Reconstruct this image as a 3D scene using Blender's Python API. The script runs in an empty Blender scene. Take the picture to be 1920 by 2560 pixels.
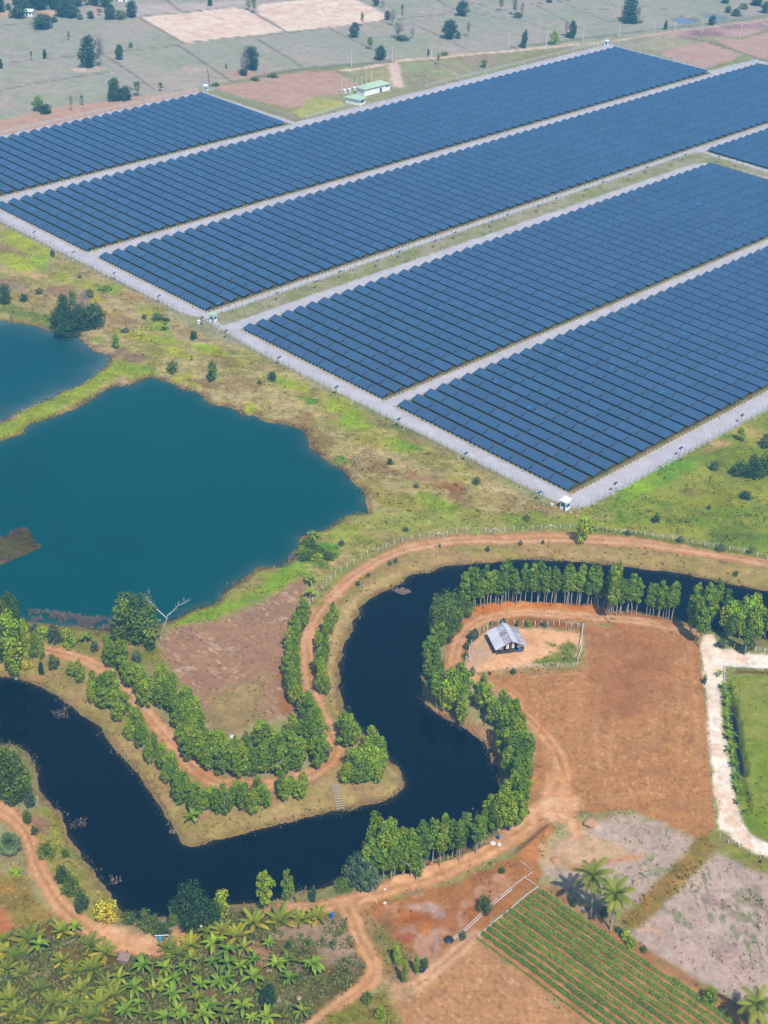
import bpy, math, random
import numpy as np
from mathutils import Matrix, Vector

random.seed(7)
RNG = np.random.default_rng(7)
S = bpy.context.scene
COL = S.collection

# ------------------------------------------------------------------ camera
PITCH, ROLL, YAW = math.radians(31.58), math.radians(1.6), math.radians(-45.3)
FPX, CAMH, CX, CY = 3665.0, 220.0, 960.0, 1280.0      # focal length in photo pixels, height in metres
_f = np.array([math.sin(YAW) * math.cos(PITCH), math.cos(YAW) * math.cos(PITCH), -math.sin(PITCH)])
_r = np.array([math.cos(YAW), -math.sin(YAW), 0.0])
_u = np.cross(_r, _f)
CR = math.cos(ROLL) * _r + math.sin(ROLL) * _u
CU = -math.sin(ROLL) * _r + math.cos(ROLL) * _u
CF = _f
cam_data = bpy.data.cameras.new("camera")
cam_data.sensor_fit = 'VERTICAL'
cam_data.sensor_height = 32.0
cam_data.lens = 32.0 * FPX / 2560.0
cam_data.clip_start = 1.0
cam_data.clip_end = 20000.0
cam = bpy.data.objects.new("camera", cam_data)
COL.objects.link(cam)
M = Matrix.Identity(4)
for i in range(3):
    M[i][0], M[i][1], M[i][2] = CR[i], CU[i], -CF[i]
M[2][3] = CAMH
cam.matrix_world = M
S.camera = cam

# ------------------------------------------------------------------ light
SUN_EL = math.radians(55.0)
SUN_AZ = np.array([0.905, -0.425])
SUN_AZ = SUN_AZ / np.linalg.norm(SUN_AZ)
SUN_DIR = Vector((SUN_AZ[0] * math.cos(SUN_EL), SUN_AZ[1] * math.cos(SUN_EL), math.sin(SUN_EL)))
sun_data = bpy.data.lights.new("sun", 'SUN')
sun_data.energy = 4.8
sun_data.angle = math.radians(0.6)
sun_data.color = (1.0, 0.95, 0.88)
sun = bpy.data.objects.new("sun", sun_data)
COL.objects.link(sun)
sun.rotation_euler = SUN_DIR.to_track_quat('Z', 'Y').to_euler()
W = bpy.data.worlds.new("World")
S.world = W
W.use_nodes = True
nt = W.node_tree
bg = nt.nodes["Background"]
sky = nt.nodes.new("ShaderNodeTexSky")
sky.sky_type = 'NISHITA'
sky.sun_disc = False
sky.sun_elevation = SUN_EL
sky.sun_rotation = math.atan2(SUN_AZ[0], SUN_AZ[1])
sky.altitude = 100
sky.air_density = 1.2
sky.dust_density = 1.0
nt.links.new(sky.outputs[0], bg.inputs[0])
bg.inputs[1].default_value = 0.11
S.view_settings.view_transform = 'Standard'
S.view_settings.look = 'None'
S.view_settings.gamma = 1.0
S.view_settings.exposure = 0.37
S.cycles.use_denoising = True
S.cycles.max_bounces = 6
S.cycles.diffuse_bounces = 2
S.cycles.glossy_bounces = 2
S.cycles.transmission_bounces = 2
S.cycles.transparent_max_bounces = 12
S.cycles.volume_bounces = 0
S.cycles.caustics_reflective = False
S.cycles.caustics_refractive = False

HAZE_D = 0.00029
HAZE_COL = (0.15, 0.56, 1.0)
HAZE_LIN = np.array([0.04, 0.20, 0.44])               # brightness of the air at infinity, used only to read far colours

# ------------------------------------------------------------------ helpers: pixels to ground
def g(px, py, z=0.0):
    d = CF * FPX + CR * (px - CX) - CU * (py - CY)
    t = (z - CAMH) / d[2]
    return np.array([t * d[0], t * d[1], z])

def proj(x, y, z):
    q = (np.asarray(x) * 1.0, np.asarray(y) * 1.0, np.asarray(z) - CAMH)
    k = q[0] * CF[0] + q[1] * CF[1] + q[2] * CF[2]
    a = q[0] * CR[0] + q[1] * CR[1] + q[2] * CR[2]
    b = q[0] * CU[0] + q[1] * CU[1] + q[2] * CU[2]
    return CX + FPX * a / k, CY - FPX * b / k, k

K64 = 640.0 / 1659.0
def T(c, r, s):
    return [(640 * c + float(a.split(',')[0]) * K64, 640 * r + float(a.split(',')[1]) * K64) for a in s.split()]
def Zm(x0, y0, w, s, iw=1659.0):
    k = w / iw
    return [(x0 + float(a.split(',')[0]) * k, y0 + float(a.split(',')[1]) * k) for a in s.split()]
def G(pts, z=0.0):
    return [tuple(g(p[0], p[1], z)[:2]) for p in pts]

def height_of(bx, by, ty):
    """height in metres of something standing at pixel (bx, by) whose top is on picture row ty"""
    b = g(bx, by)
    lo, hi = 0.0, 60.0
    for _ in range(30):
        m = (lo + hi) / 2
        if proj(b[0], b[1], m)[1] > ty: lo = m
        else: hi = m
    return lo
def width_of(bx, by, w):
    b = g(bx, by)
    return w * proj(b[0], b[1], 0)[2] / FPX

# ------------------------------------------------------------------ noise
def _hash(ix, iy, seed):
    h = (ix.astype(np.int64) * 374761393 + iy.astype(np.int64) * 668265263 + seed * 974711) & 0xffffffff
    h = ((h ^ (h >> 13)) * 1274126177) & 0xffffffff
    return ((h ^ (h >> 16)) & 0xffff) / 65535.0
def vnoise(x, y, seed=0):
    ix, iy = np.floor(x), np.floor(y)
    fx, fy = x - ix, y - iy
    fx = fx * fx * (3 - 2 * fx); fy = fy * fy * (3 - 2 * fy)
    a = _hash(ix, iy, seed); b = _hash(ix + 1, iy, seed)
    c = _hash(ix, iy + 1, seed); d = _hash(ix + 1, iy + 1, seed)
    return (a * (1 - fx) + b * fx) * (1 - fy) + (c * (1 - fx) + d * fx) * fy
def fbm(x, y, scale, seed=0, octaves=4):
    s, a, t = 0.0, 1.0, 0.0
    for o in range(octaves):
        k = 2.0 ** o / scale
        s = s + a * vnoise(x * k + 17.3 * o, y * k - 9.1 * o, seed + o * 13)
        t += a; a *= 0.55
    return s / t
def sstep(a, b, x):
    t = np.clip((x - a) / (b - a), 0, 1)
    return t * t * (3 - 2 * t)
def contrast(n, k):
    return np.clip((n - 0.5) * k + 0.5, 0, 1)

# ------------------------------------------------------------------ signed distances (positive inside)
def sd_poly(x, y, P):
    P = np.asarray(P, float)
    dm = np.full(x.shape, 1e18)
    ins = np.zeros(x.shape, bool)
    n = len(P)
    for i in range(n):
        ax, ay = P[i]; bx, by = P[(i + 1) % n]
        ex, ey = bx - ax, by - ay
        L = ex * ex + ey * ey
        if L < 1e-12: continue
        wx, wy = x - ax, y - ay
        t = np.clip((wx * ex + wy * ey) / L, 0, 1)
        qx, qy = wx - ex * t, wy - ey * t
        dm = np.minimum(dm, qx * qx + qy * qy)
        if ay != by:
            cr = ((ay > y) != (by > y)) & (x < ex * (y - ay) / (by - ay) + ax)
            ins ^= cr
    d = np.sqrt(dm)
    return np.where(ins, d, -d)
def sd_path(x, y, P, w):
    P = np.asarray(P, float)
    w = np.broadcast_to(np.asarray(w, float), (len(P),))
    best = np.full(x.shape, -1e9)
    for i in range(len(P) - 1):
        ax, ay = P[i]; ex, ey = P[i + 1][0] - ax, P[i + 1][1] - ay
        L = ex * ex + ey * ey + 1e-9
        t = np.clip(((x - ax) * ex + (y - ay) * ey) / L, 0, 1)
        d = np.hypot(x - ax - ex * t, y - ay - ey * t)
        best = np.maximum(best, (w[i] * (1 - t) + w[i + 1] * t) / 2 - d)
    return best
def smooth_line(P, k=3):
    """Catmull-Rom through the points"""
    P = np.asarray(P, float)
    out = []
    for i in range(len(P) - 1):
        p0 = P[max(i - 1, 0)]; p1 = P[i]; p2 = P[i + 1]; p3 = P[min(i + 2, len(P) - 1)]
        for j in range(k):
            t = j / k
            out.append(0.5 * (2 * p1 + (p2 - p0) * t + (2 * p0 - 5 * p1 + 4 * p2 - p3) * t * t + (3 * p1 - p0 - 3 * p2 + p3) * t ** 3))
    out.append(P[-1])
    return np.array(out)
def smooth_loop(P, k=3):
    P = np.asarray(P, float)
    n = len(P); out = []
    for i in range(n):
        p0, p1, p2, p3 = P[i - 1], P[i], P[(i + 1) % n], P[(i + 2) % n]
        for j in range(k):
            t = j / k
            out.append(0.5 * (2 * p1 + (p2 - p0) * t + (2 * p0 - 5 * p1 + 4 * p2 - p3) * t * t + (3 * p1 - p0 - 3 * p2 + p3) * t ** 3))
    return np.array(out)

# ------------------------------------------------------------------ objects, labels, meshes
def tag(o, label=None, cat=None, group=None, kind=None):
    if label: o["label"] = label
    if cat: o["category"] = cat
    if group: o["group"] = group
    if kind: o["kind"] = kind
    return o
def obj(name, mesh, parent=None, loc=None, rotz=0.0, scale=None):
    o = bpy.data.objects.new(name, mesh)
    COL.objects.link(o)
    if loc is not None: o.location = loc
    if rotz: o.rotation_euler = (0, 0, rotz)
    if scale is not None: o.scale = (scale,) * 3 if isinstance(scale, (int, float)) else scale
    if parent is not None: o.parent = parent
    return o
def thing(name, label, cat, loc=(0, 0, 0), rotz=0.0, group=None, scale=None):
    return tag(obj(name, None, None, loc, rotz, scale), label, cat, group)

class MB:
    """collects simple shapes into one mesh"""
    def __init__(self): self.v = []; self.f = []; self.m = []; self.mi = 0
    def add(self, vs, fs):
        b = len(self.v); self.v += [tuple(p) for p in vs]
        self.f += [tuple(i + b for i in q) for q in fs]; self.m += [self.mi] * len(fs)
    def box(self, x0, y0, z0, x1, y1, z1):
        self.add([(x0, y0, z0), (x1, y0, z0), (x1, y1, z0), (x0, y1, z0), (x0, y0, z1), (x1, y0, z1), (x1, y1, z1), (x0, y1, z1)],
                 [(3, 2, 1, 0), (4, 5, 6, 7), (0, 1, 5, 4), (1, 2, 6, 5), (2, 3, 7, 6), (3, 0, 4, 7)])
    def tube(self, pts, rad, n=6, cap=True):
        pts = [Vector(p) for p in pts]
        rad = [rad] * len(pts) if isinstance(rad, (int, float)) else rad
        rings = []
        for i, p in enumerate(pts):
            d = (pts[min(i + 1, len(pts) - 1)] - pts[max(i - 1, 0)]).normalized()
            a = Vector((1, 0, 0)) if abs(d.x) < 0.8 else Vector((0, 1, 0))
            s = d.cross(a).normalized(); t = d.cross(s)
            rings.append([p + (s * math.cos(2 * math.pi * k / n) + t * math.sin(2 * math.pi * k / n)) * rad[i] for k in range(n)])
        vs = [q for r in rings for q in r]
        fs = [(i * n + k, i * n + (k + 1) % n, (i + 1) * n + (k + 1) % n, (i + 1) * n + k) for i in range(len(pts) - 1) for k in range(n)]
        if cap: fs += [tuple(range(n))[::-1], tuple((len(pts) - 1) * n + k for k in range(n))]
        self.add(vs, fs)
    def lathe(self, prof, n=14, c=(0, 0, 0)):
        vs = []; fs = []
        for r, z in prof:
            vs += [(c[0] + r * math.cos(2 * math.pi * k / n), c[1] + r * math.sin(2 * math.pi * k / n), c[2] + z) for k in range(n)]
        for i in range(len(prof) - 1):
            fs += [(i * n + k, i * n + (k + 1) % n, (i + 1) * n + (k + 1) % n, (i + 1) * n + k) for k in range(n)]
        fs += [tuple(range(n))[::-1], tuple((len(prof) - 1) * n + k for k in range(n))]
        self.add(vs, fs)
    def mesh(self, name, *mats, smooth=False):
        me = bpy.data.meshes.new(name)
        me.from_pydata(self.v, [], self.f)
        for m in mats: me.materials.append(m)
        if len(mats) > 1: me.polygons.foreach_set('material_index', self.m)
        if smooth: me.polygons.foreach_set('use_smooth', [True] * len(me.polygons))
        me.update()
        return me

def quads_mesh(name, V, Q, mat, col=None, smooth=False):
    """V (n,3), Q (m,k) integer faces, optional colour per vertex"""
    me = bpy.data.meshes.new(name)
    V = np.asarray(V, np.float32); Q = np.asarray(Q, np.int32)
    m, k = Q.shape
    me.vertices.add(len(V)); me.vertices.foreach_set('co', V.ravel())
    me.loops.add(m * k); me.loops.foreach_set('vertex_index', Q.ravel())
    me.polygons.add(m); me.polygons.foreach_set('loop_start', np.arange(0, m * k, k, dtype=np.int32))
    if smooth: me.polygons.foreach_set('use_smooth', np.ones(m, bool))
    if col is not None:
        at = me.attributes.new('Col', 'FLOAT_COLOR', 'POINT')
        c4 = np.ones((len(V), 4), np.float32); c4[:, :3] = col
        at.data.foreach_set('color', c4.ravel())
    me.materials.append(mat)
    me.update(calc_edges=True)
    return me

# ------------------------------------------------------------------ colours and materials
ALB = 0.62                                             # photo brightness to surface albedo
def lin(c):
    c = np.asarray(c, float) / 255.0
    return np.where(c <= 0.04045, c / 12.92, ((c + 0.055) / 1.055) ** 2.4)
def alb(c, dist=430.0):
    """albedo of a ground colour read off the photograph, the air in front of it taken away"""
    t = math.exp(-HAZE_D * dist)
    return np.clip((lin(c) - HAZE_LIN * (1 - t)) / t, 0.008, 1.0) * ALB

def new_mat(name):
    m = bpy.data.materials.new(name); m.use_nodes = True
    return m, m.node_tree.nodes, m.node_tree.links, m.node_tree.nodes["Principled BSDF"]
def noise_node(N, L, scale, detail=4, vec=None, rough=0.6):
    n = N.new("ShaderNodeTexNoise"); n.inputs["Scale"].default_value = scale
    n.inputs["Detail"].default_value = detail; n.inputs["Roughness"].default_value = rough
    if vec is not None: L.new(vec, n.inputs["Vector"])
    return n
def math_node(N, L, op, a, b):
    n = N.new("ShaderNodeMath"); n.operation = op
    for i, v in enumerate((a, b)):
        if isinstance(v, (int, float)): n.inputs[i].default_value = v
        else: L.new(v, n.inputs[i])
    return n.outputs[0]
def mapr(N, L, v, a, b, c, d):
    n = N.new("ShaderNodeMapRange")
    L.new(v, n.inputs[0])
    for i, q in enumerate((a, b, c, d)): n.inputs[i + 1].default_value = q
    return n.outputs[0]
def scale_col(N, L, col, fac):
    n = N.new("ShaderNodeVectorMath"); n.operation = 'SCALE'
    if hasattr(col, 'is_output') or hasattr(col, 'links'): L.new(col, n.inputs[0])
    else: n.inputs[0].default_value = col[:3]
    L.new(fac, n.inputs["Scale"]) if not isinstance(fac, (int, float)) else setattr(n.inputs["Scale"], 'default_value', fac)
    return n.outputs[0]

def plain(name, c, rough=0.7, metal=0.0, var=0.15, scale=3.0, spec=0.3):
    """one colour with a little procedural unevenness"""
    m, N, L, B = new_mat(name)
    tc = N.new("ShaderNodeTexCoord")
    n = noise_node(N, L, scale, 4, tc.outputs["Object"])
    f = mapr(N, L, n.outputs["Fac"], 0.3, 0.7, 1 - var, 1 + var)
    L.new(scale_col(N, L, tuple(c), f), B.inputs["Base Color"])
    B.inputs["Roughness"].default_value = rough
    B.inputs["Metallic"].default_value = metal
    B.inputs["Specular IOR Level"].default_value = spec
    return m

def mat_ground(name="earth_and_grass", k=1.0):
    m, N, L, B = new_mat(name)
    at = N.new("ShaderNodeAttribute"); at.attribute_name = 'Col'
    geo = N.new("ShaderNodeNewGeometry")
    n1 = noise_node(N, L, 0.9, 6, geo.outputs["Position"], 0.7)
    n2 = noise_node(N, L, 0.16, 5, geo.outputs["Position"], 0.65)
    f1 = mapr(N, L, n1.outputs["Fac"], 0.3, 0.7, 1 - 0.2 * k, 1 + 0.2 * k)
    f2 = mapr(N, L, n2.outputs["Fac"], 0.3, 0.7, 1 - 0.14 * k, 1 + 0.14 * k)
    f = math_node(N, L, 'MULTIPLY', f1, f2)
    L.new(scale_col(N, L, at.outputs["Color"], f), B.inputs["Base Color"])
    B.inputs["Roughness"].default_value = 0.95
    B.inputs["Specular IOR Level"].default_value = 0.12
    bp = N.new("ShaderNodeBump"); bp.inputs["Strength"].default_value = 0.55 * k; bp.inputs["Distance"].default_value = 0.35
    L.new(n1.outputs["Fac"], bp.inputs["Height"]); L.new(bp.outputs["Normal"], B.inputs["Normal"])
    return m
def mat_leaf(name, c, trans=0.14, var=0.35):
    """leaf colour x colour stored in the mesh x a small difference between individuals"""
    m, N, L, B = new_mat(name)
    at = N.new("ShaderNodeAttribute"); at.attribute_name = 'Col'
    oi = N.new("ShaderNodeObjectInfo")
    hs = N.new("ShaderNodeHueSaturation"); hs.inputs["Color"].default_value = (*c, 1)
    L.new(mapr(N, L, oi.outputs["Random"], 0, 1, 0.485, 0.515), hs.inputs["Hue"])
    L.new(mapr(N, L, oi.outputs["Random"], 0, 1, 1 + var, 1 - var * 0.7), hs.inputs["Value"])
    mx = N.new("ShaderNodeMix"); mx.data_type = 'RGBA'; mx.blend_type = 'MULTIPLY'; mx.inputs["Factor"].default_value = 1.0
    L.new(hs.outputs["Color"], mx.inputs["A"]); L.new(at.outputs["Color"], mx.inputs["B"])
    L.new(mx.outputs["Result"], B.inputs["Base Color"])
    B.inputs["Roughness"].default_value = 0.55; B.inputs["Specular IOR Level"].default_value = 0.25
    tr = N.new("ShaderNodeBsdfTranslucent"); L.new(mx.outputs["Result"], tr.inputs["Color"])
    ms = N.new("ShaderNodeMixShader"); ms.inputs[0].default_value = trans
    L.new(B.outputs[0], ms.inputs[1]); L.new(tr.outputs[0], ms.inputs[2])
    L.new(ms.outputs[0], N["Material Output"].inputs["Surface"])
    return m
def mat_water(name, c, rough, ior=1.33, scale=0.6, bump=0.02, var=None, spec=0.3):
    m, N, L, B = new_mat(name)
    geo = N.new("ShaderNodeNewGeometry")
    n0 = noise_node(N, L, 0.018, 3, geo.outputs["Position"])
    if var is True:
        at = N.new("ShaderNodeAttribute"); at.attribute_name = 'Col'
        L.new(scale_col(N, L, at.outputs["Color"], mapr(N, L, n0.outputs["Fac"], 0.3, 0.7, 0.88, 1.12)), B.inputs["Base Color"])
    elif var:
        mx = N.new("ShaderNodeMix"); mx.data_type = 'RGBA'
        L.new(mapr(N, L, n0.outputs["Fac"], 0.3, 0.7, 0, 1), mx.inputs["Factor"])
        mx.inputs["A"].default_value = (*c, 1); mx.inputs["B"].default_value = (*var, 1)
        L.new(mx.outputs["Result"], B.inputs["Base Color"])
    else:
        B.inputs["Base Color"].default_value = (*c, 1)
    B.inputs["Roughness"].default_value = rough
    B.inputs["IOR"].default_value = ior
    B.inputs["Specular IOR Level"].default_value = spec
    n = noise_node(N, L, scale, 3, geo.outputs["Position"])
    bp = N.new("ShaderNodeBump"); bp.inputs["Strength"].default_value = bump; bp.inputs["Distance"].default_value = 0.3
    L.new(n.outputs["Fac"], bp.inputs["Height"]); L.new(bp.outputs["Normal"], B.inputs["Normal"])
    return m

MG = mat_ground(); MROAD = mat_ground("compacted_gravel", 0.3)
ML = dict(
    euc=mat_leaf("eucalyptus_leaves", (0.150, 0.222, 0.006)),
    tall=mat_leaf("tall_eucalyptus_leaves", (0.118, 0.186, 0.008)),
    dark=mat_leaf("dark_leaves", (0.036, 0.074, 0.016), 0.15, 0.25),
    dkb=mat_leaf("dark_shrub_leaves", (0.050, 0.090, 0.018), 0.15, 0.3),
    mid=mat_leaf("green_leaves", (0.085, 0.130, 0.012)),
    lime=mat_leaf("lime_leaves", (0.22, 0.30, 0.010)),
    blue=mat_leaf("bluish_leaves", (0.075, 0.115, 0.05), 0.15),
    dry=mat_leaf("dry_twigs", (0.19, 0.15, 0.13), 0.05),
    yellow=mat_leaf("yellow_leaves", (0.36, 0.31, 0.02)),
    banana=mat_leaf("banana_leaves", (0.165, 0.255, 0.012), 0.25, 0.3),
    coco=mat_leaf("coconut_leaves", (0.185, 0.215, 0.012), 0.2, 0.3),
    fan=mat_leaf("fan_palm_leaves", (0.14, 0.19, 0.06), 0.15),
    crop=mat_leaf("crop_leaves", (0.125, 0.185, 0.018), 0.2, 0.2),
    grass=mat_leaf("grass_blades", (1.0, 1.0, 1.0), 0.2, 0.0),
)
MBARK = plain("pale_bark", (0.34, 0.29, 0.23), 0.85)
MDARKBARK = plain("brown_bark", (0.12, 0.09, 0.065), 0.9)
MDEAD = plain("bleached_dead_wood", (0.50, 0.48, 0.47), 0.85)
MGREYWOOD = plain("grey_twigs", (0.25, 0.21, 0.20), 0.9)
MWHITE = plain("white_painted_concrete", (0.60, 0.58, 0.55), 0.8, var=0.08)
MKERB = plain("pinkish_kerb_concrete", (0.52, 0.43, 0.36), 0.9)
MSTEEL = plain("galvanised_steel", (0.42, 0.43, 0.45), 0.45, 0.6)
MPVC = plain("white_plastic_pipe", (0.52, 0.60, 0.68), 0.4, var=0.05)
# ------------------------------------------------------------------ water outlines
ZW = -1.0
POND = T(0, 1, "-420,1310 0,1200 140,1150 190,1095 330,1050 440,1010 560,950 690,870 740,845 830,840 900,815 970,790 1040,800 1130,840 1200,870 1280,890 1330,930 1390,970 1450,975 1520,1000 1600,1040") + \
    T(1, 1, "0,1040 60,1070 150,1085 240,1110 310,1130 330,1190 350,1250 410,1290 460,1330 500,1360 570,1390 600,1440 650,1490 690,1520 705,1560 710,1610 725,1659") + \
    T(1, 2, "720,10 690,5 600,25 540,60 460,110 380,130 330,150 290,180 270,240 230,300 180,340 100,355 20,360") + \
    T(0, 2, "1610,400 1520,470 1440,540 1410,590 1340,610 1240,640 1150,690 1060,725 960,760 780,770 640,765 520,745 400,735 200,715 100,700 0,690 -420,640")
POND2 = T(0, 1, "-420,420 0,420 60,430 150,440 230,455 300,480 380,490 480,515 540,555 590,600 620,625 710,640 715,670 690,710 650,745 590,790 530,830 480,855 400,880 330,920 260,955 190,985 110,1020 40,1060 0,1080 -420,1190")
CANAL = T(2, 2, "2100,600 1800,545 1659,515 1500,490 1380,465 1230,430 1080,400 950,385 800,365 650,345 500,330 300,318 100,315") + \
    T(1, 2, "1640,320 1500,335 1300,350 1200,365 1170,380 1080,400 1000,420 930,470 850,510 780,540 700,600 680,640 650,700 620,770 580,850 560,930 545,1010 545,1110 555,1200 580,1290 620,1350 700,1440 770,1500 830,1570 900,1640") + \
    T(1, 3, "950,50 970,90 965,130 930,170 860,210 700,250 570,280 400,305 240,345 100,380 0,405") + \
    T(0, 3, "1560,430 1400,475 1300,500 1240,510 1190,490 1150,440 1100,360 1040,260 960,140 880,30") + \
    T(0, 2, "840,1640 760,1560 680,1460 600,1370 520,1310 440,1250 350,1180 250,1130 130,1090 0,1070 -450,1040 -450,1480 0,1500 150,1540 230,1659") + \
    T(0, 3, "245,100 290,190 370,270 400,340 440,420 500,520 560,610 620,700 700,800 770,900 810,945 870,965 1000,975 1100,960 1300,930 1500,890 1640,880") + \
    T(1, 3, "30,860 150,845 280,800 400,790 480,750 600,715 700,690 900,640 1100,590 1300,530 1430,460 1530,390 1575,300 1590,200 1572,60 1545,0") + \
    T(1, 2, "1530,1620 1500,1540 1450,1480 1380,1420 1300,1380 1220,1340 1160,1300 1110,1260 1080,1210 1070,1150 1060,1090 1070,1020 1090,960 1120,880 1160,800 1210,740 1270,680 1340,635 1420,605 1520,590 1620,590") + \
    T(2, 2, "100,588 200,585 300,595 560,600 650,630 800,632 880,655 1000,680 1100,700 1160,725 1220,740 1300,755 1400,785 1550,815 1659,830 2100,900")
DITCH = Zm(1640, 1620, 280, "1035,820 1075,830 1090,920 1120,1010 1140,1150 1155,1290 1170,1420 1200,1560 1225,1690 1215,1770 1180,1770 1145,1690 1130,1560 1105,1430 1080,1260 1050,1080 1030,980", 1548.0)
TANK1 = T(2, 0, "1050,122 1090,117 1130,122 1170,132 1185,142 1150,152 1110,154 1080,148 1060,135")
TANK2 = T(2, 0, "1255,102 1300,103 1340,110 1370,122 1340,134 1300,130 1270,116")
WATERS = dict(pond=smooth_loop(G(POND, ZW)), pond2=smooth_loop(G(POND2, ZW)), canal=smooth_loop(G(CANAL, ZW)),
              ditch=smooth_loop(G(DITCH, ZW)), tank1=smooth_loop(G(TANK1, ZW)), tank2=smooth_loop(G(TANK2, ZW)))
BANKW = dict(pond=3.0, pond2=3.0, canal=5.0, ditch=1.2, tank1=3.0, tank2=3.0)
BOUNDS = {k: (p[:, 0].min(), p[:, 0].max(), p[:, 1].min(), p[:, 1].max()) for k, p in WATERS.items()}

# farm block rectangles (x0, x1, y0, y1): the rows run along x, the roads along y
BLOCKS = dict(nearest=(-298.2, -225.7, 300.0, 588.0), second=(-377.3, -305.3, 300.0, 584.0), third=(-466.6, -398.4, 300.0, 758.0),
              fourth=(-543.2, -475.2, 300.0, 718.0), farthest=(-621.0, -553.0, 300.0, 469.0), corner=(-390.8, -318.5, 600.8, 770.0))
FARM = [(-560, 292.3), (-626.5, 292.3), (-626.5, 475.5), (-553.5, 477.5), (-553.5, 727.0), (-478, 727), (-476, 768), (-150, 768), (-150, 500), (-217.0, 455), (-217.0, 299.3), (-218.2, 296), (-221.5, 293.9), (-225.0, 293.2), (-360, 292.8), (-381, 294.4), (-396, 294.4), (-403, 292.8)]

def in_farm(x, y): return sd_poly(x, y, FARM)

def terrain_z(x, y):
    x = np.asarray(x, float); y = np.asarray(y, float)
    z = (fbm(x, y, 9.0, 3, 3) - 0.5) * 0.5 + (fbm(x, y, 2.2, 5, 2) - 0.5) * 0.25
    flat = sstep(-4, 2, in_farm(x, y))
    z = z * (1 - flat)
    wob = (fbm(x, y, 3.0, 8, 3) - 0.5) * 2.2
    for k, P in WATERS.items():
        b = BOUNDS[k]; bw = BANKW[k]
        i = (x > b[0] - 8) & (x < b[1] + 8) & (y > b[2] - 8) & (y < b[3] + 8)
        if not i.any(): continue
        d = -sd_poly(x[i], y[i], P) + wob[i] * (0.25 if k == 'ditch' else 0.8)
        up = sstep(0, bw, d)
        lip = np.where(d > 0, ZW * (1 - up) + z[i] * up, ZW + np.maximum(d * 0.5, -1.6))
        z[i] = np.minimum(z[i], lip) if k != 'canal' else np.where(d < bw, lip, z[i])
    for P, h, w in RIDGES:
        i = (x > P[:, 0].min() - w) & (x < P[:, 0].max() + w) & (y > P[:, 1].min() - w) & (y < P[:, 1].max() + w)
        if i.any():
            d = sd_path(x[i], y[i], P, 0.0)
            z[i] += h * np.exp(-(d / w) ** 2 * 3) * (0.5 + fbm(x[i], y[i], 2.5, 31, 3))
    return z
RIDGES = [(np.array(G(T(1, 2, "1400,625 1500,605 1640,600") + T(2, 2, "150,602 300,612 560,618"))), 1.3, 2.5),
          (np.array(G(T(2, 3, "215,365 240,400 200,450 140,510 60,560"))), 1.5, 2.5),
          (np.array(G(T(2, 3, "480,330 520,350"))), 1.0, 2.5),
          (np.array(G(T(1, 3, "900,725 1100,665 1300,590 1500,515"))), 0.9, 2.0)]
def tz(x, y): return float(terrain_z(np.array([x]), np.array([y]))[0])

# ------------------------------------------------------------------ zones of the ground: colour, outline, object
ZONES = []
def mixn(a, b, scale, k=2.0, seed=0, dist=430.0, c=None, s2=None, bias=0.0):
    """colour that wanders between a and b (and a bit of c)"""
    A, B = alb(a, dist), alb(b, dist)
    C = alb(c, dist) if c is not None else None
    def fn(x, y):
        n = contrast(fbm(x, y, scale, seed) + bias, k)[:, None]
        o = A * (1 - n) + B * n
        if C is not None:
            m = sstep(0.52, 0.64, fbm(x, y, s2 or scale * 0.4, seed + 50))[:, None] * 0.55
            o = o * (1 - m) + C * m
        return o
    return fn
def rows(a, b, direction, pitch, seed=0, dist=430.0, amount=0.6, c=None, fleck=None):
    """tilled ground: faint broken lines along a direction"""
    A, B = alb(a, dist), alb(b, dist)
    d = np.array(direction, float); d /= np.linalg.norm(d)
    def fn(x, y):
        u = x * d[0] + y * d[1]; v = -x * d[1] + y * d[0]
        n = fbm(u / 22.0, v / pitch, 1.0, seed, 3) * amount + fbm(x, y, 14.0, seed + 3) * (1 - amount)
        n = contrast(n, 1.1)[:, None]
        o = A * (1 - n) + B * n
        if fleck is not None:
            m = sstep(0.66, 0.80, vnoise(u / 1.1, v / 0.5, seed + 21) * 0.6 + vnoise(u / 0.6, v / 0.6, seed + 22) * 0.4)[:, None] * 0.7
            o = o * (1 - m) + alb(fleck, dist) * m
            m = sstep(0.70, 0.84, vnoise(u / 0.7, v / 0.7, seed + 23))[:, None] * 0.22
            o = o * (1 - m)
        if c is not None:
            m = sstep(0.60, 0.70, fbm(u / 1.6, v / 0.7, 1.0, seed + 9, 3) * 0.6 + fbm(x, y, 20.0, seed + 4) * 0.5 - 0.02)[:, None] * 0.75
            o = o * (1 - m) + alb(c, dist) * m
        return o
    return fn
def zone(P, fn, soft=0.8, amp=0.8, name=None, grass=None, strength=1.0, nscale=3.0, path=None):
    ZONES.append(dict(P=np.asarray(P, float), fn=fn, soft=soft, amp=amp, name=name, grass=grass, s=strength, ns=nscale, path=path))
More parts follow.
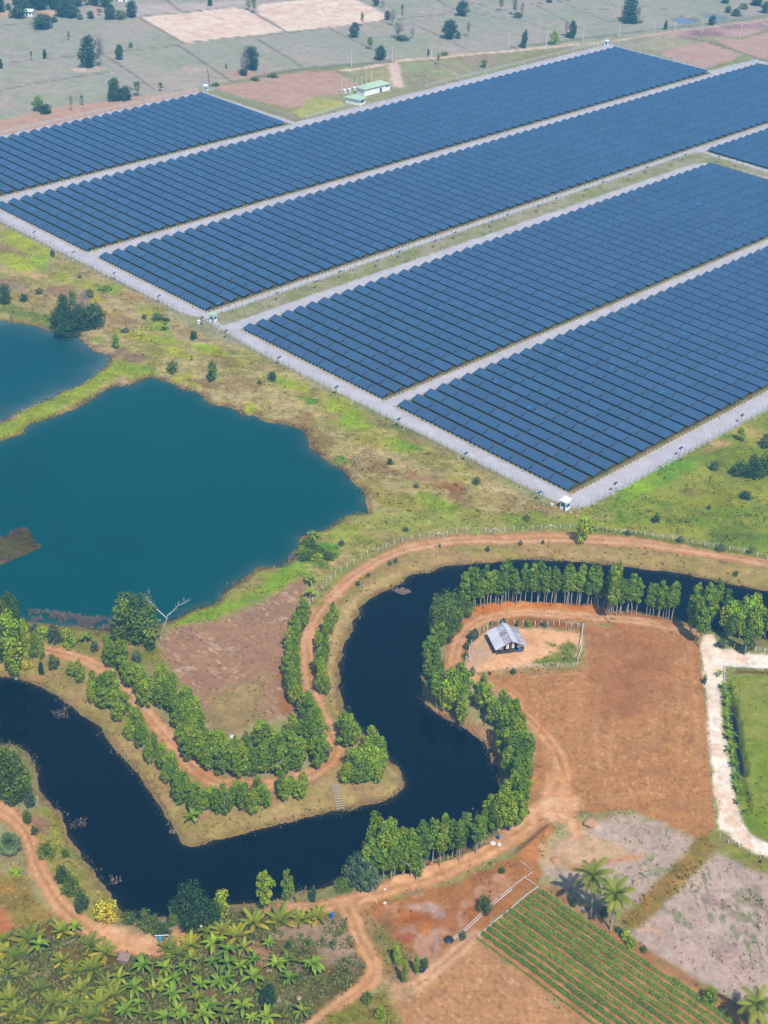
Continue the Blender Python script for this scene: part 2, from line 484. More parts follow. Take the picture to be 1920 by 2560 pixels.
def track(P, w, fn, name=None, soft=0.6, amp=0.7, grass=0.0, strength=1.0, k=4):
    P = smooth_line(P, k)
    if not isinstance(w, (int, float)): w = np.interp(np.linspace(0, 1, len(P)), np.linspace(0, 1, len(w)), w)
    zone(P, fn, soft, amp, name, grass, strength, path=w)
    if name in ('dirt_track', 'tan_track'):              # wheel ruts and the rougher strip between them
        q = np.gradient(P, axis=0); q /= np.linalg.norm(q, axis=1)[:, None] + 1e-9
        nrm = np.stack([-q[:, 1], q[:, 0]], 1)
        wm = np.broadcast_to(np.asarray(w, float), (len(P),))
        zone(P, mixn((176, 128, 90), (158, 128, 84), 2, 2, 77, 380), 0.35, 0.6, None, 0.1, 0.55, 1.6, wm * 0.16)
        for s in (-1, 1):
            zone(P + nrm * (wm * 0.21 * s)[:, None], mixn((222, 178, 144), (206, 156, 118), 2.5, 2, 78, 380), 0.3, 0.45, None, 0, 0.55, 2.0, wm * 0.17)
            zone(P + nrm * (wm * 0.50 * s)[:, None], mixn((150, 128, 84), (172, 132, 96), 2, 2.4, 79, 380), 0.4, 0.7, None, 0.4, 0.5, 1.6, wm * 0.14)
def patch(px, py, rx, ry, c, strength=0.8, rot=0.0, grass=None, soft=0.6, c2=None):
    """a soft patch of growth or bare soil, centre and half sizes in photo pixels"""
    a = math.radians(rot); P = []
    for k in range(20):
        t = 2 * math.pi * k / 20; r = 1 + 0.18 * math.sin(3 * t + px) + 0.12 * math.sin(5 * t + py)
        u, v = rx * math.cos(t) * r, ry * math.sin(t) * r
        P.append((px + u * math.cos(a) - v * math.sin(a), py + u * math.sin(a) + v * math.cos(a)))
    P = np.array(G(P)); dist = float(np.hypot(*P.mean(0)))
    size = 0.5 * min(np.ptp(P[:, 0]), np.ptp(P[:, 1]))
    c2 = c2 if c2 is not None else tuple(int(q * 0.86) for q in c)
    zone(P, mixn(c, c2, size * 0.35 + 1, 2.5, int(px + py), dist), size * soft * 0.6, size * 0.55, None, grass, strength, size * 0.5 + 1)

FAR = 800.0
# the dry fields behind the farm
zone(G([(-900, -320), (-900, 520)] + T(0, 0, "0,790 400,700 800,650 1280,575") + T(1, 0, "0,500 500,430 860,400 1200,360 1659,320") + T(2, 0, "300,285 620,255 900,215 1300,165 1659,110") + [(2900, -60), (2900, -420)]),
     mixn((158, 160, 152), (172, 163, 158), 40, 2.2, 1, FAR, (146, 158, 140), 25), 3, 3, 'far_fields', 0.15)
# pale harvested fields
PALE = mixn((238, 212, 196), (224, 198, 188), 14, 2.5, 2, 900, (206, 178, 168), 5)
zone(G(Zm(320, 0, 400, "125,185 670,120 1100,78 1230,105 1615,320 1480,345 1280,372 940,408 600,448")), PALE, 1.2, 1.2, 'harvested_field', 0)
zone(G(Zm(320, 0, 400, "1340,50 1659,12") + T(1, 0, "560,-20 640,-5 720,30 830,85 845,130 640,158 500,180 330,190 195,205 120,150 20,95")), PALE, 1.2, 1.2, 'harvested_field', 0)
zone(G(T(0, 0, "870,110 1240,75 1659,20 1600,0 900,30")), mixn((190, 178, 176), (176, 168, 166), 20, 2, 3, 900), 3, 3)
# earth banks between the fields
BUND = mixn((124, 116, 122), (112, 122, 118), 8, 2, 4, 850)
for s in ["0,412 480,360 620,345 1000,310 1180,285", "0,585 480,500 640,478 740,462", "660,350 790,430 1000,580", "900,110 1180,275", "1150,290 1460,500 1640,620", "20,165 190,150 330,140",
          "1080,0 1180,75 1300,70", "870,105 1250,75 1480,40", "700,340 850,320", "1190,275 1659,228"]:
    track(G(T(0, 0, s)), 1.6, BUND, None, 0.8, 0.8, 0.6, 0.85)
for s in ["0,92 205,210", "0,235 190,212 640,158 860,128", "0,250 300,430", "480,190 790,335", "940,125 1140,100 1270,80", "1000,145 1350,310", "1350,0 1500,45", "1460,85 1659,65", "1180,0 1290,60 1659,130"]:
    track(G(T(1, 0, s)), 1.5, BUND, None, 0.8, 0.8, 0.6, 0.8)
for s in ["0,110 220,190", "150,30 340,130", "340,20 600,130 700,135", "470,60 640,60", "560,0 720,50", "0,40 180,20 400,0", "330,130 520,215", "850,40 1000,60"]:
    track(G(T(2, 0, s)), 1.4, BUND, None, 0.8, 0.8, 0.6, 0.75)
# brown strips along the back of the farm
zone(G(T(0, 0, "-600,915 0,780 400,690 800,640 1280,572 1295,600 1000,665 700,735 400,805 0,885 -600,1010")), rows((196, 162, 146), (182, 150, 136), (1, 2.6), 1.5, 6, 620), 1.0, 1.2, 'bare_strip', 0)
zone(G(T(0, 0, "1380,565 1500,545 1659,528") + T(1, 0, "60,505 200,480 500,455 560,490 660,545 640,565 540,605 420,620 350,645 320,690 200,700 0,655") + T(0, 0, "1659,655 1560,630")), rows((194, 160, 146), (178, 148, 138), (1, .6), 3, 7, 640), 1.2, 1.5, 'bare_field', 0)
zone(G(T(0, 0, "0,885 700,735 1280,600 1300,600 0,905")), mixn((160, 155, 150), (148, 150, 138), 6, 2, 8, 600), 1, 1, None, 0.3)
zone(G(T(1, 0, "340,640 450,635 590,655 580,680 400,745 300,765 220,725 300,700")), mixn((180, 176, 112), (160, 164, 112), 6, 2, 9, 620), 1, 2, None, 0.8)
zone(G(T(1, 0, "920,420 1100,400 1200,420 1320,480 1250,520 1100,560 960,590 900,520")), mixn((146, 156, 120), (158, 160, 128), 8, 2, 10, 680, (150, 132, 130), 10), 1.5, 2, None, 0.7)
zone(G(T(1, 0, "1210,400 1480,360 1659,335 1659,420 1340,490")), mixn((150, 150, 130), (166, 140, 134), 10, 2.5, 11, 720, (150, 160, 116), 8), 1.5, 2, None, 0.5)
zone(G(T(1, 0, "580,455 870,405 885,540 800,520 680,510")), mixn((166, 160, 124), (150, 150, 126), 6, 2, 12, 680, (180, 165, 130), 5), 1.5, 2, None, 0.6)
zone(G(T(2, 0, "0,330 420,265 620,260 940,215 1240,250 1100,300 940,330 700,300")), mixn((160, 160, 138), (172, 162, 142), 10, 2, 13, 760, (150, 142, 140), 12), 1.5, 2, None, 0.5)
BROWNFAR = rows((192, 162, 152), (176, 148, 140), (1, .9), 4, 14, 800)
zone(G(T(2, 0, "950,335 1100,302 1250,270 1490,350 1400,400 1240,442 1100,412")), BROWNFAR, 1.2, 1.5, 'bare_field', 0)
zone(G(T(2, 0, "1300,245 1480,255 1659,205 2100,150 2100,440 1659,382 1560,372 1400,300")), BROWNFAR, 1.2, 1.5, 'bare_field', 0)
zone(G(T(2, 0, "900,225 1200,178 1659,122 1659,190 1500,240 1300,235 1150,255")), mixn((186, 158, 156), (150, 128, 134), 14, 3, 15, 830), 1.5, 2, None, 0.1)
RD = mixn((220, 196, 184), (206, 180, 170), 5, 2, 16, 760)
track(G(T(1, 0, "560,455 700,440 880,404 1000,386 1200,373 1400,350 1659,330") + T(2, 0, "150,312 300,300 420,285")), 4.0, RD, 'far_track', 0.8, 0.8)
track(G(T(2, 0, "420,285 620,272 900,226 1200,186 1659,126 2000,80")), 2.5, RD, 'far_track', 0.8, 0.8, 0, 0.7)
track(G(T(1, 0, "885,405 905,470 912,540 925,560")), 6.0, RD, None, 1.2, 1.5)
track(G(T(1, 0, "1150,400 1330,490")), 1.5, RD, None, 0.8, 0.8)
for s in ["1140,395 1330,485"]: track(G(T(1, 0, s)), 1.2, BUND)
track(G(T(2, 0, "1180,252 1400,310 1659,400")), 1.8, BUND)
track(G(T(1, 0, "0,500 200,462 500,428 870,400") ), 5, mixn((112, 124, 116), (130, 134, 116), 5, 2, 18, 680), None, 1.5, 1.5, 1.0, 0.9)
track(G(T(2, 0, "0,305 150,290 420,255 620,232 900,195 1300,150 1659,100")), 4, mixn((106, 122, 118), (128, 134, 120), 5, 2, 18, 760), None, 1.5, 1.5, 1.0, 0.8)
patch(480, 700 * K64 * 0 + 176, 30, 9, (196, 176, 170), 0.8); patch(218, 174, 36, 6, (214, 190, 178), 0.9); patch(606, 184, 48, 9, (190, 158, 150), 0.8)
patch(122, 34, 30, 9, (226, 186, 160), 0.8); patch(30, 34, 40, 6, (222, 184, 164), 0.7); patch(240, 30, 22, 12, (214, 186, 176), 0.7)

# east grass, beyond the orange track
zone(G(T(2, 1, "350,1659 520,1600 700,1500 1100,1275 1659,990 2300,700") + T(2, 2, "2300,330 1659,300 1400,235 1100,170 900,145 500,118 300,108 0,110") + T(1, 2, "1500,118 1200,140")),
     mixn((140, 146, 82), (116, 142, 66), 14, 2.6, 20, 480, (160, 158, 84), 10), 3, 3, None, 1.0)
def scrub(x, y):
    o = mixn((178, 162, 122), (152, 150, 92), 16, 2.8, 21, 500, (150, 128, 106), 9)(x, y)
    a = fbm((x + y) / 5.5, (y - x) / 1.6, 1.0, 91, 4)[:, None]
    b = fbm(x, y, 2.2, 92, 3)[:, None]
    o = o * (0.72 + 0.55 * a) 
    m = sstep(.60, .72, b) * .5; o = o * (1 - m) + alb((112, 116, 70), 500) * m
    m = sstep(.62, .74, a) * .5; o = o * (1 - m) + alb((200, 180, 146), 500) * m
    return o
# wild ground between ponds, farm and track
zone(G(T(0, 0, "-600,1440 0,1400 200,1500 500,1659") + T(0, 1, "700,130 1200,390 1500,540 1659,610") + T(1, 1, "400,830 760,1030 1120,1210 1560,1440 1659,1500") + T(2, 1, "300,1640") + T(1, 2, "1659,110 1300,130 1060,165 860,215 680,300 500,410 380,540 330,560 290,450 200,470 0,590") + T(0, 2, "1400,690 1060,740 780,780 0,690") + [(-300, 1500), (-300, 600)]),
     scrub, 3, 3, None, 1.0)
zone(smooth_line(G(T(0, 1, "-100,1150 140,1085 300,980 480,890 640,790 760,720 900,760")), 3), mixn((150, 160, 66), (130, 152, 70), 5, 2, 22, 480), 2, 1, None, 1.2, 0.95, path=9.0)
# far-left wild corner
patch(40, 618, 60, 16, (160, 126, 106), 0.6); patch(75, 612, 70, 26, (172, 186, 70), 0.8, 20); patch(25, 650, 60, 18, (164, 176, 78), 0.8, 20)
for q in [(60, 660, 45, 20, (176, 186, 82)), (105, 655, 22, 16, (150, 178, 74)), (25, 715, 60, 12, (158, 138, 124)), (95, 690, 40, 8, (206, 176, 132)), (150, 690, 30, 14, (166, 172, 84)), (150, 730, 44, 16, (158, 130, 108)),
          (215, 712, 30, 10, (164, 170, 76)), (275, 722, 34, 10, (146, 168, 70)), (240, 745, 22, 12, (176, 164, 70)), (60, 790, 70, 22, (122, 142, 78)), (110, 800, 40, 14, (118, 138, 74)), (60, 745, 60, 14, (168, 154, 100)),
          (280, 785, 22, 14, (180, 164, 96)), (305, 800, 44, 14, (156, 132, 104)), (330, 740, 40, 9, (176, 146, 110)), (375, 785, 26, 10, (172, 172, 86)), (390, 815, 36, 16, (140, 160, 62)), (345, 840, 50, 14, (170, 172, 80)),
          (245, 850, 16, 10, (146, 166, 70)), (330, 890, 40, 14, (150, 124, 110)), (410, 850, 50, 10, (150, 168, 74)), (440, 880, 40, 12, (170, 176, 74)), (520, 872, 36, 12, (160, 182, 60)), (560, 890, 44, 10, (166, 176, 74)),
          (290, 930, 40, 10, (170, 178, 62)), (370, 925, 34, 8, (136, 164, 64)), (465, 950, 30, 12, (172, 172, 66)), (560, 905, 40, 14, (152, 132, 96)), (520, 960, 36, 12, (150, 128, 92)), (600, 960, 46, 18, (168, 146, 108)), (630, 1020, 20, 10, (178, 186, 60)),
          (700, 950, 34, 10, (140, 172, 58)), (735, 965, 40, 12, (172, 184, 70)), (770, 1000, 24, 10, (106, 150, 52)), (700, 1000, 46, 12, (190, 172, 124)), (850, 1020, 60, 22, (168, 178, 60)), (880, 1050, 50, 20, (150, 172, 56)), (820, 1040, 30, 14, (176, 156, 110)),
          (870, 1050, 16, 12, (146, 180, 60)), (760, 1060, 40, 24, (158, 132, 92)), (800, 1100, 36, 20, (154, 134, 92)), (850, 1150, 22, 12, (110, 146, 62)), (985, 1110, 60, 16, (158, 178, 70)), (1020, 1115, 30, 12, (126, 166, 58)), (930, 1105, 46, 16, (176, 164, 92)),
          (950, 1170, 40, 18, (148, 124, 88)), (1050, 1195, 46, 10, (182, 140, 108)), (1130, 1220, 30, 20, (170, 118, 86)), (1160, 1250, 30, 16, (156, 130, 92)), (1075, 1250, 46, 18, (146, 168, 40)), (1120, 1270, 50, 14, (140, 160, 60)), (1010, 1260, 60, 22, (158, 156, 76)),
          (930, 1220, 50, 20, (164, 150, 88)), (1060, 1150, 40, 12, (150, 144, 84)), (1210, 1190, 40, 10, (188, 168, 120)), (1250, 1260, 40, 20, (170, 150, 100)), (960, 1060, 40, 10, (150, 140, 100)), (1010, 1075, 50, 9, (120, 130, 84)),
          (790, 1385, 50, 26, (94, 152, 66)), (820, 1370, 30, 14, (112, 158, 70)), (740, 1420, 44, 14, (126, 164, 76)), (690, 1445, 50, 14, (150, 170, 72)), (880, 1340, 60, 24, (156, 166, 82)), (850, 1410, 60, 10, (196, 172, 124)), (960, 1340, 50, 10, (170, 158, 104)), (760, 1310, 60, 12, (160, 168, 84)),
          (960, 1300, 90, 20, (160, 168, 86)), (1100, 1300, 90, 16, (158, 166, 90)), (1280, 1330, 100, 12, (160, 160, 92))]:
    patch(*q[:4], q[4], 0.85, 12, 1.2, 0.5)
for q in [(1640, 1190, 110, 30, (112, 168, 52), -22), (1600, 1215, 60, 18, (150, 176, 60), -22), (1790, 1245, 66, 26, (154, 154, 40), -8), (1830, 1140, 60, 26, (128, 140, 66), 0), (1880, 1080, 40, 16, (196, 176, 116), 0), (1790, 1115, 40, 10, (196, 166, 124), -20),
          (1860, 1340, 80, 30, (112, 140, 48), 8), (1730, 1230, 30, 12, (140, 132, 88), 0), (1700, 1290, 70, 16, (132, 146, 76), 0), (1500, 1290, 40, 12, (176, 166, 108), -10), (1400, 1270, 50, 14, (166, 138, 108), 0), (1480, 1330, 60, 10, (146, 156, 84), 0), (1430, 1330, 60, 12, (124, 152, 70), 0), (1310, 1300, 50, 20, (136, 160, 66), 0), (1890, 1180, 50, 20, (104, 134, 66), 0)]:
    patch(*q[:4], q[4], 0.75, q[5], 1.2)

# the peninsula between pond and canal
BANKC = mixn((172, 150, 108), (152, 140, 90), 6, 2.5, 24, 400, (164, 132, 102), 4)
zone(G(T(1, 2, "860,215 1060,165 1300,140 1659,125") + T(2, 2, "300,118 500,125 900,165 1100,185 1400,250 1659,310 2200,420 2200,640 1659,515 1230,430 650,345 100,315") + T(1, 2, "1500,335 1170,380 870,500 680,640 580,850 545,1010 555,1200 620,1330 900,1640") + T(1, 3, "970,100 860,210 240,345 0,405") + T(0, 3, "1240,510 1100,360 850,0") + T(0, 2, "600,1370 350,1180 0,1070 -450,1040 -450,840 0,830 300,860 480,900 640,960 760,1080 1000,1360 1300,1659") + T(0, 3, "1330,30 1450,80 1659,60") + T(1, 3, "300,30 430,0") + T(1, 2, "500,1500 400,1320 330,1000 300,850 400,600 560,440")), BANKC, 2.0, 2.0, 'canal_bank', 0.55)
zone(G(T(0, 2, "1000,910 1070,760 1250,720 1400,690 1659,590") + T(1, 2, "100,540 200,470 290,445 305,520 245,650 215,800 200,1000 205,1200 255,1340 150,1340 0,1375") + T(0, 2, "1500,1450 1380,1450 1310,1320 1190,1140 1090,1010")),
     rows((172, 134, 110), (152, 122, 106), (1, .1), 1.6, 25, 420, 0.5, (196, 172, 152)), 1.5, 2.0, 'fallow_field', 0.25)
zone(G(T(0, 2, "1330,1230 1450,1120 1659,1060") + T(1, 2, "60,1060 90,1200 0,1370") + T(0, 2, "1560,1450 1390,1440 1340,1300")), mixn((158, 142, 100), (140, 130, 86), 6, 2.5, 26, 400, (186, 156, 130), 5), 3, 3, None, 0.7, 0.8)
zone(G(T(1, 2, "150,960 215,940 205,1200 255,1340 170,1300")), mixn((170, 112, 80), (150, 108, 84), 5, 2, 27, 400), 2, 2, None, 0)
zone(G(T(0, 2, "1060,735 1250,640 1410,585 1659,520") + T(1, 2, "0,500 100,420 180,350 290,360 200,470 0,590") + T(0, 2, "1400,690 1250,715")), mixn((118, 152, 66), (140, 160, 70), 5, 2, 28, 420), 1.5, 2, None, 1.2)
zone(G(T(0, 2, "200,720 520,750 780,790 1000,880 1100,1000 700,960 500,900 300,850 60,830")), mixn((146, 134, 88), (120, 132, 66), 6, 2.5, 29, 400, (166, 134, 106), 5), 2, 2, None, 1.0)
# orange dirt tracks
DIRT = mixn((200, 150, 114), (186, 132, 96), 4, 1.8, 30, 400, (212, 172, 140), 2)
track(G(T(2, 2, "2200,450 1900,380 1659,330 1500,300 1300,265 1100,235 900,208 700,190 500,175 300,168 100,170") + T(1, 2, "1640,180 1450,180 1300,187 1150,207 1000,235 900,268 800,312 700,370 620,425 560,480 490,540 430,600 380,670 345,750 330,850 335,950 350,1050 360,1150 385,1230 420,1320 460,1400 500,1480 515,1540 490,1600 430,1650") + T(1, 3, "380,30 300,62 150,105 0,112") + T(0, 3, "1500,108 1400,92 1330,52 1260,0") + T(0, 2, "1150,1530 1060,1430 980,1340 900,1250 830,1180 780,1130 720,1060 650,1010 560,960 480,940 400,915 280,890 150,880 0,872 -450,860")),
      [6.0, 6.0, 5.5, 5, 5, 4.8, 4.5, 4.5, 4.5, 4.5, 4.2, 4.2, 4, 4, 4], DIRT, 'dirt_track', 0.6, 0.8)
RUT = mixn((216, 176, 146), (206, 158, 126), 4, 2, 32, 400)
track(G(T(2, 2, "2200,450 1659,338 1300,275 1100,243 900,214 700,196") + T(1, 2, "1640,192 1450,190 1300,197 1150,217 1000,245 900,280 800,325 700,383 620,440 490,552 430,620 345,760 315,850 320,950")), 0.9, RUT, None, 0.5, 0.5, 0, 0.8)
track(G(T(1, 2, "840,240 700,300 560,385 470,480 400,600")), 2.5, mixn((128, 138, 76), (150, 146, 88), 3, 2, 33, 430), None, 1.2, 1.2, 1.0, 0.8)
track(G(T(1, 2, "1000,262 860,330 720,425 600,530 520,660")), 1.2, mixn((150, 142, 88), (140, 130, 80), 3, 2, 34, 430), None, 0.8, 0.8, 0.6, 0.7)
track(G(T(1, 2, "930,390 800,450 680,530 600,620 540,720 500,830 490,1000 470,1130")), 1.6, mixn((196, 170, 126), (184, 156, 112), 3, 2, 35, 420), None, 0.8, 0.6, 0.3, 0.7)
track(G(T(2, 2, "0,215 400,230 800,270 1200,330 1659,420")), 1.5, mixn((184, 156, 110), (170, 142, 96), 3, 2, 35, 430), None, 0.8, 0.6, 0.3, 0.6)
track(G(T(2, 2, "420,130 600,130 800,150 1000,180 1300,235 1659,300")), 2.2, mixn((96, 118, 62), (116, 130, 70), 3, 2, 35, 430), None, 0.8, 0.8, 1.0, 0.9)
track(G(T(0, 2, "740,1080 800,1130 900,1240 1000,1350 1100,1460 1200,1570 1280,1640")), 0.8, RUT, None, 0.4, 0.4, 0, 0.7)

# the barn peninsula
zone(G(T(1, 2, "1280,640 1420,600 1659,590") + T(2, 2, "300,595 560,605 800,640 1000,690 1180,740 1240,850 1150,800 800,750 480,720 200,690 0,690") + T(1, 2, "1640,690 1480,720 1380,790 1310,900 1290,1000 1230,1010 1240,880")),
     mixn((196, 126, 76), (180, 108, 60), 4, 2.5, 36, 410, (206, 150, 106), 3), 1.0, 1.0, None, 0.1)
zone(G(T(2, 2, "460,730 800,748 1150,795 1225,850 1240,1050 1262,1250 1285,1640") + T(2, 3, "1300,100 1322,400 1305,445 1250,480 1180,462 1080,412 980,362 850,312 780,275 650,262 550,290 400,300 200,330 60,400 -40,440 80,150 120,0") + T(2, 2, "150,1450 60,1300 0,1230") + T(1, 2, "1560,1160 1380,1060 1420,1000 1640,1030") + T(2, 2, "0,1050 200,1030 400,1020 465,1005 478,850")),
     rows((186, 136, 96), (174, 122, 84), (-0.62, 0.78), 0.9, 37, 350, 0.55, None, (206, 160, 122)), 0.8, 0.8, 'ploughed_field', 0)
track(G(T(2, 2, "770,860 810,950 840,1080 850,1230 880,1350")), 1.0, mixn((196, 146, 112), (186, 134, 98), 3, 2, 38, 360), None, 0.6, 0.6, 0, 0.7)
track(G(T(2, 2, "440,1050 410,1220 380,1400 370,1600")), 1.6, mixn((196, 142, 106), (186, 134, 98), 3, 2, 38, 360), None, 0.9, 0.8, 0, 0.6)
for k_, s_ in enumerate(["500,800 480,1000 440,1200 430,1400 470,1640", "620,790 610,1000 560,1200 540,1400 560,1640", "700,780 700,1000 660,1250 640,1500 640,1640", "930,800 950,1000 930,1250 920,1450 930,1640", "1060,800 1080,1050 1080,1300 1090,1640", "1150,830 1170,1050 1190,1300 1210,1640", "60,1080 220,1060 420,1050", "-20,1120 60,1200 150,1330 210,1500 250,1640"]):
    for o_ in (-9, 9):
        track(G([(p[0] + o_ * K64, p[1]) for p in T(2, 2, s_)]), 0.45, mixn((202, 156, 120), (188, 136, 98), 3, 2, 38 + k_, 360), None, 0.35, 0.5, 0, 0.5)
for s_ in ("0,150 80,60 200,20 350,30", "300,230 420,190 600,170 780,165 900,150", "420,190 600,200 800,190", "350,300 500,230 700,200"):
    track(G(T(2, 3, s_)), 0.5, mixn((206, 160, 124), (192, 140, 104), 3, 2, 39, 350), None, 0.4, 0.5, 0, 0.5)
zone(G(T(2, 2, "480,760 800,770 1080,860 1050,1050 850,1300 600,1350 520,1200 540,1000")), mixn((166, 114, 88), (158, 106, 80), 8, 2, 39, 380), 6, 5, None, 0, 0.7)
track(G(T(1, 2, "1400,1060 1500,1110 1659,1200") + T(2, 2, "60,1280 160,1390 240,1480 310,1600") + T(2, 3, "330,80 300,180 230,260")), [2.5, 3, 4, 5, 6], mixn((206, 148, 106), (196, 134, 92), 4, 2, 40, 350, (220, 172, 136), 2), 'tan_track', 1.2, 1.2, 0)
track(G(T(2, 2, "1180,772 1000,742 800,705 600,688 400,672 200,657 0,657") + T(1, 2, "1640,662 1500,690 1410,730 1350,790 1310,860 1285,950 1300,1010 1360,1060")), 3.6, mixn((212, 160, 124), (198, 144, 108), 4, 2, 41, 400, (222, 178, 148), 2), 'tan_track', 0.6, 0.7)
YB = "60,870 100,700 140,560 250,480 370,390 560,340 800,370 1000,360 1200,390 1400,400 1560,430 1600,520 1580,640 1530,860 1300,850 1000,860 700,880 450,920 200,945"
zone(G(Zm(1150, 1500, 320, YB)), mixn((232, 184, 146), (222, 170, 130), 5, 2, 42, 390), 0.8, 1.0, 'barn_yard', 0)
zone(G(Zm(1150, 1500, 320, "60,870 140,560 260,490 380,480 430,700 400,800 250,860 150,920")), mixn((196, 164, 142), (206, 168, 138), 3, 2, 43, 390), 1.5, 1.2, None, 0)
zone(G(Zm(1150, 1500, 320, "1100,540 1200,560 1280,600 1400,520 1550,600 1530,780 1500,860 1300,860 1100,855 950,820 1000,770 1100,740 1200,680 1280,690 1270,620 1150,590")), mixn((132, 142, 84), (112, 126, 70), 3, 2.5, 44, 390, (206, 172, 140), 2), 0.8, 1.0, None, 0.9)
zone(G(Zm(1150, 1500, 320, "1230,390 1340,380 1330,410 1250,415")), mixn((132, 142, 84), (150, 142, 90), 3, 2.5, 44, 390), 0.8, 0.6, None, 0.8)
zone(G(Zm(1150, 1500, 320, "600,250 900,210 1250,270 1560,320 1600,420 1400,370 1000,350 780,360 560,330 350,400 130,560 60,860 20,860 60,580 180,430")), mixn((150, 98, 66), (170, 116, 78), 2.5, 2.5, 45, 395, (130, 110, 76), 2), 0.8, 0.8, None, 0.3)
zone(G(Zm(1150, 1500, 320, "200,945 500,920 800,900 1000,870 1500,870 1600,640 1640,560 1630,900 1400,930 1000,960 600,985 300,985")), mixn((176, 142, 104), (150, 132, 86), 2.5, 2.5, 46, 385), 0.7, 0.7, None, 0.7)
# inner slope along the water on the barn side
zone(G(T(1, 2, "1085,990 1130,1000 1170,1100 1200,1180 1300,1260 1400,1330 1500,1400 1600,1500 1640,1620") + T(1, 3, "1640,0 1610,120 1575,130 1572,60 1540,0") + T(1, 2, "1500,1540 1380,1420 1220,1340 1110,1260 1070,1150 1060,1090")), mixn((164, 130, 100), (178, 142, 110), 4, 2.2, 47, 370), 0.8, 1.0, None, 0.3)
zone(G(T(1, 2, "1075,1080 1130,1060 1160,1130 1190,1260 1130,1250 1085,1190")), mixn((156, 146, 88), (140, 134, 80), 3, 2, 48, 375), 1, 1, None, 0.8)
# white track and the green plot
WT = mixn((255, 238, 224), (248, 220, 198), 5, 2.2, 49, 340, (224, 186, 158), 2.5)
zone(G(T(2, 2, "1215,855 1250,790 1310,785 1335,855 1400,885 1520,905 1659,925 2200,1010 2200,1080 1659,1018 1500,1000 1385,1000 1372,1100 1385,1250 1398,1350 1408,1500 1425,1640") + T(2, 3, "1440,50 1450,130 1462,220 1490,350 1550,430 1659,490 2000,620 2000,800 1659,605 1540,560 1430,485 1340,425 1332,300 1315,150 1300,0") + T(2, 2, "1288,1640 1280,1500 1268,1300 1250,1120 1235,1000")), WT, 0.6, 0.8, 'white_track', 0)
zone(G(T(2, 2, "1408,1060 1500,1050 1659,1055 2300,1080 2300,1900") + T(2, 3, "2000,520 1659,470 1550,420 1500,330 1470,200 1455,60") + T(2, 2, "1432,1640 1425,1500 1412,1350 1402,1200")), mixn((122, 142, 60), (144, 148, 80), 8, 2.8, 50, 340, (104, 138, 56), 5), 0.8, 0.8, 'green_field', 0.25)
zone(G(T(2, 2, "1415,1050 1480,1020 1659,1035 2200,1060 2200,1080 1659,1056 1500,1050")), mixn((104, 84, 56), (128, 104, 68), 2, 2, 51, 350), 0.6, 0.5, None, 0.6)
zone(smooth_line(G(Zm(1640, 1620, 280, "970,560 1000,700 1020,900 1030,1050 1070,1250 1090,1420 1120,1600 1150,1800 1200,2000", 1548.0)), 3), mixn((122, 140, 66), (104, 128, 58), 3, 2, 52, 340), 0.8, 0.6, None, 1.0, path=3.6)
track(G(Zm(1640, 1620, 280, "1010,520 1050,680 1085,850 1130,1100", 1548.0)), 1.2, mixn((84, 96, 48), (96, 106, 56), 3, 2, 53, 345), None, 0.5, 0.4, 0.8)
track(G(Zm(1640, 1620, 280, "1190,1760 1240,1900 1280,2100 1310,2250", 1548.0)), 1.0, mixn((92, 104, 50), (100, 108, 58), 3, 2, 53, 330), None, 0.5, 0.4, 0.8)

# lower right: pale fallow, crop plot, wet waste ground
PAL = rows((194, 172, 158), (178, 156, 144), (-0.05, 1), 0.9, 54, 320, 0.65, (122, 140, 96))
zone(G(T(2, 3, "190,590 330,460 450,410 560,360 690,300 800,300 950,355 1080,415 1200,480 1210,520 1080,650 950,800 880,870 780,930 620,890 500,860 400,820 300,760 200,680")), PAL, 1.0, 1.2, 'fallow_field', 0.2)
PAL2 = rows((196, 174, 162), (180, 154, 144), (-0.75, 0.65), 0.9, 55, 310, 0.65, (120, 134, 96))
zone(G(T(2, 3, "1330,545 1430,600 1540,645 1659,665 2300,900 2300,1900 1659,1640 1550,1570 1350,1470 1230,1400 1100,1310 950,1230 870,1170 780,1100 765,1055 900,910 1000,805 1130,705")), PAL2, 1.0, 1.2, 'fallow_field', 0.2)
zone(G(T(2, 3, "150,560 330,450 450,400 560,440 750,540 850,570 700,620 500,620 400,660 300,640 200,620")), mixn((216, 176, 142), (204, 166, 134), 4, 2, 56, 330, (178, 156, 112), 3), 2.0, 2.0, None, 0, 0.85)
track(G(T(2, 3, "400,650 600,610 840,570")), 1.6, mixn((196, 136, 98), (184, 132, 98), 3, 2, 57, 325), None, 0.8, 0.8, 0, 0.8)
for q in [(1690, 2290, 50, 10, (128, 140, 100), 35), (1640, 2180, 36, 10, (126, 146, 104), -20), (1620, 2150, 30, 8, (140, 150, 112), -30), (1870, 2250, 40, 14, (126, 132, 92), 30), (1850, 2290, 46, 10, (124, 134, 92), 25), (1885, 2230, 30, 16, (120, 120, 84), 40), (1775, 2480, 26, 18, (140, 160, 84), 30), (1610, 2460, 30, 12, (166, 146, 124), 30), (1780, 2250, 30, 12, (170, 142, 140), 20), (1640, 2330, 30, 14, (206, 166, 140), 20), (1830, 2390, 60, 20, (186, 158, 148), 30)]:
    patch(*q[:4], q[4], 0.55, q[5], 0.6)
zone(smooth_line(G(T(2, 3, "1280,470 1200,560 1130,640 1030,740 900,880 780,990")), 3), mixn((158, 128, 80), (132, 122, 70), 2, 2.8, 58, 315), 0.8, 0.8, None, 1.0, path=4.6)
track(G(T(2, 3, "1325,440 1430,530 1540,590 1659,640 1900,740")), 4.5, mixn((132, 140, 72), (150, 136, 88), 3, 2, 59, 325), None, 1.0, 1.0, 1.0)
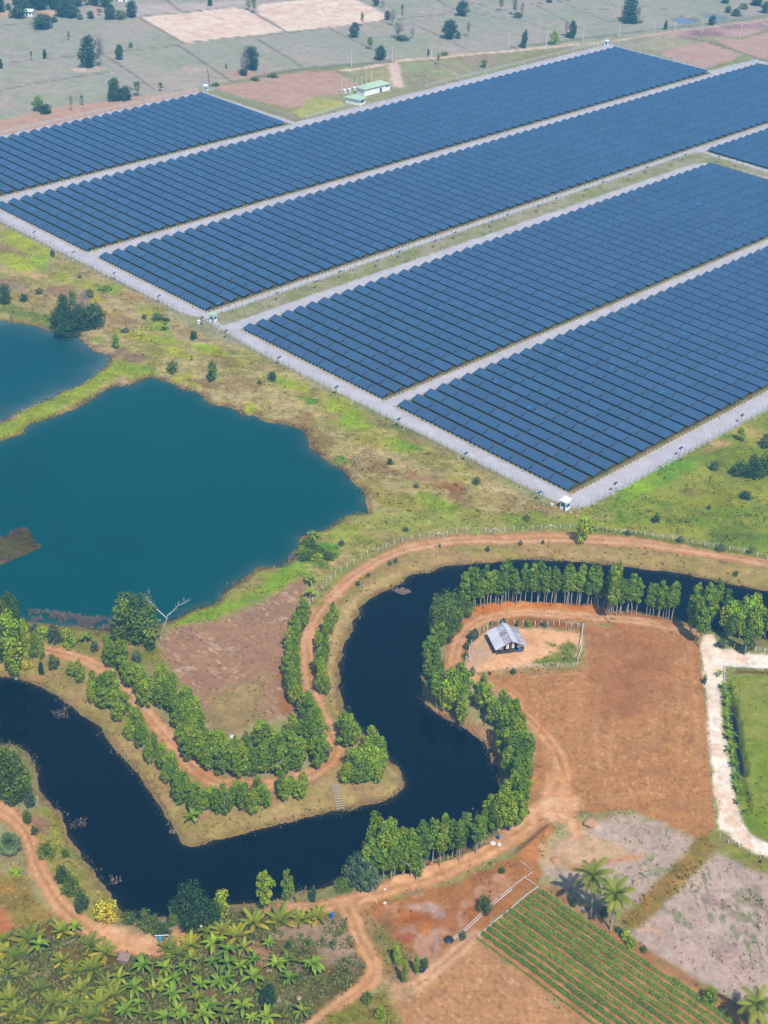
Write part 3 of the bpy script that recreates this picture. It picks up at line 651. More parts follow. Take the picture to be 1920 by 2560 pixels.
zone(G(T(1, 3, "1430,1095 1659,900") + T(2, 3, "0,895 165,775 300,870 430,950 640,1060 780,1150 880,1215 1000,1310 1240,1430 1460,1590 1560,1700 500,1700 200,1450 0,1285") + T(1, 3, "1550,1220")), mixn((180, 130, 92), (166, 118, 82), 4, 2.2, 60, 300, (196, 142, 102), 2), 0.8, 0.8, 'crop_plot', 0)
zone(G(T(1, 3, "1440,1100 1350,1170 1150,1340 1040,1430 950,1480 860,1490 900,1570 990,1720") + T(2, 3, "500,1720 200,1452 0,1290") + T(1, 3, "1550,1225")), rows((194, 146, 106), (182, 132, 94), (1, -.1), 1.0, 61, 290, 0.4, None, (212, 166, 130)), 0.8, 0.8, 'ploughed_field', 0)
zone(G(T(2, 3, "170,760 330,780 430,900 640,1010 780,1100 870,1170 950,1230 1100,1310 1230,1400 1350,1470 1550,1570 1659,1660 1500,1660 1240,1430 1000,1310 780,1150 640,1060 430,950")), mixn((172, 124, 90), (158, 120, 88), 3, 2.2, 62, 305, (140, 122, 82), 2), 0.8, 0.8, None, 0.2)
zone(G(T(2, 3, "330,790 450,860 600,900 640,1000 600,1040 450,920 340,830")), mixn((150, 122, 104), (166, 132, 106), 3, 2, 62, 305), 1.5, 1.0, None, 0.2, 0.8)
zone(G(T(1, 3, "640,930 760,870 900,850 1050,800 1200,770 1350,700 1500,640 1659,570") + T(2, 3, "60,500 160,420 230,360 260,420 200,500 150,600 200,680 150,770") + T(1, 3, "1659,900 1450,1080 1340,1170 1200,1260 1080,1300 980,1200 900,1140 820,1040 740,970")),
     mixn((180, 124, 84), (160, 110, 76), 6, 2.6, 63, 320, (200, 160, 140), 5), 1.0, 1.5, 'waste_ground', 0.2)
for q in [(1095, 2300, 30, 40, (196, 158, 146), 0), (1030, 2330, 46, 20, (190, 150, 136), -30), (1060, 2270, 40, 14, (198, 164, 150), 0), (1090, 2370, 12, 30, (192, 156, 142), 0), (1080, 2400, 40, 8, (186, 156, 140), 0), (1030, 2300, 60, 14, (184, 108, 56), 0), (1010, 2345, 30, 14, (172, 92, 44), -20), (1060, 2320, 20, 14, (206, 130, 64), 0),
          (960, 2310, 30, 26, (150, 112, 84), 0), (1200, 2270, 50, 20, (176, 116, 72), -30), (1240, 2220, 40, 16, (190, 136, 96), -30), (1130, 2300, 18, 30, (178, 112, 66), 0)]:
    patch(*q[:4], q[4], 0.8, q[5], 0.0)
zone(G(T(1, 3, "640,940 740,960 830,1060 920,1150 1020,1200 1090,1290 1060,1400 900,1420 820,1350 780,1230 700,1110 650,1010")), mixn((166, 136, 104), (150, 126, 88), 3, 2.5, 64, 300, (132, 128, 72), 3), 1.0, 1.2, None, 0.6)
patch(985, 2385, 26, 40, (128, 138, 66), 0.7, -25, 1.0); patch(960, 2340, 16, 30, (142, 140, 76), 0.6, -25, 1.0)
# plantation
zone(G(T(0, 3, "-300,1130 80,1060 330,990 560,1080 700,1130 900,1170 1050,1170 1200,1000 1500,930 1659,900") + T(1, 3, "100,880 380,880 560,920 600,1000 700,1180 740,1300 650,1440 480,1570 380,1700 0,1800") + T(0, 3, "-300,1800")), mixn((88, 88, 42), (116, 98, 62), 5, 2.5, 65, 290, (76, 92, 34), 4), 1.5, 1.5, 'plantation_ground', 0.5)
zone(G(T(1, 3, "100,1060 300,980 450,960 560,960 640,1100 700,1240 640,1300 480,1250 350,1150 200,1150")), mixn((168, 140, 118), (152, 132, 112), 4, 2.2, 66, 290), 2, 2, None, 0.2)
for q in [(760, 2470, 40, 26, (118, 124, 62), 0), (790, 2480, 60, 30, (116, 112, 66), 0), (640, 2390, 40, 16, (190, 142, 108), 0), (610, 2480, 50, 14, (180, 138, 104), 0), (560, 2460, 30, 12, (190, 146, 112), 0), (720, 2430, 30, 12, (184, 160, 130), 0), (690, 2500, 40, 18, (176, 154, 124), 0), (640, 2530, 40, 16, (96, 116, 44), 0), (570, 2530, 40, 20, (84, 120, 44), 0), (440, 2530, 30, 18, (176, 146, 116), 0), (50, 2380, 50, 12, (150, 130, 96), -20), (110, 2440, 46, 30, (112, 108, 58), 0), (180, 2420, 40, 20, (116, 108, 60), 0), (90, 2440, 24, 12, (170, 146, 118), 0), (150, 2360, 36, 8, (104, 122, 40), -25), (190, 2340, 36, 8, (108, 124, 42), -25), (410, 2360, 30, 10, (150, 108, 70), 0), (700, 2340, 40, 14, (170, 142, 118), 0), (330, 2440, 40, 40, (92, 100, 36), 0), (60, 2500, 60, 30, (100, 96, 44), 0), (650, 2390, 60, 30, (188, 144, 110), 0), (520, 2400, 60, 30, (124, 100, 62), 0), (480, 2490, 60, 30, (136, 108, 72), 0), (400, 2480, 40, 30, (120, 100, 60), 0), (560, 2350, 60, 20, (140, 110, 72), 0)]:
    patch(*q[:4], q[4], 0.7, q[5], 0.5)
track(G(T(1, 3, "1330,640 1330,640") ), 0.1, DIRT) if False else None
# left bank
zone(G(T(0, 3, "-300,600 0,690 150,700 250,850 380,980 330,1000 80,1060 90,1000 30,900 -300,800")), mixn((150, 130, 78), (128, 122, 68), 5, 2.5, 67, 320, (170, 132, 84), 3), 1.2, 1.2, None, 0.8)
zone(G(T(0, 3, "-300,830 0,880 40,950 95,1050 0,1130 -300,1250")), mixn((188, 122, 82), (176, 114, 76), 4, 2, 68, 310), 1.0, 1.0, 'bare_field', 0)
zone(G(T(0, 3, "200,250 290,240 370,300 440,430 560,620 700,810 800,940 780,1000 620,1000 520,970 400,830 300,640 240,500 180,380")), mixn((150, 150, 78), (136, 140, 68), 4, 2.2, 69, 330, (164, 146, 100), 3), 1.2, 1.2, None, 1.0)
zone(G(T(0, 3, "190,290 300,330 300,430 230,440 190,380")), mixn((146, 112, 98), (160, 124, 106), 3, 2, 70, 335), 1.5, 1.2, None, 0.2)
TANT = mixn((208, 156, 116), (196, 142, 104), 4, 2.2, 71, 310, (222, 170, 132), 2.5)
track(G(T(0, 3, "-250,240 -100,240 20,280 90,330 150,390 190,460 220,560 250,650 310,760 370,860 440,930 520,1000 600,1060 700,1110 820,1140 950,1160 1040,1160 1150,1100")), [4, 4.5, 4, 3.4, 3.6, 4, 4, 4.2, 4.2, 4.5, 5, 5], TANT, 'tan_track', 0.6, 0.7)
zone(G(T(0, 3, "600,1010 720,1020 900,1080 1040,1100 1040,1180 900,1170 720,1130")), mixn((226, 178, 140), (210, 158, 118), 3, 2, 72, 305), 1.5, 1.5, None, 0)
track(G(T(2, 3, "300,90 240,240 150,320 60,400 -10,440") + T(1, 3, "1620,462 1500,545 1350,612 1200,680 1050,735 900,775 750,818 600,868 500,890 400,900 280,900 150,905 60,920")), [6, 6.5, 6, 5, 4.6, 4.6, 4.4, 4.4, 4.2, 4.2, 3.5, 2], TANT, 'tan_track', 0.6, 0.7)
zone(G(T(2, 3, "230,150 380,140 460,210 400,300 470,390 420,440 300,350 240,360 200,330 150,360 120,340")), mixn((222, 168, 128), (206, 150, 110), 3, 2.2, 73, 335, (236, 196, 164), 2), 1.5, 1.5, None, 0)
track(G(T(1, 3, "575,890 610,940 640,1000 665,1080 712,1170 755,1250 768,1320 742,1380 660,1450 560,1520 480,1590 420,1640 340,1720")), [4.5, 3.6, 3.4, 3.4, 3.6, 3.8, 3.8, 3.8, 4], TANT, 'tan_track', 0.5, 0.6)
track(G(T(1, 3, "1420,1085 1300,1190 1150,1320 1030,1420 900,1460")), 3.4, mixn((218, 172, 138), (206, 156, 122), 3, 2.2, 74, 295), 'tan_track', 0.8, 0.8)
zone(G(T(1, 3, "830,1370 900,1430 1000,1420 960,1500 880,1490 800,1420")), mixn((200, 158, 126), (170, 144, 106), 3, 2, 75, 290), 1.2, 1.2, None, 0.2)
zone(G(T(1, 3, "400,1659 480,1590 700,1470 850,1430 900,1560 960,1720 380,1720")), mixn((140, 130, 74), (120, 124, 62), 4, 2.5, 76, 285, (158, 134, 96), 3), 1.2, 1.2, None, 0.9)
# muddy rims of the canal and ponds are painted by distance in the mesh below
# farm ground
GRAVEL = mixn((192, 190, 200), (182, 180, 190), 7, 1.6, 80, 520, (200, 198, 206), 3)
zone(FARM, GRAVEL, 0.5, 0.35, 'gravel_road', 0)
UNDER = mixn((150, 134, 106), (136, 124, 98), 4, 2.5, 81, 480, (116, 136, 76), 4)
ROW_SHADE = mixn((92, 88, 70), (80, 84, 58), 3, 2.5, 84, 480)  # ground colour darkened to paint in the shade under and between the rows
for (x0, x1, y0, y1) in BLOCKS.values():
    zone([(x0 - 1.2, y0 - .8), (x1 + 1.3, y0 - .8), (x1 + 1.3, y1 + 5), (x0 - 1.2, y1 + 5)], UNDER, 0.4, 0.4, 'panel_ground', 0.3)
    zone([(x0 + .6, y0 + 0.4), (x1 - .6, y0 + 0.4), (x1 - .6, y1 + 3), (x0 + .6, y1 + 3)], ROW_SHADE, 0.5, 0.5, None, 0.2)
MED = mixn((156, 152, 128), (134, 142, 98), 9, 2.2, 82, 520, (170, 160, 142), 5)
zone([(-394.2, 299.5), (-391.5, 298.2), (-388.5, 296.8), (-385, 297.3), (-384.6, 304), (-384.8, 330), (-384.2, 575), (-382.5, 584), (-378.5, 588.5), (-340, 591), (-150, 591), (-150, 597.2), (-385, 597.2), (-391.8, 598.2), (-394.5, 596), (-394.3, 400)], MED, 0.5, 0.5, 'median_strip', 0.6)
zone([(-408, 288), (-395.5, 295.2), (-388, 295.0), (-380.5, 294.0), (-360, 292.3), (-380, 286)], MED, 0.8, 0.8, None, 0.7)
track([(-566, 291.2), (-400, 291.2)], 1.6, mixn((146, 142, 124), (160, 152, 128), 3, 2, 83, 540), None, 0.5, 0.5, 0.6)

# ------------------------------------------------------------------ the ground sheet: one grid round the point below the camera, split by zone
az = np.concatenate([np.arange(-180, -24, 4.0), np.degrees(np.arange(math.radians(-24), math.radians(24), 0.00100)), np.arange(24, 180, 4.0)])
az = np.radians(az)
dep = np.concatenate([np.radians([88, 80, 72, 66, 61, 58, 56]), np.arange(math.radians(54.5), math.radians(10.6), -0.00080), np.radians([10.2, 9.6, 8.8, 8, 7, 6, 5.2, 4.4, 3.7, 3.1])])
rad = CAMH / np.tan(dep)
NA, NR = len(az), len(rad)
AZ, RD_ = np.meshgrid(az, rad)
head = YAW + AZ
GX = (RD_ * np.sin(head)).ravel(); GY = (RD_ * np.cos(head)).ravel()
GZ = terrain_z(GX, GY)
GZ[RD_.ravel() > 1400] *= 0.2
gcol = mixn((160, 156, 120), (140, 146, 96), 30, 2.5, 90, 430, (150, 132, 100), 18)(GX, GY)
ggrass = np.full(GX.shape, 0.5)
gzone = np.zeros(GX.shape, np.int32)
znames = ['ground']
order = np.argsort(GX); sx = GX[order]
for Z in ZONES:
    P = Z['P']; m = Z['soft'] + Z['amp'] + 1 + (np.max(Z['path']) / 2 if Z['path'] is not None else 0)
    a, b = np.searchsorted(sx, [P[:, 0].min() - m, P[:, 0].max() + m])
    i = order[a:b]
    i = i[(GY[i] > P[:, 1].min() - m) & (GY[i] < P[:, 1].max() + m)]
    if not len(i): continue
    x, y = GX[i], GY[i]
    d = sd_poly(x, y, P) if Z['path'] is None else sd_path(x, y, P, Z['path'])
    k = d > -m; i, x, y, d = i[k], x[k], y[k], d[k]
    if not len(i): continue
    d = d + (fbm(x, y, Z['ns'], 7, 3) - 0.5) * 2 * Z['amp']
    w = sstep(-Z['soft'], Z['soft'], d) * Z['s']
    gcol[i] = gcol[i] * (1 - w[:, None]) + Z['fn'](x, y) * w[:, None]
    if Z['grass'] is not None: ggrass[i] = ggrass[i] * (1 - w) + Z['grass'] * w
    if Z['name']:
        if Z['name'] not in znames: znames.append(Z['name'])
        gzone[i[d > 0]] = znames.index(Z['name'])
# small scale unevenness of grass, weeds and soil, everywhere outside the farm
tex = 0.80 + 0.4 * fbm(GX, GY, 1.7, 95, 3)
tex2 = 0.86 + 0.28 * fbm(GX + GY, (GY - GX) * 2.2, 5.0, 96, 3)
k_ = np.clip(0.35 + ggrass, 0, 1)
gcol *= (1 + (tex * tex2 - 1) * k_)[:, None]
# wet rims
for k, c, w in (('pond', (122, 92, 72), 1.6), ('pond2', (150, 112, 92), 1.6), ('canal', (128, 102, 82), 1.3), ('ditch', (70, 70, 50), 0.5), ('tank1', (110, 110, 118), 3), ('tank2', (110, 110, 118), 3)):
    b = BOUNDS[k]
    i = np.nonzero((GX > b[0] - 6) & (GX < b[1] + 6) & (GY > b[2] - 6) & (GY < b[3] + 6))[0]
    d = -sd_poly(GX[i], GY[i], WATERS[k])
    wv = (1 - sstep(w * 0.5, w * 1.6, d + (fbm(GX[i], GY[i], 2.5, 41, 3) - 0.5) * 2 * w)) * 0.55
    gcol[i] = gcol[i] * (1 - wv[:, None]) + alb(c, 420) * wv[:, None]
    ggrass[i] *= (1 - wv)
    gzone[i[d < -0.5]] = 0
idx = np.arange(NA * NR).reshape(NR, NA)
q00, q01, q10, q11 = idx[:-1, :-1].ravel(), idx[:-1, 1:].ravel(), idx[1:, :-1].ravel(), idx[1:, 1:].ravel()
Q = np.stack([q00, q01, q11, q10], 1)[:, ::-1]
wrap = np.stack([idx[:-1, -1], idx[:-1, 0], idx[1:, 0], idx[1:, -1]], 1)[:, ::-1]
Q = np.concatenate([Q, wrap])
fz = gzone[Q[:, 0]]
GV = np.stack([GX, GY, GZ], 1)
for zi, nm in enumerate(znames):
    q = Q[fz == zi]
    if not len(q): continue
    used, inv = np.unique(q, return_inverse=True)
    me = quads_mesh(nm, GV[used], inv.reshape(q.shape), MROAD if nm == 'gravel_road' else MG, gcol[used], smooth=True)
    tag(obj(nm, me), kind='structure')

# ------------------------------------------------------------------ water sheets
MW = dict(pond=mat_water("teal_pond_water", (0, 0, 0), 0.16, 1.33, 0.5, 0.06, True, 0.16),
          canal=mat_water("dark_canal_water", (0, 0, 0), 0.02, 1.33, 0.4, 0.012, True, 0.34),
          tank=mat_water("pale_tank_water", (0, 0, 0), 0.1, 1.33, 0.6, 0.02, True))
def sheet(name, key, m, deep, shallow, reach, z=ZW):
    """water surface cut from the same grid as the ground, clearer over the shallow rim"""
    P = WATERS[key]; b = BOUNDS[key]
    near = np.nonzero((GX > b[0] - 6) & (GX < b[1] + 6) & (GY > b[2] - 6) & (GY < b[3] + 6))[0]
    d = np.full(GX.shape, -99.0); d[near] = sd_poly(GX[near], GY[near], P)
    q = Q[(d[Q] > (-2.5 if key != 'ditch' else -0.6)).any(1) & (GZ[Q] < z + 0.25).any(1)]
    used, inv = np.unique(q, return_inverse=True)
    dd = d[used] + (fbm(GX[used], GY[used], 7.0, 61, 3) - 0.5) * reach * 1.6
    w = np.exp(-np.clip(dd, 0, None) / reach)[:, None] * 0.8
    col = np.array(deep) * (1 - w) + np.array(shallow) * w
    V = np.stack([GX[used], GY[used], np.full(len(used), z)], 1)
    return tag(obj(name, quads_mesh(name, V, inv.reshape(q.shape), m, col, True)), kind='structure')
MURK = (0.050, 0.060, 0.045)
sheet('pond_water', 'pond', MW['pond'], (0.0002, 0.046, 0.050), (0.040, 0.075, 0.065), 1.6); sheet('pond_water', 'pond2', MW['pond'], (0.0002, 0.050, 0.058), (0.08, 0.11, 0.11), 3.5)
sheet('canal_water', 'canal', MW['canal'], (0.0002, 0.0005, 0.0016), (0.022, 0.018, 0.013), 0.6); sheet('ditch_water', 'ditch', MW['canal'], (0.0, 0.002, 0.006), MURK, 0.3)
sheet('pool_water', 'tank1', MW['tank'], (0.12, 0.17, 0.26), (0.12, 0.17, 0.26), 1.0); sheet('pool_water', 'tank2', MW['tank'], (0.12, 0.17, 0.26), (0.12, 0.17, 0.26), 1.0)
# ================================================================== the solar farm
def mat_panel():
    m, N, L, B = new_mat("blue_solar_glass")
    tc = N.new("ShaderNodeTexCoord"); oi = N.new("ShaderNodeObjectInfo")
    sp = N.new("ShaderNodeSeparateXYZ"); L.new(tc.outputs["Object"], sp.inputs[0])
    u = math_node(N, L, 'DIVIDE', sp.outputs[0], 0.9875)
    v = math_node(N, L, 'DIVIDE', sp.outputs[1], 1.525)
    def edge(q, w):
        fr = math_node(N, L, 'FRACT', q, 0)
        a = math_node(N, L, 'ABSOLUTE', math_node(N, L, 'SUBTRACT', fr, 0.5), 0)
        return math_node(N, L, 'GREATER_THAN', a, 0.5 - w)
    e = math_node(N, L, 'MAXIMUM', edge(u, 0.018), edge(v, 0.014))
    cb = N.new("ShaderNodeCombineXYZ")
    L.new(math_node(N, L, 'FLOOR', u, 0), cb.inputs[0]); L.new(math_node(N, L, 'FLOOR', v, 0), cb.inputs[1])
    L.new(math_node(N, L, 'MULTIPLY', oi.outputs["Random"], 97.0), cb.inputs[2])
    wn = N.new("ShaderNodeTexWhiteNoise"); L.new(cb.outputs[0], wn.inputs["Vector"])
    odd = math_node(N, L, 'GREATER_THAN', wn.outputs["Value"], 0.9985)
    m1 = N.new("ShaderNodeMix"); m1.data_type = 'RGBA'; L.new(odd, m1.inputs["Factor"])
    m1.inputs["A"].default_value = (*PANEL_COL, 1); m1.inputs["B"].default_value = (0.02, 0.13, 0.26, 1)
    val = math_node(N, L, 'ADD', mapr(N, L, oi.outputs["Random"], 0, 1, 0.93, 1.07), mapr(N, L, wn.outputs["Value"], 0, 1, -0.05, 0.05))
    m2 = N.new("ShaderNodeMix"); m2.data_type = 'RGBA'
    L.new(math_node(N, L, 'MULTIPLY', e, 0.35), m2.inputs["Factor"])
    L.new(scale_col(N, L, m1.outputs["Result"], val), m2.inputs["A"]); m2.inputs["B"].default_value = (0.20, 0.23, 0.28, 1)
    L.new(m2.outputs["Result"], B.inputs["Base Color"])
    B.inputs["Roughness"].default_value = 0.22; B.inputs["Specular IOR Level"].default_value = 0.5
    return m
PANEL_COL = (0.034, 0.074, 0.146)
MPANEL = mat_panel()
MFRAME = plain("dark_galvanised_frame", (0.16, 0.17, 0.18), 0.5, 0.4)
TILT = math.radians(18.2); PITCHY = 5.95; TW, TD, TL = 8.03, 3.35, 7.66
ZLOW = 0.82
def table_mesh(w):
    b = MB()
    c, s = math.cos(TILT), math.sin(TILT)
    def P(x, t, n): return (x, t * c - n * s, ZLOW + t * s + n * c)
    b.add([P(0, 0, 0), P(w, 0, 0), P(w, TD, 0), P(0, TD, 0), P(0, 0, .05), P(w, 0, .05), P(w, TD, .05), P(0, TD, .05)],
          [(3, 2, 1, 0), (4, 5, 6, 7), (0, 1, 5, 4), (1, 2, 6, 5), (2, 3, 7, 6), (3, 0, 4, 7)])
    return b.mesh('panel_table', MPANEL)
def frame_mesh(w):
    b = MB(); c, s = math.cos(TILT), math.sin(TILT)
    for t in (0.55, 2.65):
        z = ZLOW + t * s - 0.10
        b.box(0.05, t * c - 0.05, z - 0.06, w - 0.05, t * c + 0.05, z + 0.04)
        x = 0.8
        while x < w:
            b.box(x - 0.05, t * c - 0.045, -0.3, x + 0.05, t * c + 0.045, z - 0.06); x += 4.0
    x = 0.8
    while x < w:
        b.tube([(x + .06, 0.55 * c, 0.35), (x + .06, 2.65 * c, ZLOW + 2.65 * s - 0.2)], 0.035, 4); x += 4.0
    return b.mesh('support_frame', MFRAME)
TMESH = {TL: table_mesh(TL), 3.9: table_mesh(3.9)}
FMESH = {}
ORD = ['front', 'second', 'third', 'fourth', 'fifth', 'sixth', 'seventh', 'eighth', 'ninth', 'tenth', 'eleventh', 'twelfth']
BL = dict(nearest='the nearest block behind the corner booth', second='the second block, before the grassy strip',
          third='the block just beyond the grassy strip', fourth='the long block nearest the power house',
          farthest='the short block at the far left', corner='the small block at the right edge')
TABLES = dict(nearest=(9, 0), second=(9, 0), third=(8, 3.9), fourth=(8, 3.9), farthest=(8, 3.9), corner=(9, 0))
def seen(x, y, z=1.2, m=70):
    px, py, k = proj(x, y, z)
    return k > 0 and -m < px < 1920 + m and -m < py < 2560 + m
NROWS = 0
for key, (x0, x1, y0, y1) in BLOCKS.items():
    nfull, half = TABLES[key]
    slots = ([(x0, 3.9)] if half else []) + [(x0 + (4.03 if half else 0) + TW * i, TL) for i in range(nfull)]
    k = 0; y = y0
    while y + 3.1 < y1 + 2.5:
        use = [(x, w) for x, w in slots if seen(x + w / 2, y + 1.5)]
        if use:
            xa, xb = use[0][0], use[-1][0] + use[-1][1]
            if k < 12: lab = '%s row of blue panels in %s' % (ORD[k], BL[key])
            else: lab = 'blue panel row farther back in %s' % BL[key]
            r = thing('solar_panel_row', lab, 'solar panels', (xa, y, 0), 0, 'rows of solar panels in ' + BL[key])
            for x, w in use: obj('panel_table', TMESH[w], r, (x - xa, 0, 0))
            L_ = round(xb - xa, 2)
            if L_ not in FMESH: FMESH[L_] = frame_mesh(L_)
            obj('support_frame', FMESH[L_], r)
            NROWS += 1
        k += 1; y = y0 + k * PITCHY
print('solar rows', NROWS)

# ---- low white posts and kerbs round the blocks
b = MB(); b.box(-0.06, -0.06, -0.2, 0.06, 0.06, 0.85); POSTM = b.mesh('post', MWHITE)
def kerb_fence(P0, P1, label, cap=100, step=1.9):
    P0, P1 = np.array(P0, float), np.array(P1, float)
    L_ = np.hypot(*(P1 - P0)); d = (P1 - P0) / L_; n = int(L_ / step)
    t = thing('low_post_fence', label, 'fence', (P0[0], P0[1], 0), math.atan2(d[1], d[0]))
    kb = MB(); kb.box(0, -0.12, -0.2, L_, 0.12, 0.1)
    obj('kerb', kb.mesh('kerb', MKERB), t)
    rb = MB(); rb.tube([(0, 0, 0.72), (L_, 0, 0.72)], 0.018, 4); obj('wire', rb.mesh('wire', MSTEEL), t)
    rest = MB(); nr = 0
    for i in range(n + 1):
        q = P0 + d * i * step
        if not seen(q[0], q[1], 0.5, 20): continue
        if i <= cap - 1: obj('post', POSTM, t, (i * step, 0, 0.02))
        else: rest.box(i * step - .07, -.07, .02, i * step + .07, .07, .97); nr += 1
    if nr: tag(obj('far_posts', rest.mesh('far_posts', MWHITE), t), kind='stuff')
for key, nm in (('nearest', 'the nearest panel block'), ('second', 'the second block'), ('third', 'the third block'), ('fourth', 'the fourth block'), ('farthest', 'the far left panel block')):
    x0, x1, y0, y1 = BLOCKS[key]
    if key != 'farthest': kerb_fence((x0 - 0.6, y0 - 0.55), (x1 + 1.15, y0 - 0.55), 'white posts on a pink kerb along the front of ' + nm)
    kerb_fence((x1 + 1.25, y0 - 0.45), (x1 + 1.25, min(y1 + 3, 700)), 'white posts on a pink kerb down the right of ' + nm)

# ---- chain link fences
def mat_mesh():
    m, N, L, B = new_mat("chain_link_wire")
    B.inputs["Base Color"].default_value = (0.55, 0.55, 0.53, 1); B.inputs["Roughness"].default_value = 0.6
    B.inputs["Alpha"].default_value = 0.24
    return m
MLINK = mat_mesh()
b = MB(); b.box(-0.06, -0.06, -0.3, 0.06, 0.06, 2.2); b.tube([(0, 0, 2.2), (0, -0.32, 2.55)], 0.045, 4); LINKPOST = b.mesh('post', MSTEEL)
b = MB(); b.tube([(0, 0, 1.9), (0.0, -1.7, 0.05)], 0.06, 5); BRACE = b.mesh('brace', MWHITE)
def link_fence(P, label, step=3.0):
    P = np.array(P, float)
    t = thing('chain_link_fence', label, 'fence', (P[0][0], P[0][1], 0))
    pan = MB(); acc = 0; n = 0
    for a, c in zip(P[:-1], P[1:]):
        L_ = np.hypot(*(c - a)); d = (c - a) / L_; k = max(1, int(round(L_ / step)))
        ang = math.atan2(d[1], d[0])
        a0, c0 = a - P[0], c - P[0]
        pan.add([(a0[0], a0[1], 0.05), (c0[0], c0[1], 0.05), (c0[0], c0[1], 2.2), (a0[0], a0[1], 2.2)], [(0, 1, 2, 3)])
        for i in range(k):
            q = a + d * L_ * i / k
            if not seen(q[0], q[1], 1, 20): continue
            if n < 100: obj('post', LINKPOST, t, (q[0] - P[0][0], q[1] - P[0][1], 0), ang)
            if n % 8 == 4: obj('brace', BRACE, t, (q[0] - P[0][0], q[1] - P[0][1], 0), ang)
            n += 1
    obj('wire_mesh', pan.mesh('wire_mesh', MLINK), t)
link_fence([(-566, 291.6), (-404.5, 291.6), (-399.5, 293.5)], 'chain link fence along the front gravel road left of the middle booth')
link_fence([(-392.5, 293.6), (-384, 293.2), (-360, 291.3), (-226, 291.6)], 'chain link fence between the wild grass and the front road up to the near booth')
link_fence([(-218.3, 295.0), (-216.8, 299.0), (-216.8, 450)], 'chain link fence along the right hand gravel road above the green meadow')
link_fence([(-393.2, 300), (-393.6, 590)], 'chain link fence down the grassy strip between two gravel lanes', 3.2)
link_fence([(-553.5, 479.8), (-622, 479.8), (-628, 474), (-628, 300)], 'chain link fence round the far left panel block', 4.0)
link_fence([(-553.6, 484), (-556.5, 520)], 'short chain link fence beside the power house yard', 3.0)
link_fence([(-556.0, 572), (-556.0, 727), (-480, 729)], 'chain link fence along the far edge of the farm behind the panels', 4.0)

# ---- solar lamp posts along the lanes
b = MB(); b.tube([(0, 0, -0.2), (0, 0, 3.2)], [0.06, 0.045], 6); b.tube([(0, 0, 2.7), (0.5, 0, 2.85)], 0.03, 5); LPOLE = b.mesh('pole', MSTEEL)
b = MB(); b.box(-0.42, -0.75, 0.0, 0.42, 0.75, 0.05); LPAN = b.mesh('solar_panel', MPANEL)
b = MB(); b.box(0.35, -0.12, 2.74, 0.75, 0.12, 2.82); LHEAD = b.mesh('lamp_head', MWHITE)
def lamp(px, py, label, group):
    p = g(px, py, 3.25)
    t = thing('solar_lamp', label, 'street lamp', (p[0], p[1], 0), random.uniform(-.1, .1), group)
    obj('pole', LPOLE, t); obj('lamp_head', LHEAD, t)
    q = obj('solar_panel', LPAN, t, (0, 0, 3.2)); q.rotation_euler = (math.radians(14), 0, 0)
    return t
for pts, lab in ((T(0, 0, "222,1502 476,1632") + T(0, 1, "740,108 1030,256"), 'solar lamp post by the front gravel road in front of the left blocks'),
                 (T(0, 1, "1310,400"), 'solar lamp post on the road bend left of the middle booth'), (T(0, 1, "1466,484"), 'solar lamp post at the rounded road end of the grassy strip'),
                 (T(1, 1, "150,655 522,847"), 'solar lamp post on the front road before the second block'),
                 (T(1, 1, "925,1055"), 'solar lamp post opposite the lane mouth on the front road'), (T(1, 1, "1360,1277"), 'solar lamp post on the front road before the nearest block'),
                 (T(2, 1, "180,1530"), 'solar lamp post just left of the near white booth'), (T(2, 1, "670,1473"), 'solar lamp post first up the right road from the near booth'),
                 (T(2, 1, "1095,1243 1493,1030"), 'solar lamp post farther up the right hand gravel road'),
                 (T(1, 1, "137,240 390,165 545,100 788,28") + T(1, 0, "930,1628 1160,1562 1290,1506 1530,1435 1630,1390") + T(2, 0, "175,1333 290,1282 480,1228 590,1180 770,1130 877,1084 1047,1035 1125,1000"), 'solar lamp post along the lane beside the grassy strip'),
                 (T(2, 0, "1343,1015 1465,1040"), 'solar lamp post on the cross lane at the right edge')):
    for p in pts: lamp(p[0], p[1], lab, 'solar lamps along the farm lanes')

# ---- white booths
MBOOTH = plain("white_booth_paint", (0.74, 0.80, 0.82), 0.6, var=0.06)
MGLASS = plain("dark_blue_window_glass", (0.02, 0.10, 0.16), 0.15, spec=0.6)
def mat_corr(name, a, b_, scale, axis='X', rust=0.0, rust_c=(0.25, 0.14, 0.10), stretch=(1, 1, 1)):
    m, N, L, B = new_mat(name)
    tc = N.new("ShaderNodeTexCoord"); w = N.new("ShaderNodeTexWave"); w.wave_type = 'BANDS'; w.bands_direction = axis
    w.inputs["Scale"].default_value = scale; w.inputs["Distortion"].default_value = 0
    L.new(tc.outputs["Object"], w.inputs["Vector"])
    mp = N.new("ShaderNodeMapping"); mp.inputs["Scale"].default_value = stretch; L.new(tc.outputs["Object"], mp.inputs[0])
    n = noise_node(N, L, 0.55, 5, mp.outputs[0], 0.7)
    mx = N.new("ShaderNodeMix"); mx.data_type = 'RGBA'
    L.new(w.outputs["Fac"], mx.inputs["Factor"]); mx.inputs["A"].default_value = (*a, 1); mx.inputs["B"].default_value = (*b_, 1)
    m2 = N.new("ShaderNodeMix"); m2.data_type = 'RGBA'
    L.new(mapr(N, L, n.outputs["Fac"], 0.42, 0.60, 0, rust), m2.inputs["Factor"])
    L.new(mx.outputs["Result"], m2.inputs["A"]); m2.inputs["B"].default_value = (*rust_c, 1)
    L.new(m2.outputs["Result"], B.inputs["Base Color"])
    B.inputs["Roughness"].default_value = 0.5; B.inputs["Metallic"].default_value = 0.1
    return m
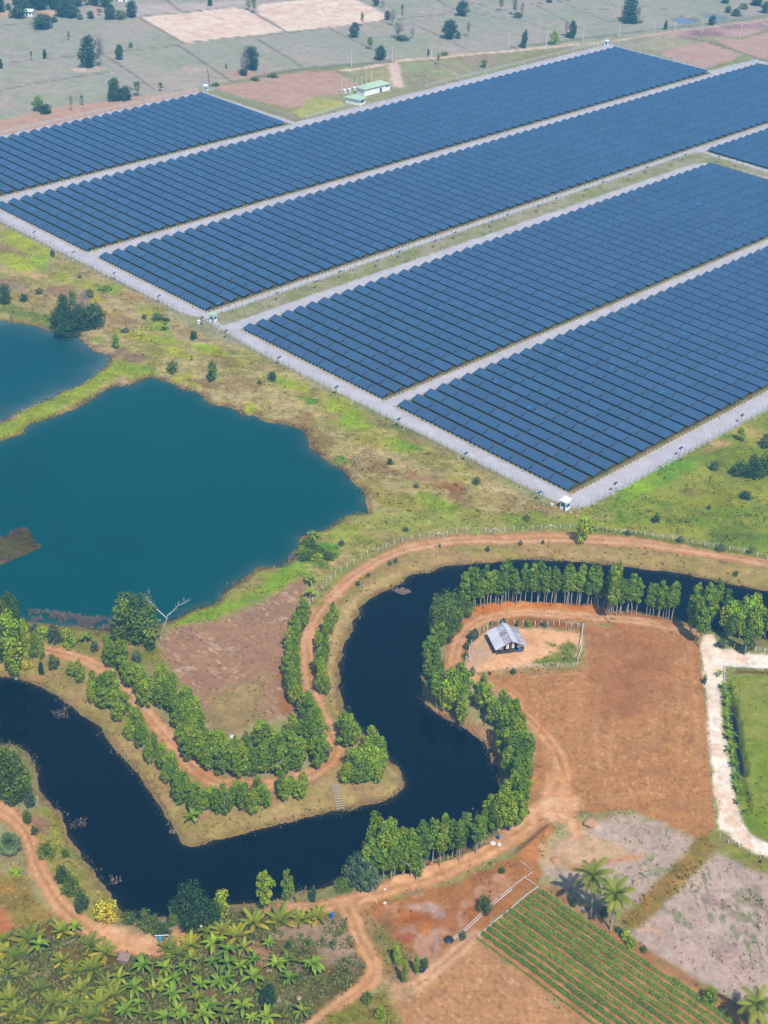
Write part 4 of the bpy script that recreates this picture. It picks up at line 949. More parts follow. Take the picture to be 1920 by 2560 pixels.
MROOFB = mat_corr("pale_blue_corrugated_roof", (0.62, 0.74, 0.80), (0.78, 0.86, 0.90), 6.0)
def booth(px, py, label, s=1.0, roof=None, rot=0.0):
    p = g(px, py)
    t = thing('guard_booth', label, 'guard booth', (p[0], p[1], 0), rot, None, s)
    b = MB(); a = 1.05
    b.box(-a, -a, -0.1, a, a, 1.05)
    for sx in (-1, 1):
        for sy in (-1, 1): b.box(sx * a - .09 * sx - .09, sy * a - .09 * sy - .09, 1.05, sx * a - .09 * sx + .09, sy * a - .09 * sy + .09, 2.2)
    b.box(-a, -a, 2.2, a, a, 2.9)
    obj('wall', b.mesh('wall', MBOOTH), t)
    w = MB()
    for sx in (-1, 1):
        w.box(min(sx * (a - .06), sx * (a - .02)), -a + .19, 1.055, max(sx * (a - .06), sx * (a - .02)), a - .19, 2.195)
    for sy in (-1, 1):
        w.box(-a + .19, min(sy * (a - .06), sy * (a - .02)), 1.055, a - .19, max(sy * (a - .06), sy * (a - .02)), 2.195)
    obj('window', w.mesh('window', MGLASS), t)
    r = MB(); e = 1.32
    r.add([(-e, -e, 2.92), (e, -e, 2.92), (e, e, 3.28), (-e, e, 3.28), (-e, -e, 3.0), (e, -e, 3.0), (e, e, 3.36), (-e, e, 3.36)],
          [(3, 2, 1, 0), (4, 5, 6, 7), (0, 1, 5, 4), (1, 2, 6, 5), (2, 3, 7, 6), (3, 0, 4, 7)])
    obj('roof', r.mesh('roof', roof or MROOFB), t)
    d = MB(); d.box(0.25, -a - 0.03, 0.0, 0.9, -a - 0.003, 1.04); obj('door', d.mesh('door', MGLASS), t)
    return t
MROOFG = mat_corr("pale_green_roof", (0.30, 0.44, 0.30), (0.38, 0.50, 0.36), 4.0)
booth(1412, 1272, 'white guard booth with blue windows at the near corner of the farm')
booth(533, 803, 'small white booth with green roof at the end of the grassy strip', 0.95, MROOFG, 0.35)
booth(515, 227, 'white booth at the rear corner of the far left block', 0.95, None, 0.3)
booth(1516, 113, 'white booth at the topmost corner of the panel blocks', 0.9, None, 0.2)

# cabinet and dish by the middle booth
b = MB(); b.box(-.5, -.35, -.1, .5, .35, 1.3); b.box(-.6, -.45, 1.302, .6, .45, 1.38); 
p = g(497, 810); tag(obj('control_cabinet', b.mesh('control_cabinet', MBOOTH), None, p), 'white steel control cabinet beside the fence left of the middle booth', 'cabinet')
b = MB(); b.box(-.4, -.3, -.1, .4, .3, .8); b.box(-.45, -.35, .802, .45, .35, .88)
p = g(1380, 1266); tag(obj('concrete_block', b.mesh('concrete_block', MWHITE), None, p, 0.4), 'pale concrete block on bare soil left of the near booth', 'block')
b = MB(); b.lathe([(0.2, -.1), (.2, .7), (.13, .9)], 10)
p = g(1427, 1285); tag(obj('stone_marker', b.mesh('stone_marker', MWHITE), None, p), 'short white marker post in front of the near booth', 'post')
b = MB(); b.box(-.25, -.25, -.1, .25, .25, 1.2)
p = g(1442, 1297); tag(obj('brick_pier', b.mesh('brick_pier', plain('orange_brick', (0.5, 0.32, 0.2), 0.9)), None, p), 'orange brick gate pier below the near booth', 'gate pier')
b = MB(); b.tube([(-3.2, 0, 0), (-3.2, 0, 1.7), (0, 0, 1.9), (0, 0, 0)], 0.06, 6); b.tube([(-3.2, 0, .9), (0, 0, .9)], 0.03, 5)
p = g(1447, 1284); tag(obj('pipe_gate', b.mesh('pipe_gate', MWHITE), None, p, 0.75), 'white pipe gate frame right of the near booth', 'gate')

# ---- power house with green roof, its gate house, poles, transformers
MWALL = plain("cream_white_wall", (0.76, 0.78, 0.76), 0.8, var=0.06)
MROOF = plain("pale_green_metal_roof", (0.34, 0.44, 0.31), 0.5, var=0.08)
def hip_house(name, A, Bp, C, wall_h, over, rise, label, cat, ridge_in):
    """A near corner, Bp and C the neighbouring corners on the ground"""
    A, Bp, C = np.array(A[:2]), np.array(Bp[:2]), np.array(C[:2])
    u = Bp - A; Lx = np.hypot(*u); u /= Lx
    v = np.array([-u[1], u[0]]); Ly = abs(np.dot(C - A, v))
    if np.dot(C - A, v) < 0:
        A = A + v * np.dot(C - A, v)
    t = thing(name, label, cat, (A[0], A[1], 0), math.atan2(u[1], u[0]))
    b = MB(); b.box(0, 0, -0.2, Lx, Ly, wall_h); obj('wall', b.mesh('wall', MWALL), t)
    o = over; z = wall_h + 0.02
    r = MB(); ri = ridge_in + o
    vs = [(-o, -o, z), (Lx + o, -o, z), (Lx + o, Ly + o, z), (-o, Ly + o, z), (-o + ri, Ly / 2, z + rise), (Lx + o - ri, Ly / 2, z + rise)]
    r.add(vs, [(3, 2, 1, 0), (0, 1, 5, 4), (1, 2, 5), (2, 3, 4, 5), (3, 0, 4)])
    obj('roof', r.mesh('roof', MROOF), t)
    return t, Lx, Ly
A = g(*Zm(800, 80, 320, "575,833")[0]); Bp = g(*Zm(800, 80, 320, "905,752")[0]); C = g(*Zm(800, 80, 320, "490,795")[0])
# walls face the lane: keep the wall line, give it the depth the roof shows
ph, Lx, Ly = hip_house('power_house', A, Bp, A + (C - A) * 1.0, 3.6, 0.7, 1.9, 'long white power house with pale green hipped roof beside the panels', 'building', 4.5)
b = MB(); b.box(Lx * .60, -0.06, 0, Lx * .68, -0.003, 2.4); obj('door', b.mesh('door', MGLASS), ph)
for q in (0.84, 0.90):
    b = MB(); b.box(Lx * q, -0.05, 2.0, Lx * q + 1.0, -0.003, 2.8); obj('window', b.mesh('window', MGLASS), ph)
A2 = g(*Zm(800, 80, 320, "515,955")[0]); B2 = g(*Zm(800, 80, 320, "590,925")[0]); C2 = g(*Zm(800, 80, 320, "352,905")[0])
gh, Lx, Ly = hip_house('gate_house', A2, B2, C2, 3.0, 0.8, 1.5, 'small white gate house with green hipped roof below the power house', 'building', 1.8)
b = MB(); b.box(Lx * .15, -0.05, 1.0, Lx * .8, -0.003, 2.2); obj('window', b.mesh('window', MGLASS), gh)
b = MB(); b.box(Lx + 0.003, Ly * 0.02, 0.9, Lx + .05, Ly * .3, 2.3); obj('window', b.mesh('window', MGLASS), gh)
b = MB(); b.tube([(0, 0, -0.3), (0, 0, 1)], [0.011, 0.008], 6); UNITPOLE = b.mesh('pole', MWHITE)
def pole(px, py, ty, label, group, arms=True):
    p = g(px, py); h = height_of(px, py, ty)
    t = thing('electric_pole', label, 'electric pole', tuple(p), 0.75, group)
    b = MB(); b.tube([(0, 0, -0.4), (0, 0, h)], [0.16, 0.11], 6); obj('shaft', b.mesh('shaft', MWHITE), t)
    b = MB(); b.box(-0.9, -0.06, h - 0.55, 0.9, 0.06, h - 0.43)
    for q in (-.8, 0, .8): b.tube([(q, 0, h - .43), (q, 0, h - .2)], 0.05, 5)
    obj('crossarm', b.mesh('crossarm', MSTEEL), t)
for bx, by, ty in [Zm(800, 80, 320, "%d,%d" % (a, c))[0] + (Zm(800, 80, 320, "0,%d" % d)[0][1],) for a, c, d in ((284, 803, 590), (348, 745, 610), (413, 748, 595), (478, 712, 590), (543, 690, 565), (605, 668, 550), (667, 655, 490))]:
    pole(bx, by, ty, 'thin white pole in the row of yard poles behind the power house', 'yard poles behind the power house')
EP = [(407, 455, 232), (935, 390, 183), (1445, 332, 145)]
for a, c, d in EP:
    q = Zm(800, 80, 320, "%d,%d 0,%d" % (a, c, d)); pole(q[0][0], q[0][1], q[1][1], {407: 'white electric pole between the brown plot and the dry fields, left end of the line', 935: 'white electric pole at the turning of the dirt lane', 1445: 'white electric pole right of the small dirt lane turning'}[a], 'electric poles along the far lane')
for a, c, d in ((45, 515, 358), (437, 472, 310), (818, 437, 283), (1190, 395, 240), (1557, 355, 210)):
    q = Zm(1260, 0, 400, "%d,%d 0,%d" % (a, c, d))
    pole(q[0][0], q[0][1], q[1][1], {45: 'white electric pole left of the dark cone tree', 437: 'white electric pole beside the lime bush', 818: 'white electric pole right of the purple bare tree', 1190: 'white electric pole above the topmost booth', 1557: 'white electric pole below the big dark tree at the top right'}[a], 'electric poles along the far lane')
for a, c, d, l in ((1055, 205, 138, 'white electric pole left of the little pool at the top right'), (1228, 222, 125, 'white electric pole between the two little pools'), (1476, 260, 152, 'white electric pole in the brown field, right end of the line')):
    q = T(2, 0, "%d,%d 0,%d" % (a, c, d)); pole(q[0][0], q[0][1], q[1][1], l, 'electric poles along the far lane')
for i, q in enumerate(Zm(800, 80, 320, "318,790 380,780 445,760")):
    p = g(*q); b = MB(); b.box(-.9, -.7, -.1, .9, .7, 1.3); b.lathe([(.95, 1.302), (1.0, 1.8), (.6, 2.25), (.1, 2.4)], 12)
    tag(obj('transformer', b.mesh('transformer', MWHITE), None, p), 'round topped white transformer left of the power house, ' + ['lowest of three', 'middle of three', 'nearest the roof'][i], 'transformer', 'white transformers by the power house')
# ================================================================== vegetation
def leaf_cloud(name, blobs, n, size, mat, seed, up=0.35, tone=0.28, jitter=0.5, fill=0.5):
    """many small leaf faces over clumps; blobs: (x, y, z, radius, squash)"""
    r = np.random.default_rng(seed)
    Vs, Cs = [], []
    for bi, (bx, by, bz, br, sq) in enumerate(blobs):
        m = max(8, int(n * br * br / np.mean([q[3] ** 2 for q in blobs])))
        d = r.normal(size=(m, 3)); d /= np.linalg.norm(d, axis=1)[:, None]
        rr = br * (fill + (1.06 - fill) * r.random(m) ** 0.5)
        c = np.array([bx, by, bz]) + d * rr[:, None] * np.array([1, 1, sq])
        nr = d + r.normal(size=(m, 3)) * jitter + np.array([0, 0, up])
        nr /= np.linalg.norm(nr, axis=1)[:, None]
        a = np.cross(nr, r.normal(size=(m, 3))); a /= np.linalg.norm(a, axis=1)[:, None]
        b_ = np.cross(nr, a)
        s = size * (0.6 + 0.8 * r.random(m))[:, None]
        Vs.append(np.stack([c + a * s, c + b_ * s * 0.7, c - a * s, c - b_ * s * 0.7], 1).reshape(-1, 3))
        t = 1 + tone * (r.random() * 2 - 1)
        lf = t * (1 + 0.30 * (r.random(m) * 2 - 1))
        w = 1 + 0.16 * (r.random() * 2 - 1)
        col = np.stack([lf * w, lf, lf * (2 - w)], 1)
        Cs.append(np.repeat(col, 4, 0))
    V = np.concatenate(Vs)
    return quads_mesh(name, V, np.arange(len(V)).reshape(-1, 4), mat, np.concatenate(Cs))

def branches(seed, trunk_h, n, spread, top, r0, mat, name='trunk', sub=2, wob=0.05):
    """tapered trunk with limbs, unit tree height 1"""
    r = random.Random(seed); b = MB()
    pts = [(0, 0, -0.04)]
    for i in range(1, 6): pts.append((r.uniform(-wob, wob) * i * .25, r.uniform(-wob, wob) * i * .25, top * i / 5))
    b.tube(pts, [r0 * (1 - .16 * i) for i in range(6)], 6)
    for k in range(n):
        z0 = trunk_h + (top - trunk_h) * (k + r.random() * .6) / n * .85
        i = min(4, int(z0 / top * 5)); f = z0 / top * 5 - i
        p = Vector(pts[i]).lerp(Vector(pts[i + 1]), f)
        a = k * 2.4 + r.random(); L_ = spread * (0.7 + .5 * r.random()) * (1 - .35 * k / n)
        e = p + Vector((math.cos(a) * L_, math.sin(a) * L_, L_ * (0.6 + .7 * r.random())))
        mid = p.lerp(e, .5) + Vector((0, 0, -.08 * L_))
        b.tube([p, mid, e], [r0 * .45, r0 * .3, r0 * .12], 5)
        for j in range(sub):
            q = p.lerp(e, .4 + .25 * j); a2 = a + r.choice((-1, 1)) * (.6 + r.random() * .5); l2 = L_ * .5
            e2 = q + Vector((math.cos(a2) * l2, math.sin(a2) * l2, l2 * (.5 + r.random())))
            b.tube([q, e2], [r0 * .2, r0 * .06], 4)
            for _ in range(1 if sub > 2 else 0):
                e3 = q.lerp(e2, .5) + Vector((r.uniform(-1, 1), r.uniform(-1, 1), r.uniform(.2, 1))) * l2 * .45
                b.tube([q.lerp(e2, .5), e3], [r0 * .12, r0 * .04], 3)
    return b.mesh(name, mat)

def ell_blobs(seed, n, zc, hz, rad, br, taper=0.0, top=0.0, sq=1.0, bottom=None):
    r = random.Random(seed); out = []
    for i in range(n):
        f = (i + .5) / n
        z = zc - hz + 2 * hz * f
        k = math.sqrt(max(0.05, 1 - ((z - zc) / hz) ** 2)) * (1 - taper * f)
        a = i * 2.39996 + r.random() * .8; q = rad * k * (0.25 + .75 * r.random() ** .6)
        out.append((math.cos(a) * q, math.sin(a) * q, z + r.uniform(-.03, .03), br * (0.75 + .5 * r.random()) * (0.7 + .3 * k), sq))
    return out

KIND = {}
def kind(name, crowns, trunks, r0): KIND[name] = (crowns, trunks, r0)
# unit trees: height 1, r0 = crown radius
kind('euc', [leaf_cloud('crown', ell_blobs(i, 18 + i % 4 * 3, .56 + .02 * (i % 3), .41, .15 + .02 * (i % 4), .066 + .008 * (i % 3), .2 + .15 * (i % 3), sq=1.35), 90, .019, ML['euc'], i, tone=.24) for i in range(9)],
     [branches(i, .18, 5, .18, .8, .022, MBARK) for i in range(3)], .24)
kind('tall', [leaf_cloud('crown', ell_blobs(10 + i, 12 + i % 3 * 2, .66 + .02 * (i % 3), .29 + .02 * (i % 2), .11 + .015 * (i % 3), .075, .45), 100, .020, ML['tall'], 10 + i, tone=.24) for i in range(8)],
     [branches(10 + i, .34, 4, .10, .9, .014, MBARK) for i in range(3)], .19)
kind('round', [leaf_cloud('crown', ell_blobs(20 + i, 30, .56, .40, .36, .15, .05), 120, .022, ML['mid'], 20 + i, tone=.35) for i in range(3)],
     [branches(20 + i, .12, 7, .3, .7, .035, MDARKBARK) for i in range(2)], .40)
kind('dark', [leaf_cloud('crown', ell_blobs(30 + i, 26, .55, .42, .32, .15, .15), 110, .024, ML['dark'], 30 + i, tone=.3) for i in range(4)],
     [branches(30 + i, .12, 7, .3, .7, .035, MDARKBARK) for i in range(2)], .36)
kind('cone', [leaf_cloud('crown', ell_blobs(40 + i, 16, .50, .46, .20, .13, .7), 90, .03, ML['dark'], 40 + i) for i in range(2)],
     [branches(40, .1, 3, .1, .8, .03, MDARKBARK)], .27)
kind('bush', [leaf_cloud('crown', ell_blobs(50 + i, 15 + 4 * i, .42, .40, .46, .15 + .03 * i, .25), 75, .036, ML['mid'], 50 + i) for i in range(3)],
     [branches(50, .05, 5, .3, .5, .04, MDARKBARK)], .5)
kind('limebush', [leaf_cloud('crown', ell_blobs(55 + i, 17, .45, .42, .42, .16, .25), 75, .036, ML['lime'], 55 + i) for i in range(2)],
     [branches(50, .05, 5, .3, .5, .04, MDARKBARK)], .46)
kind('darkbush', [leaf_cloud('crown', ell_blobs(60 + i, 15 + 4 * i, .42, .40, .46, .16 + .02 * i, .25), 75, .036, ML['dkb'], 60 + i) for i in range(3)],
     [branches(50, .05, 5, .3, .5, .04, MDARKBARK)], .5)
kind('bluebush', [leaf_cloud('crown', ell_blobs(65 + i, 17, .45, .42, .42, .16, .25), 75, .036, ML['blue'], 65 + i) for i in range(2)],
     [branches(50, .05, 5, .3, .5, .04, MDARKBARK)], .48)
kind('yellowbush', [leaf_cloud('crown', ell_blobs(68, 16, .45, .42, .40, .24, .1), 80, .045, ML['yellow'], 68)],
     [branches(50, .05, 5, .3, .5, .04, MDARKBARK)], .5)
kind('thin', [leaf_cloud('crown', ell_blobs(70 + i, 9, .66, .30, .16, .12, .2), 26, .035, ML['mid'], 70 + i) for i in range(3)],
     [branches(70 + i, .25, 6, .2, .9, .022, MGREYWOOD) for i in range(2)], .24)
kind('lime', [leaf_cloud('crown', ell_blobs(75 + i, 14, .58, .36, .25, .15, .1), 80, .035, ML['lime'], 75 + i) for i in range(2)],
     [branches(75, .15, 5, .25, .8, .025, MBARK)], .36)
kind('bare', [leaf_cloud('crown', ell_blobs(80 + i, 14, .68, .28, .26, .14, .0), 40, .020, ML['dry'], 80 + i, fill=.1) for i in range(2)],
     [branches(80 + i, .2, 12, .34, .92, .026, MGREYWOOD, sub=4) for i in range(3)], .38)
kind('feather', [leaf_cloud('crown', ell_blobs(90 + i, 30, .55, .38, .42, .14, .05), 120, .018, ML['dark'], 90 + i, tone=.25, jitter=.9) for i in range(1)],
     [branches(90, .1, 8, .36, .7, .03, MDARKBARK)], .43)
DESC_TRUNK = True
def tree(kd, x, y, h, w, label, cat='tree', group=None, name=None, z=None, trunk=True):
    crowns, trunks, r0 = KIND[kd]
    i = random.randrange(1000)
    zz = tz(x, y) if z is None else z
    s = (w / (2 * r0) if w else h * random.uniform(.9, 1.1))
    nm = name or {'euc': 'eucalyptus_tree', 'tall': 'eucalyptus_tree', 'bare': 'bare_tree'}.get(kd, 'shrub' if 'bush' in kd else 'tree')
    t = thing(nm, label, cat, (x, y, zz - 0.1), random.uniform(0, 6.28), group, (s * random.uniform(.85, 1.18), s * random.uniform(.85, 1.18), h))
    if 'bush' not in kd: t.rotation_euler[0] = random.gauss(0, .035); t.rotation_euler[1] = random.gauss(0, .035)
    c = crowns[i % len(crowns)]
    obj(c.name.split('.')[0], c, t)
    if trunk: obj('trunk', trunks[i % len(trunks)], t)
    return t
def crowns_at(kd, pts, h, label, group, w=None, hv=.19, frac=.6, **kw):
    if kd in ('euc', 'tall') and len(pts) > 10:
        pts = [p for i, p in enumerate(pts) if i % 3 != 2]; w = w * 0.94 if w else w
    for p in pts:
        hh = h * random.uniform(1 - hv, 1 + hv)
        q = g(p[0], p[1], hh * frac)
        tree(kd, q[0], q[1], hh, (w * random.uniform(.88, 1.12)) if w else None, label, 'tree', group, **kw)
def base_row(kd, P, n, h, label, group, w=None, hv=.15, jit=.8, **kw):
    P = smooth_line(G(P), 4); L_ = np.concatenate([[0], np.cumsum(np.hypot(*np.diff(P, axis=0).T))])
    for i in range(n):
        s = L_[-1] * (i + .5 + random.uniform(-.35, .35)) / n
        x = np.interp(s, L_, P[:, 0]) + random.uniform(-jit, jit); y = np.interp(s, L_, P[:, 1]) + random.uniform(-jit, jit)
        tree(kd, x, y, h * random.uniform(1 - hv, 1 + hv), (w * random.uniform(.85, 1.15)) if w else None, label, 'tree', group, **kw)
def stand(kd, bx, by, ty, w, label, cat='tree', group=None, **kw):
    """one plant given by the pixel of its foot, the row of its top and its width in pixels"""
    p = g(bx, by); h = max(0.6, height_of(bx, by, ty)); tree(kd, p[0], p[1], h, width_of(bx, by, w), label, cat, group, **kw)

# ---- eucalyptus rows along the canal
GR = 'eucalyptus trees planted along the canal'
base_row('tall', T(1, 2, "1350,648 1420,628 1500,612 1600,608") + T(2, 2, "0,600 100,602 200,600 300,608"), 34, 11.0, 'slender eucalyptus tree with pale trunk between canal and orange earth behind the barn', GR, 3.4)
base_row('tall', T(2, 2, "320,610 400,614 500,618 600,640 700,648 800,650"), 27, 11.5, 'slender eucalyptus tree in the row above the ploughed field', GR, 3.6)
crowns_at('tall', T(2, 2, "640,470 680,440 700,490 660,520"), 14.0, 'tallest eucalyptus in the row above the ploughed field', GR, 4.2)
base_row('tall', T(2, 2, "860,664 920,668 980,678 1045,695"), 9, 11.0, 'slender eucalyptus in the short clump between two gaps of the canal row', GR, 3.2)
crowns_at('tall', T(2, 2, "1180,610 1215,570 1250,560 1290,600 1215,660 1180,660 1240,720"), 13.0, 'eucalyptus in the tall clump at the head of the white track', GR, 4.0)
crowns_at('tall', T(2, 2, "1350,530 1385,560 1330,500 1310,580"), 14.0, 'bright eucalyptus at the back of the clump by the white track', GR, 4.5)
crowns_at('lime', T(2, 2, "1440,640 1480,620 1530,610 1580,620 1600,660 1550,660 1500,680 1420,680"), 11.0, 'broad yellow green tree in the clump beside the canal at the right edge', GR, 5.2)
crowns_at('tall', T(2, 2, "1400,700 1450,730 1600,770 1530,800 1660,690 1700,700"), 9.0, 'dark slim tree below the yellow green clump at the right edge', GR, 3.6)
GL = 'trees on the inner bank of the barn peninsula'
crowns_at('round', T(1, 2, "1190,650 1250,620 1300,580 1220,700 1290,660 1345,560"), 10.0, 'dense dark green broadleaf tree at the bend of the canal row', GL, 7.0, name='broadleaf_tree')
crowns_at('tall', T(1, 2, "1390,470 1420,450 1350,520 1465,440 1410,500"), 13.0, 'tall eucalyptus at the left end of the canal row behind the barn', GR, 4.0)
crowns_at('tall', T(1, 2, "1160,790 1210,790 1245,800 1120,880 1170,860 1220,860 1110,930 1160,930 1205,930 1130,990 1180,980 1240,900 1150,1050 1190,1040 1230,1030 1180,1100 1120,840 1265,780"), 10.5, 'green eucalyptus on the water side left of the barn yard', GL, 4.0, frac=.68)
crowns_at('lime', T(1, 2, "1250,1100 1290,1110 1230,1150 1270,1180"), 9.0, 'yellowish green tree below the barn yard fence', GL, 4.6, frac=.62)
crowns_at('euc', T(1, 2, "1310,1050 1365,1100 1430,1120 1480,1110 1450,1170 1400,1190 1340,1190 1500,1180 1545,1210 1590,1220 1540,1280 1480,1250 1610,1270 1590,1320 1420,1240 1330,1240 1640,1310"), 9.0, 'leafy eucalyptus in the row between canal and ploughed field', GL, 4.6)
crowns_at('euc', T(1, 2, "1640,1390 1600,1400 1650,1450 1610,1480 1650,1520 1600,1560 1640,1590") + T(2, 2, "20,1290 35,1350 70,1390 60,1450 90,1480 100,1530 50,1530 110,1580 70,1600 20,1420 30,1600"), 10.0, 'tall leafy eucalyptus at the right bend of the canal', GL, 5.0)
crowns_at('euc', T(2, 3, "40,20 90,30 120,70 60,90 20,110 90,120 50,170 80,190 20,210 40,250 0,270") + T(1, 3, "1630,60 1640,150 1600,180 1560,200 1590,240 1530,230 1500,290 1550,290 1630,240"), 10.0, 'leafy eucalyptus on the canal bank above the dirt lane', GL, 4.8)
crowns_at('tall', T(1, 3, "1470,330 1430,350 1400,380 1370,350 1330,370 1300,350 1260,380 1230,360 1190,380 1160,420 1440,410 1380,430 1330,440 1280,440 1240,450 1200,460 1150,460 1120,440 1090,380 1080,460 1060,490 1310,410 1100,500 1210,420"), 11.0, 'slim eucalyptus with bare trunk along the lower dirt lane', GL, 3.8, frac=.68)
crowns_at('euc', T(1, 3, "1030,460 990,440 960,410 940,470 900,430 970,500 1010,530 920,520 880,480 1050,560 960,560"), 11.0, 'bushy eucalyptus in the dense clump at the end of the lower row', GL, 5.0, frac=.62)
crowns_at('euc', T(1, 3, "800,360 850,370 770,390 830,410"), 13.5, 'tallest pale limbed eucalyptus in the lower clump', GL, 5.5, frac=.7)
crowns_at('tall', T(1, 3, "740,530 710,560 800,520 850,540 830,600 780,600 880,600 900,560"), 9.5, 'shaded eucalyptus in the lower clump by the water', GL, 4.4)
crowns_at('bluebush', T(1, 3, "650,610 690,640 720,680 680,700 745,700 640,650"), 7.0, 'grey green weeping tree at the left end of the lower clump', GL, 5.0, frac=.5, name='tree')
for s, l in (("770,590 757,540 735,490", 'pale bare tree leaning in the lower eucalyptus clump, left one'), ("822,520 820,480 805,440", 'pale forked limb tree among the tall lower eucalyptus')):
    q = T(1, 3, s); p = g(q[0][0], q[0][1])
    t = thing('bare_tree', l, 'tree', (p[0], p[1], tz(p[0], p[1])), 0, None, 10.0)
    obj('trunk', branches(300 + len(s), .35, 6, .22, .95, .018, MDEAD, sub=3), t)

# ---- left peninsula rows
GP = 'young eucalyptus trees on the left peninsula'
H7 = 7.4
crowns_at('euc', T(0, 2, "600,1090 590,1150 650,1080 690,1080 640,1130 700,1130 730,1100 670,1190 710,1180 750,1160 740,1210 710,1240 760,1270 780,1220 810,1270"), H7, 'young eucalyptus left of the orange track near the wash', GP, 4.2)
crowns_at('euc', T(0, 2, "850,1310 890,1310 820,1340 870,1360 840,1400 910,1340 940,1420 900,1440 970,1430 1000,1500 960,1540 1010,1540 1050,1560 1040,1600 1090,1600 1120,1610 1080,1640"), 6.4, 'young eucalyptus in the thin stretch left of the orange track', GP, 3.6)
crowns_at('euc', T(0, 3, "1090,30 1130,40 1100,80 1150,90 1190,70 1220,60 1160,130 1220,120 1260,90 1230,170 1270,140 1290,180 1250,220 1290,230 1320,150 1340,190 1380,180 1350,230 1410,200 1440,150 1480,130 1450,200 1500,170 1530,200 1560,180 1590,150 1610,190 1640,200 1540,140"), 6.8, 'young eucalyptus at the lower corner of the left peninsula', GP, 3.8)
crowns_at('euc', T(1, 3, "10,120 40,160 10,200 70,190 170,90 200,70 230,100 190,140 240,130 300,90 290,130 380,110"), 6.0, 'young eucalyptus in the sparse lower row near the wooden steps', GP, 3.8)
crowns_at('euc', T(0, 2, "690,890 720,920 680,940 770,890 790,930 750,960 800,990 820,1030 760,1000 840,1040 880,1050 860,1080 910,1070 900,1120 940,1100 960,1140 930,1160 980,1180"), H7, 'young eucalyptus right of the orange track at the upper end', GP, 4.3)
crowns_at('euc', T(0, 2, "1030,1090 1060,1060 1050,1130 1080,1160 1110,1110 1150,1110 1040,1190 1100,1200 1160,1200 1200,1200 1130,1240 1170,1260 1230,1230 1260,1260 1280,1290 1210,1300 1150,1310 1240,1330 1190,1370 1280,1340 1320,1380 1180,1430 1240,1400 1300,1420 1220,1460 1270,1480 1340,1440 1220,1510 1300,1530"), 7.8, 'leafy eucalyptus in the thick belt beside the dry field', GP, 4.6)
GV_ = 'trees of the grove at the peninsula bend'
crowns_at('euc', T(0, 2, "1350,1480 1400,1490 1380,1540 1440,1480 1460,1540 1500,1500 1530,1540 1500,1590 1560,1500 1600,1500 1570,1560 1620,1560 1420,1600 1350,1590 1470,1620 1540,1620 1600,1620 1640,1490 1640,1610"), 8.0, 'eucalyptus in the left half of the dense grove at the bend', GV_, 4.6)
crowns_at('euc', T(1, 2, "30,1420 70,1440 20,1500 100,1480 60,1540 140,1450 150,1520 110,1560 190,1380 240,1370 200,1440 250,1430 180,1490 240,1500 210,1560 60,1600 160,1600 280,1470 300,1430 290,1530 330,1500 250,1590"), 8.0, 'eucalyptus in the right half of the dense grove at the bend', GV_, 4.8)
crowns_at('euc', T(1, 2, "300,1230 340,1220 280,1270 330,1280 370,1290 320,1330 390,1330 340,1370 390,1390 420,1410 370,1440 420,1470 380,1510 430,1530 350,1560 400,1580"), 8.0, 'eucalyptus along the right edge of the grove beside the track', GV_, 4.4)
crowns_at('euc', T(1, 2, "300,610 320,640 280,660 300,690 240,700 250,760 270,770 220,800 250,820 260,860 230,880 270,900 220,930 260,950 280,930 220,980 260,1000 290,1010 230,1040 270,1050 300,1050 220,1090 260,1110 290,1090 240,1150 280,1160 260,1210"), 7.0, 'eucalyptus in the narrow line left of the upper track', GP, 3.8)
crowns_at('euc', T(1, 2, "490,640 510,660 470,680 450,720 480,710 430,770 450,790 410,810 440,830 420,860 450,880 410,910 440,930 400,970 440,980 420,1010 430,1060 460,1060 420,1090 450,1110"), 6.4, 'eucalyptus in the narrow line right of the upper track', GP, 3.6)
crowns_at('euc', T(1, 2, "570,1360 600,1390 620,1430 650,1420 590,1430 730,1460 750,1500 720,1530 795,1530"), 7.0, 'eucalyptus of the small group on the canal point, upper part', GP, 4.4)
crowns_at('lime', T(1, 2, "640,1590 690,1590 740,1600 790,1600 720,1640 660,1650 810,1620") , 7.0, 'yellow green eucalyptus of the group on the canal point', GP, 4.6)
crowns_at('euc', T(1, 3, "580,20 620,30 670,10 720,10 780,15"), 6.0, 'shaded tree at the foot of the group on the canal point', GP, 3.8)

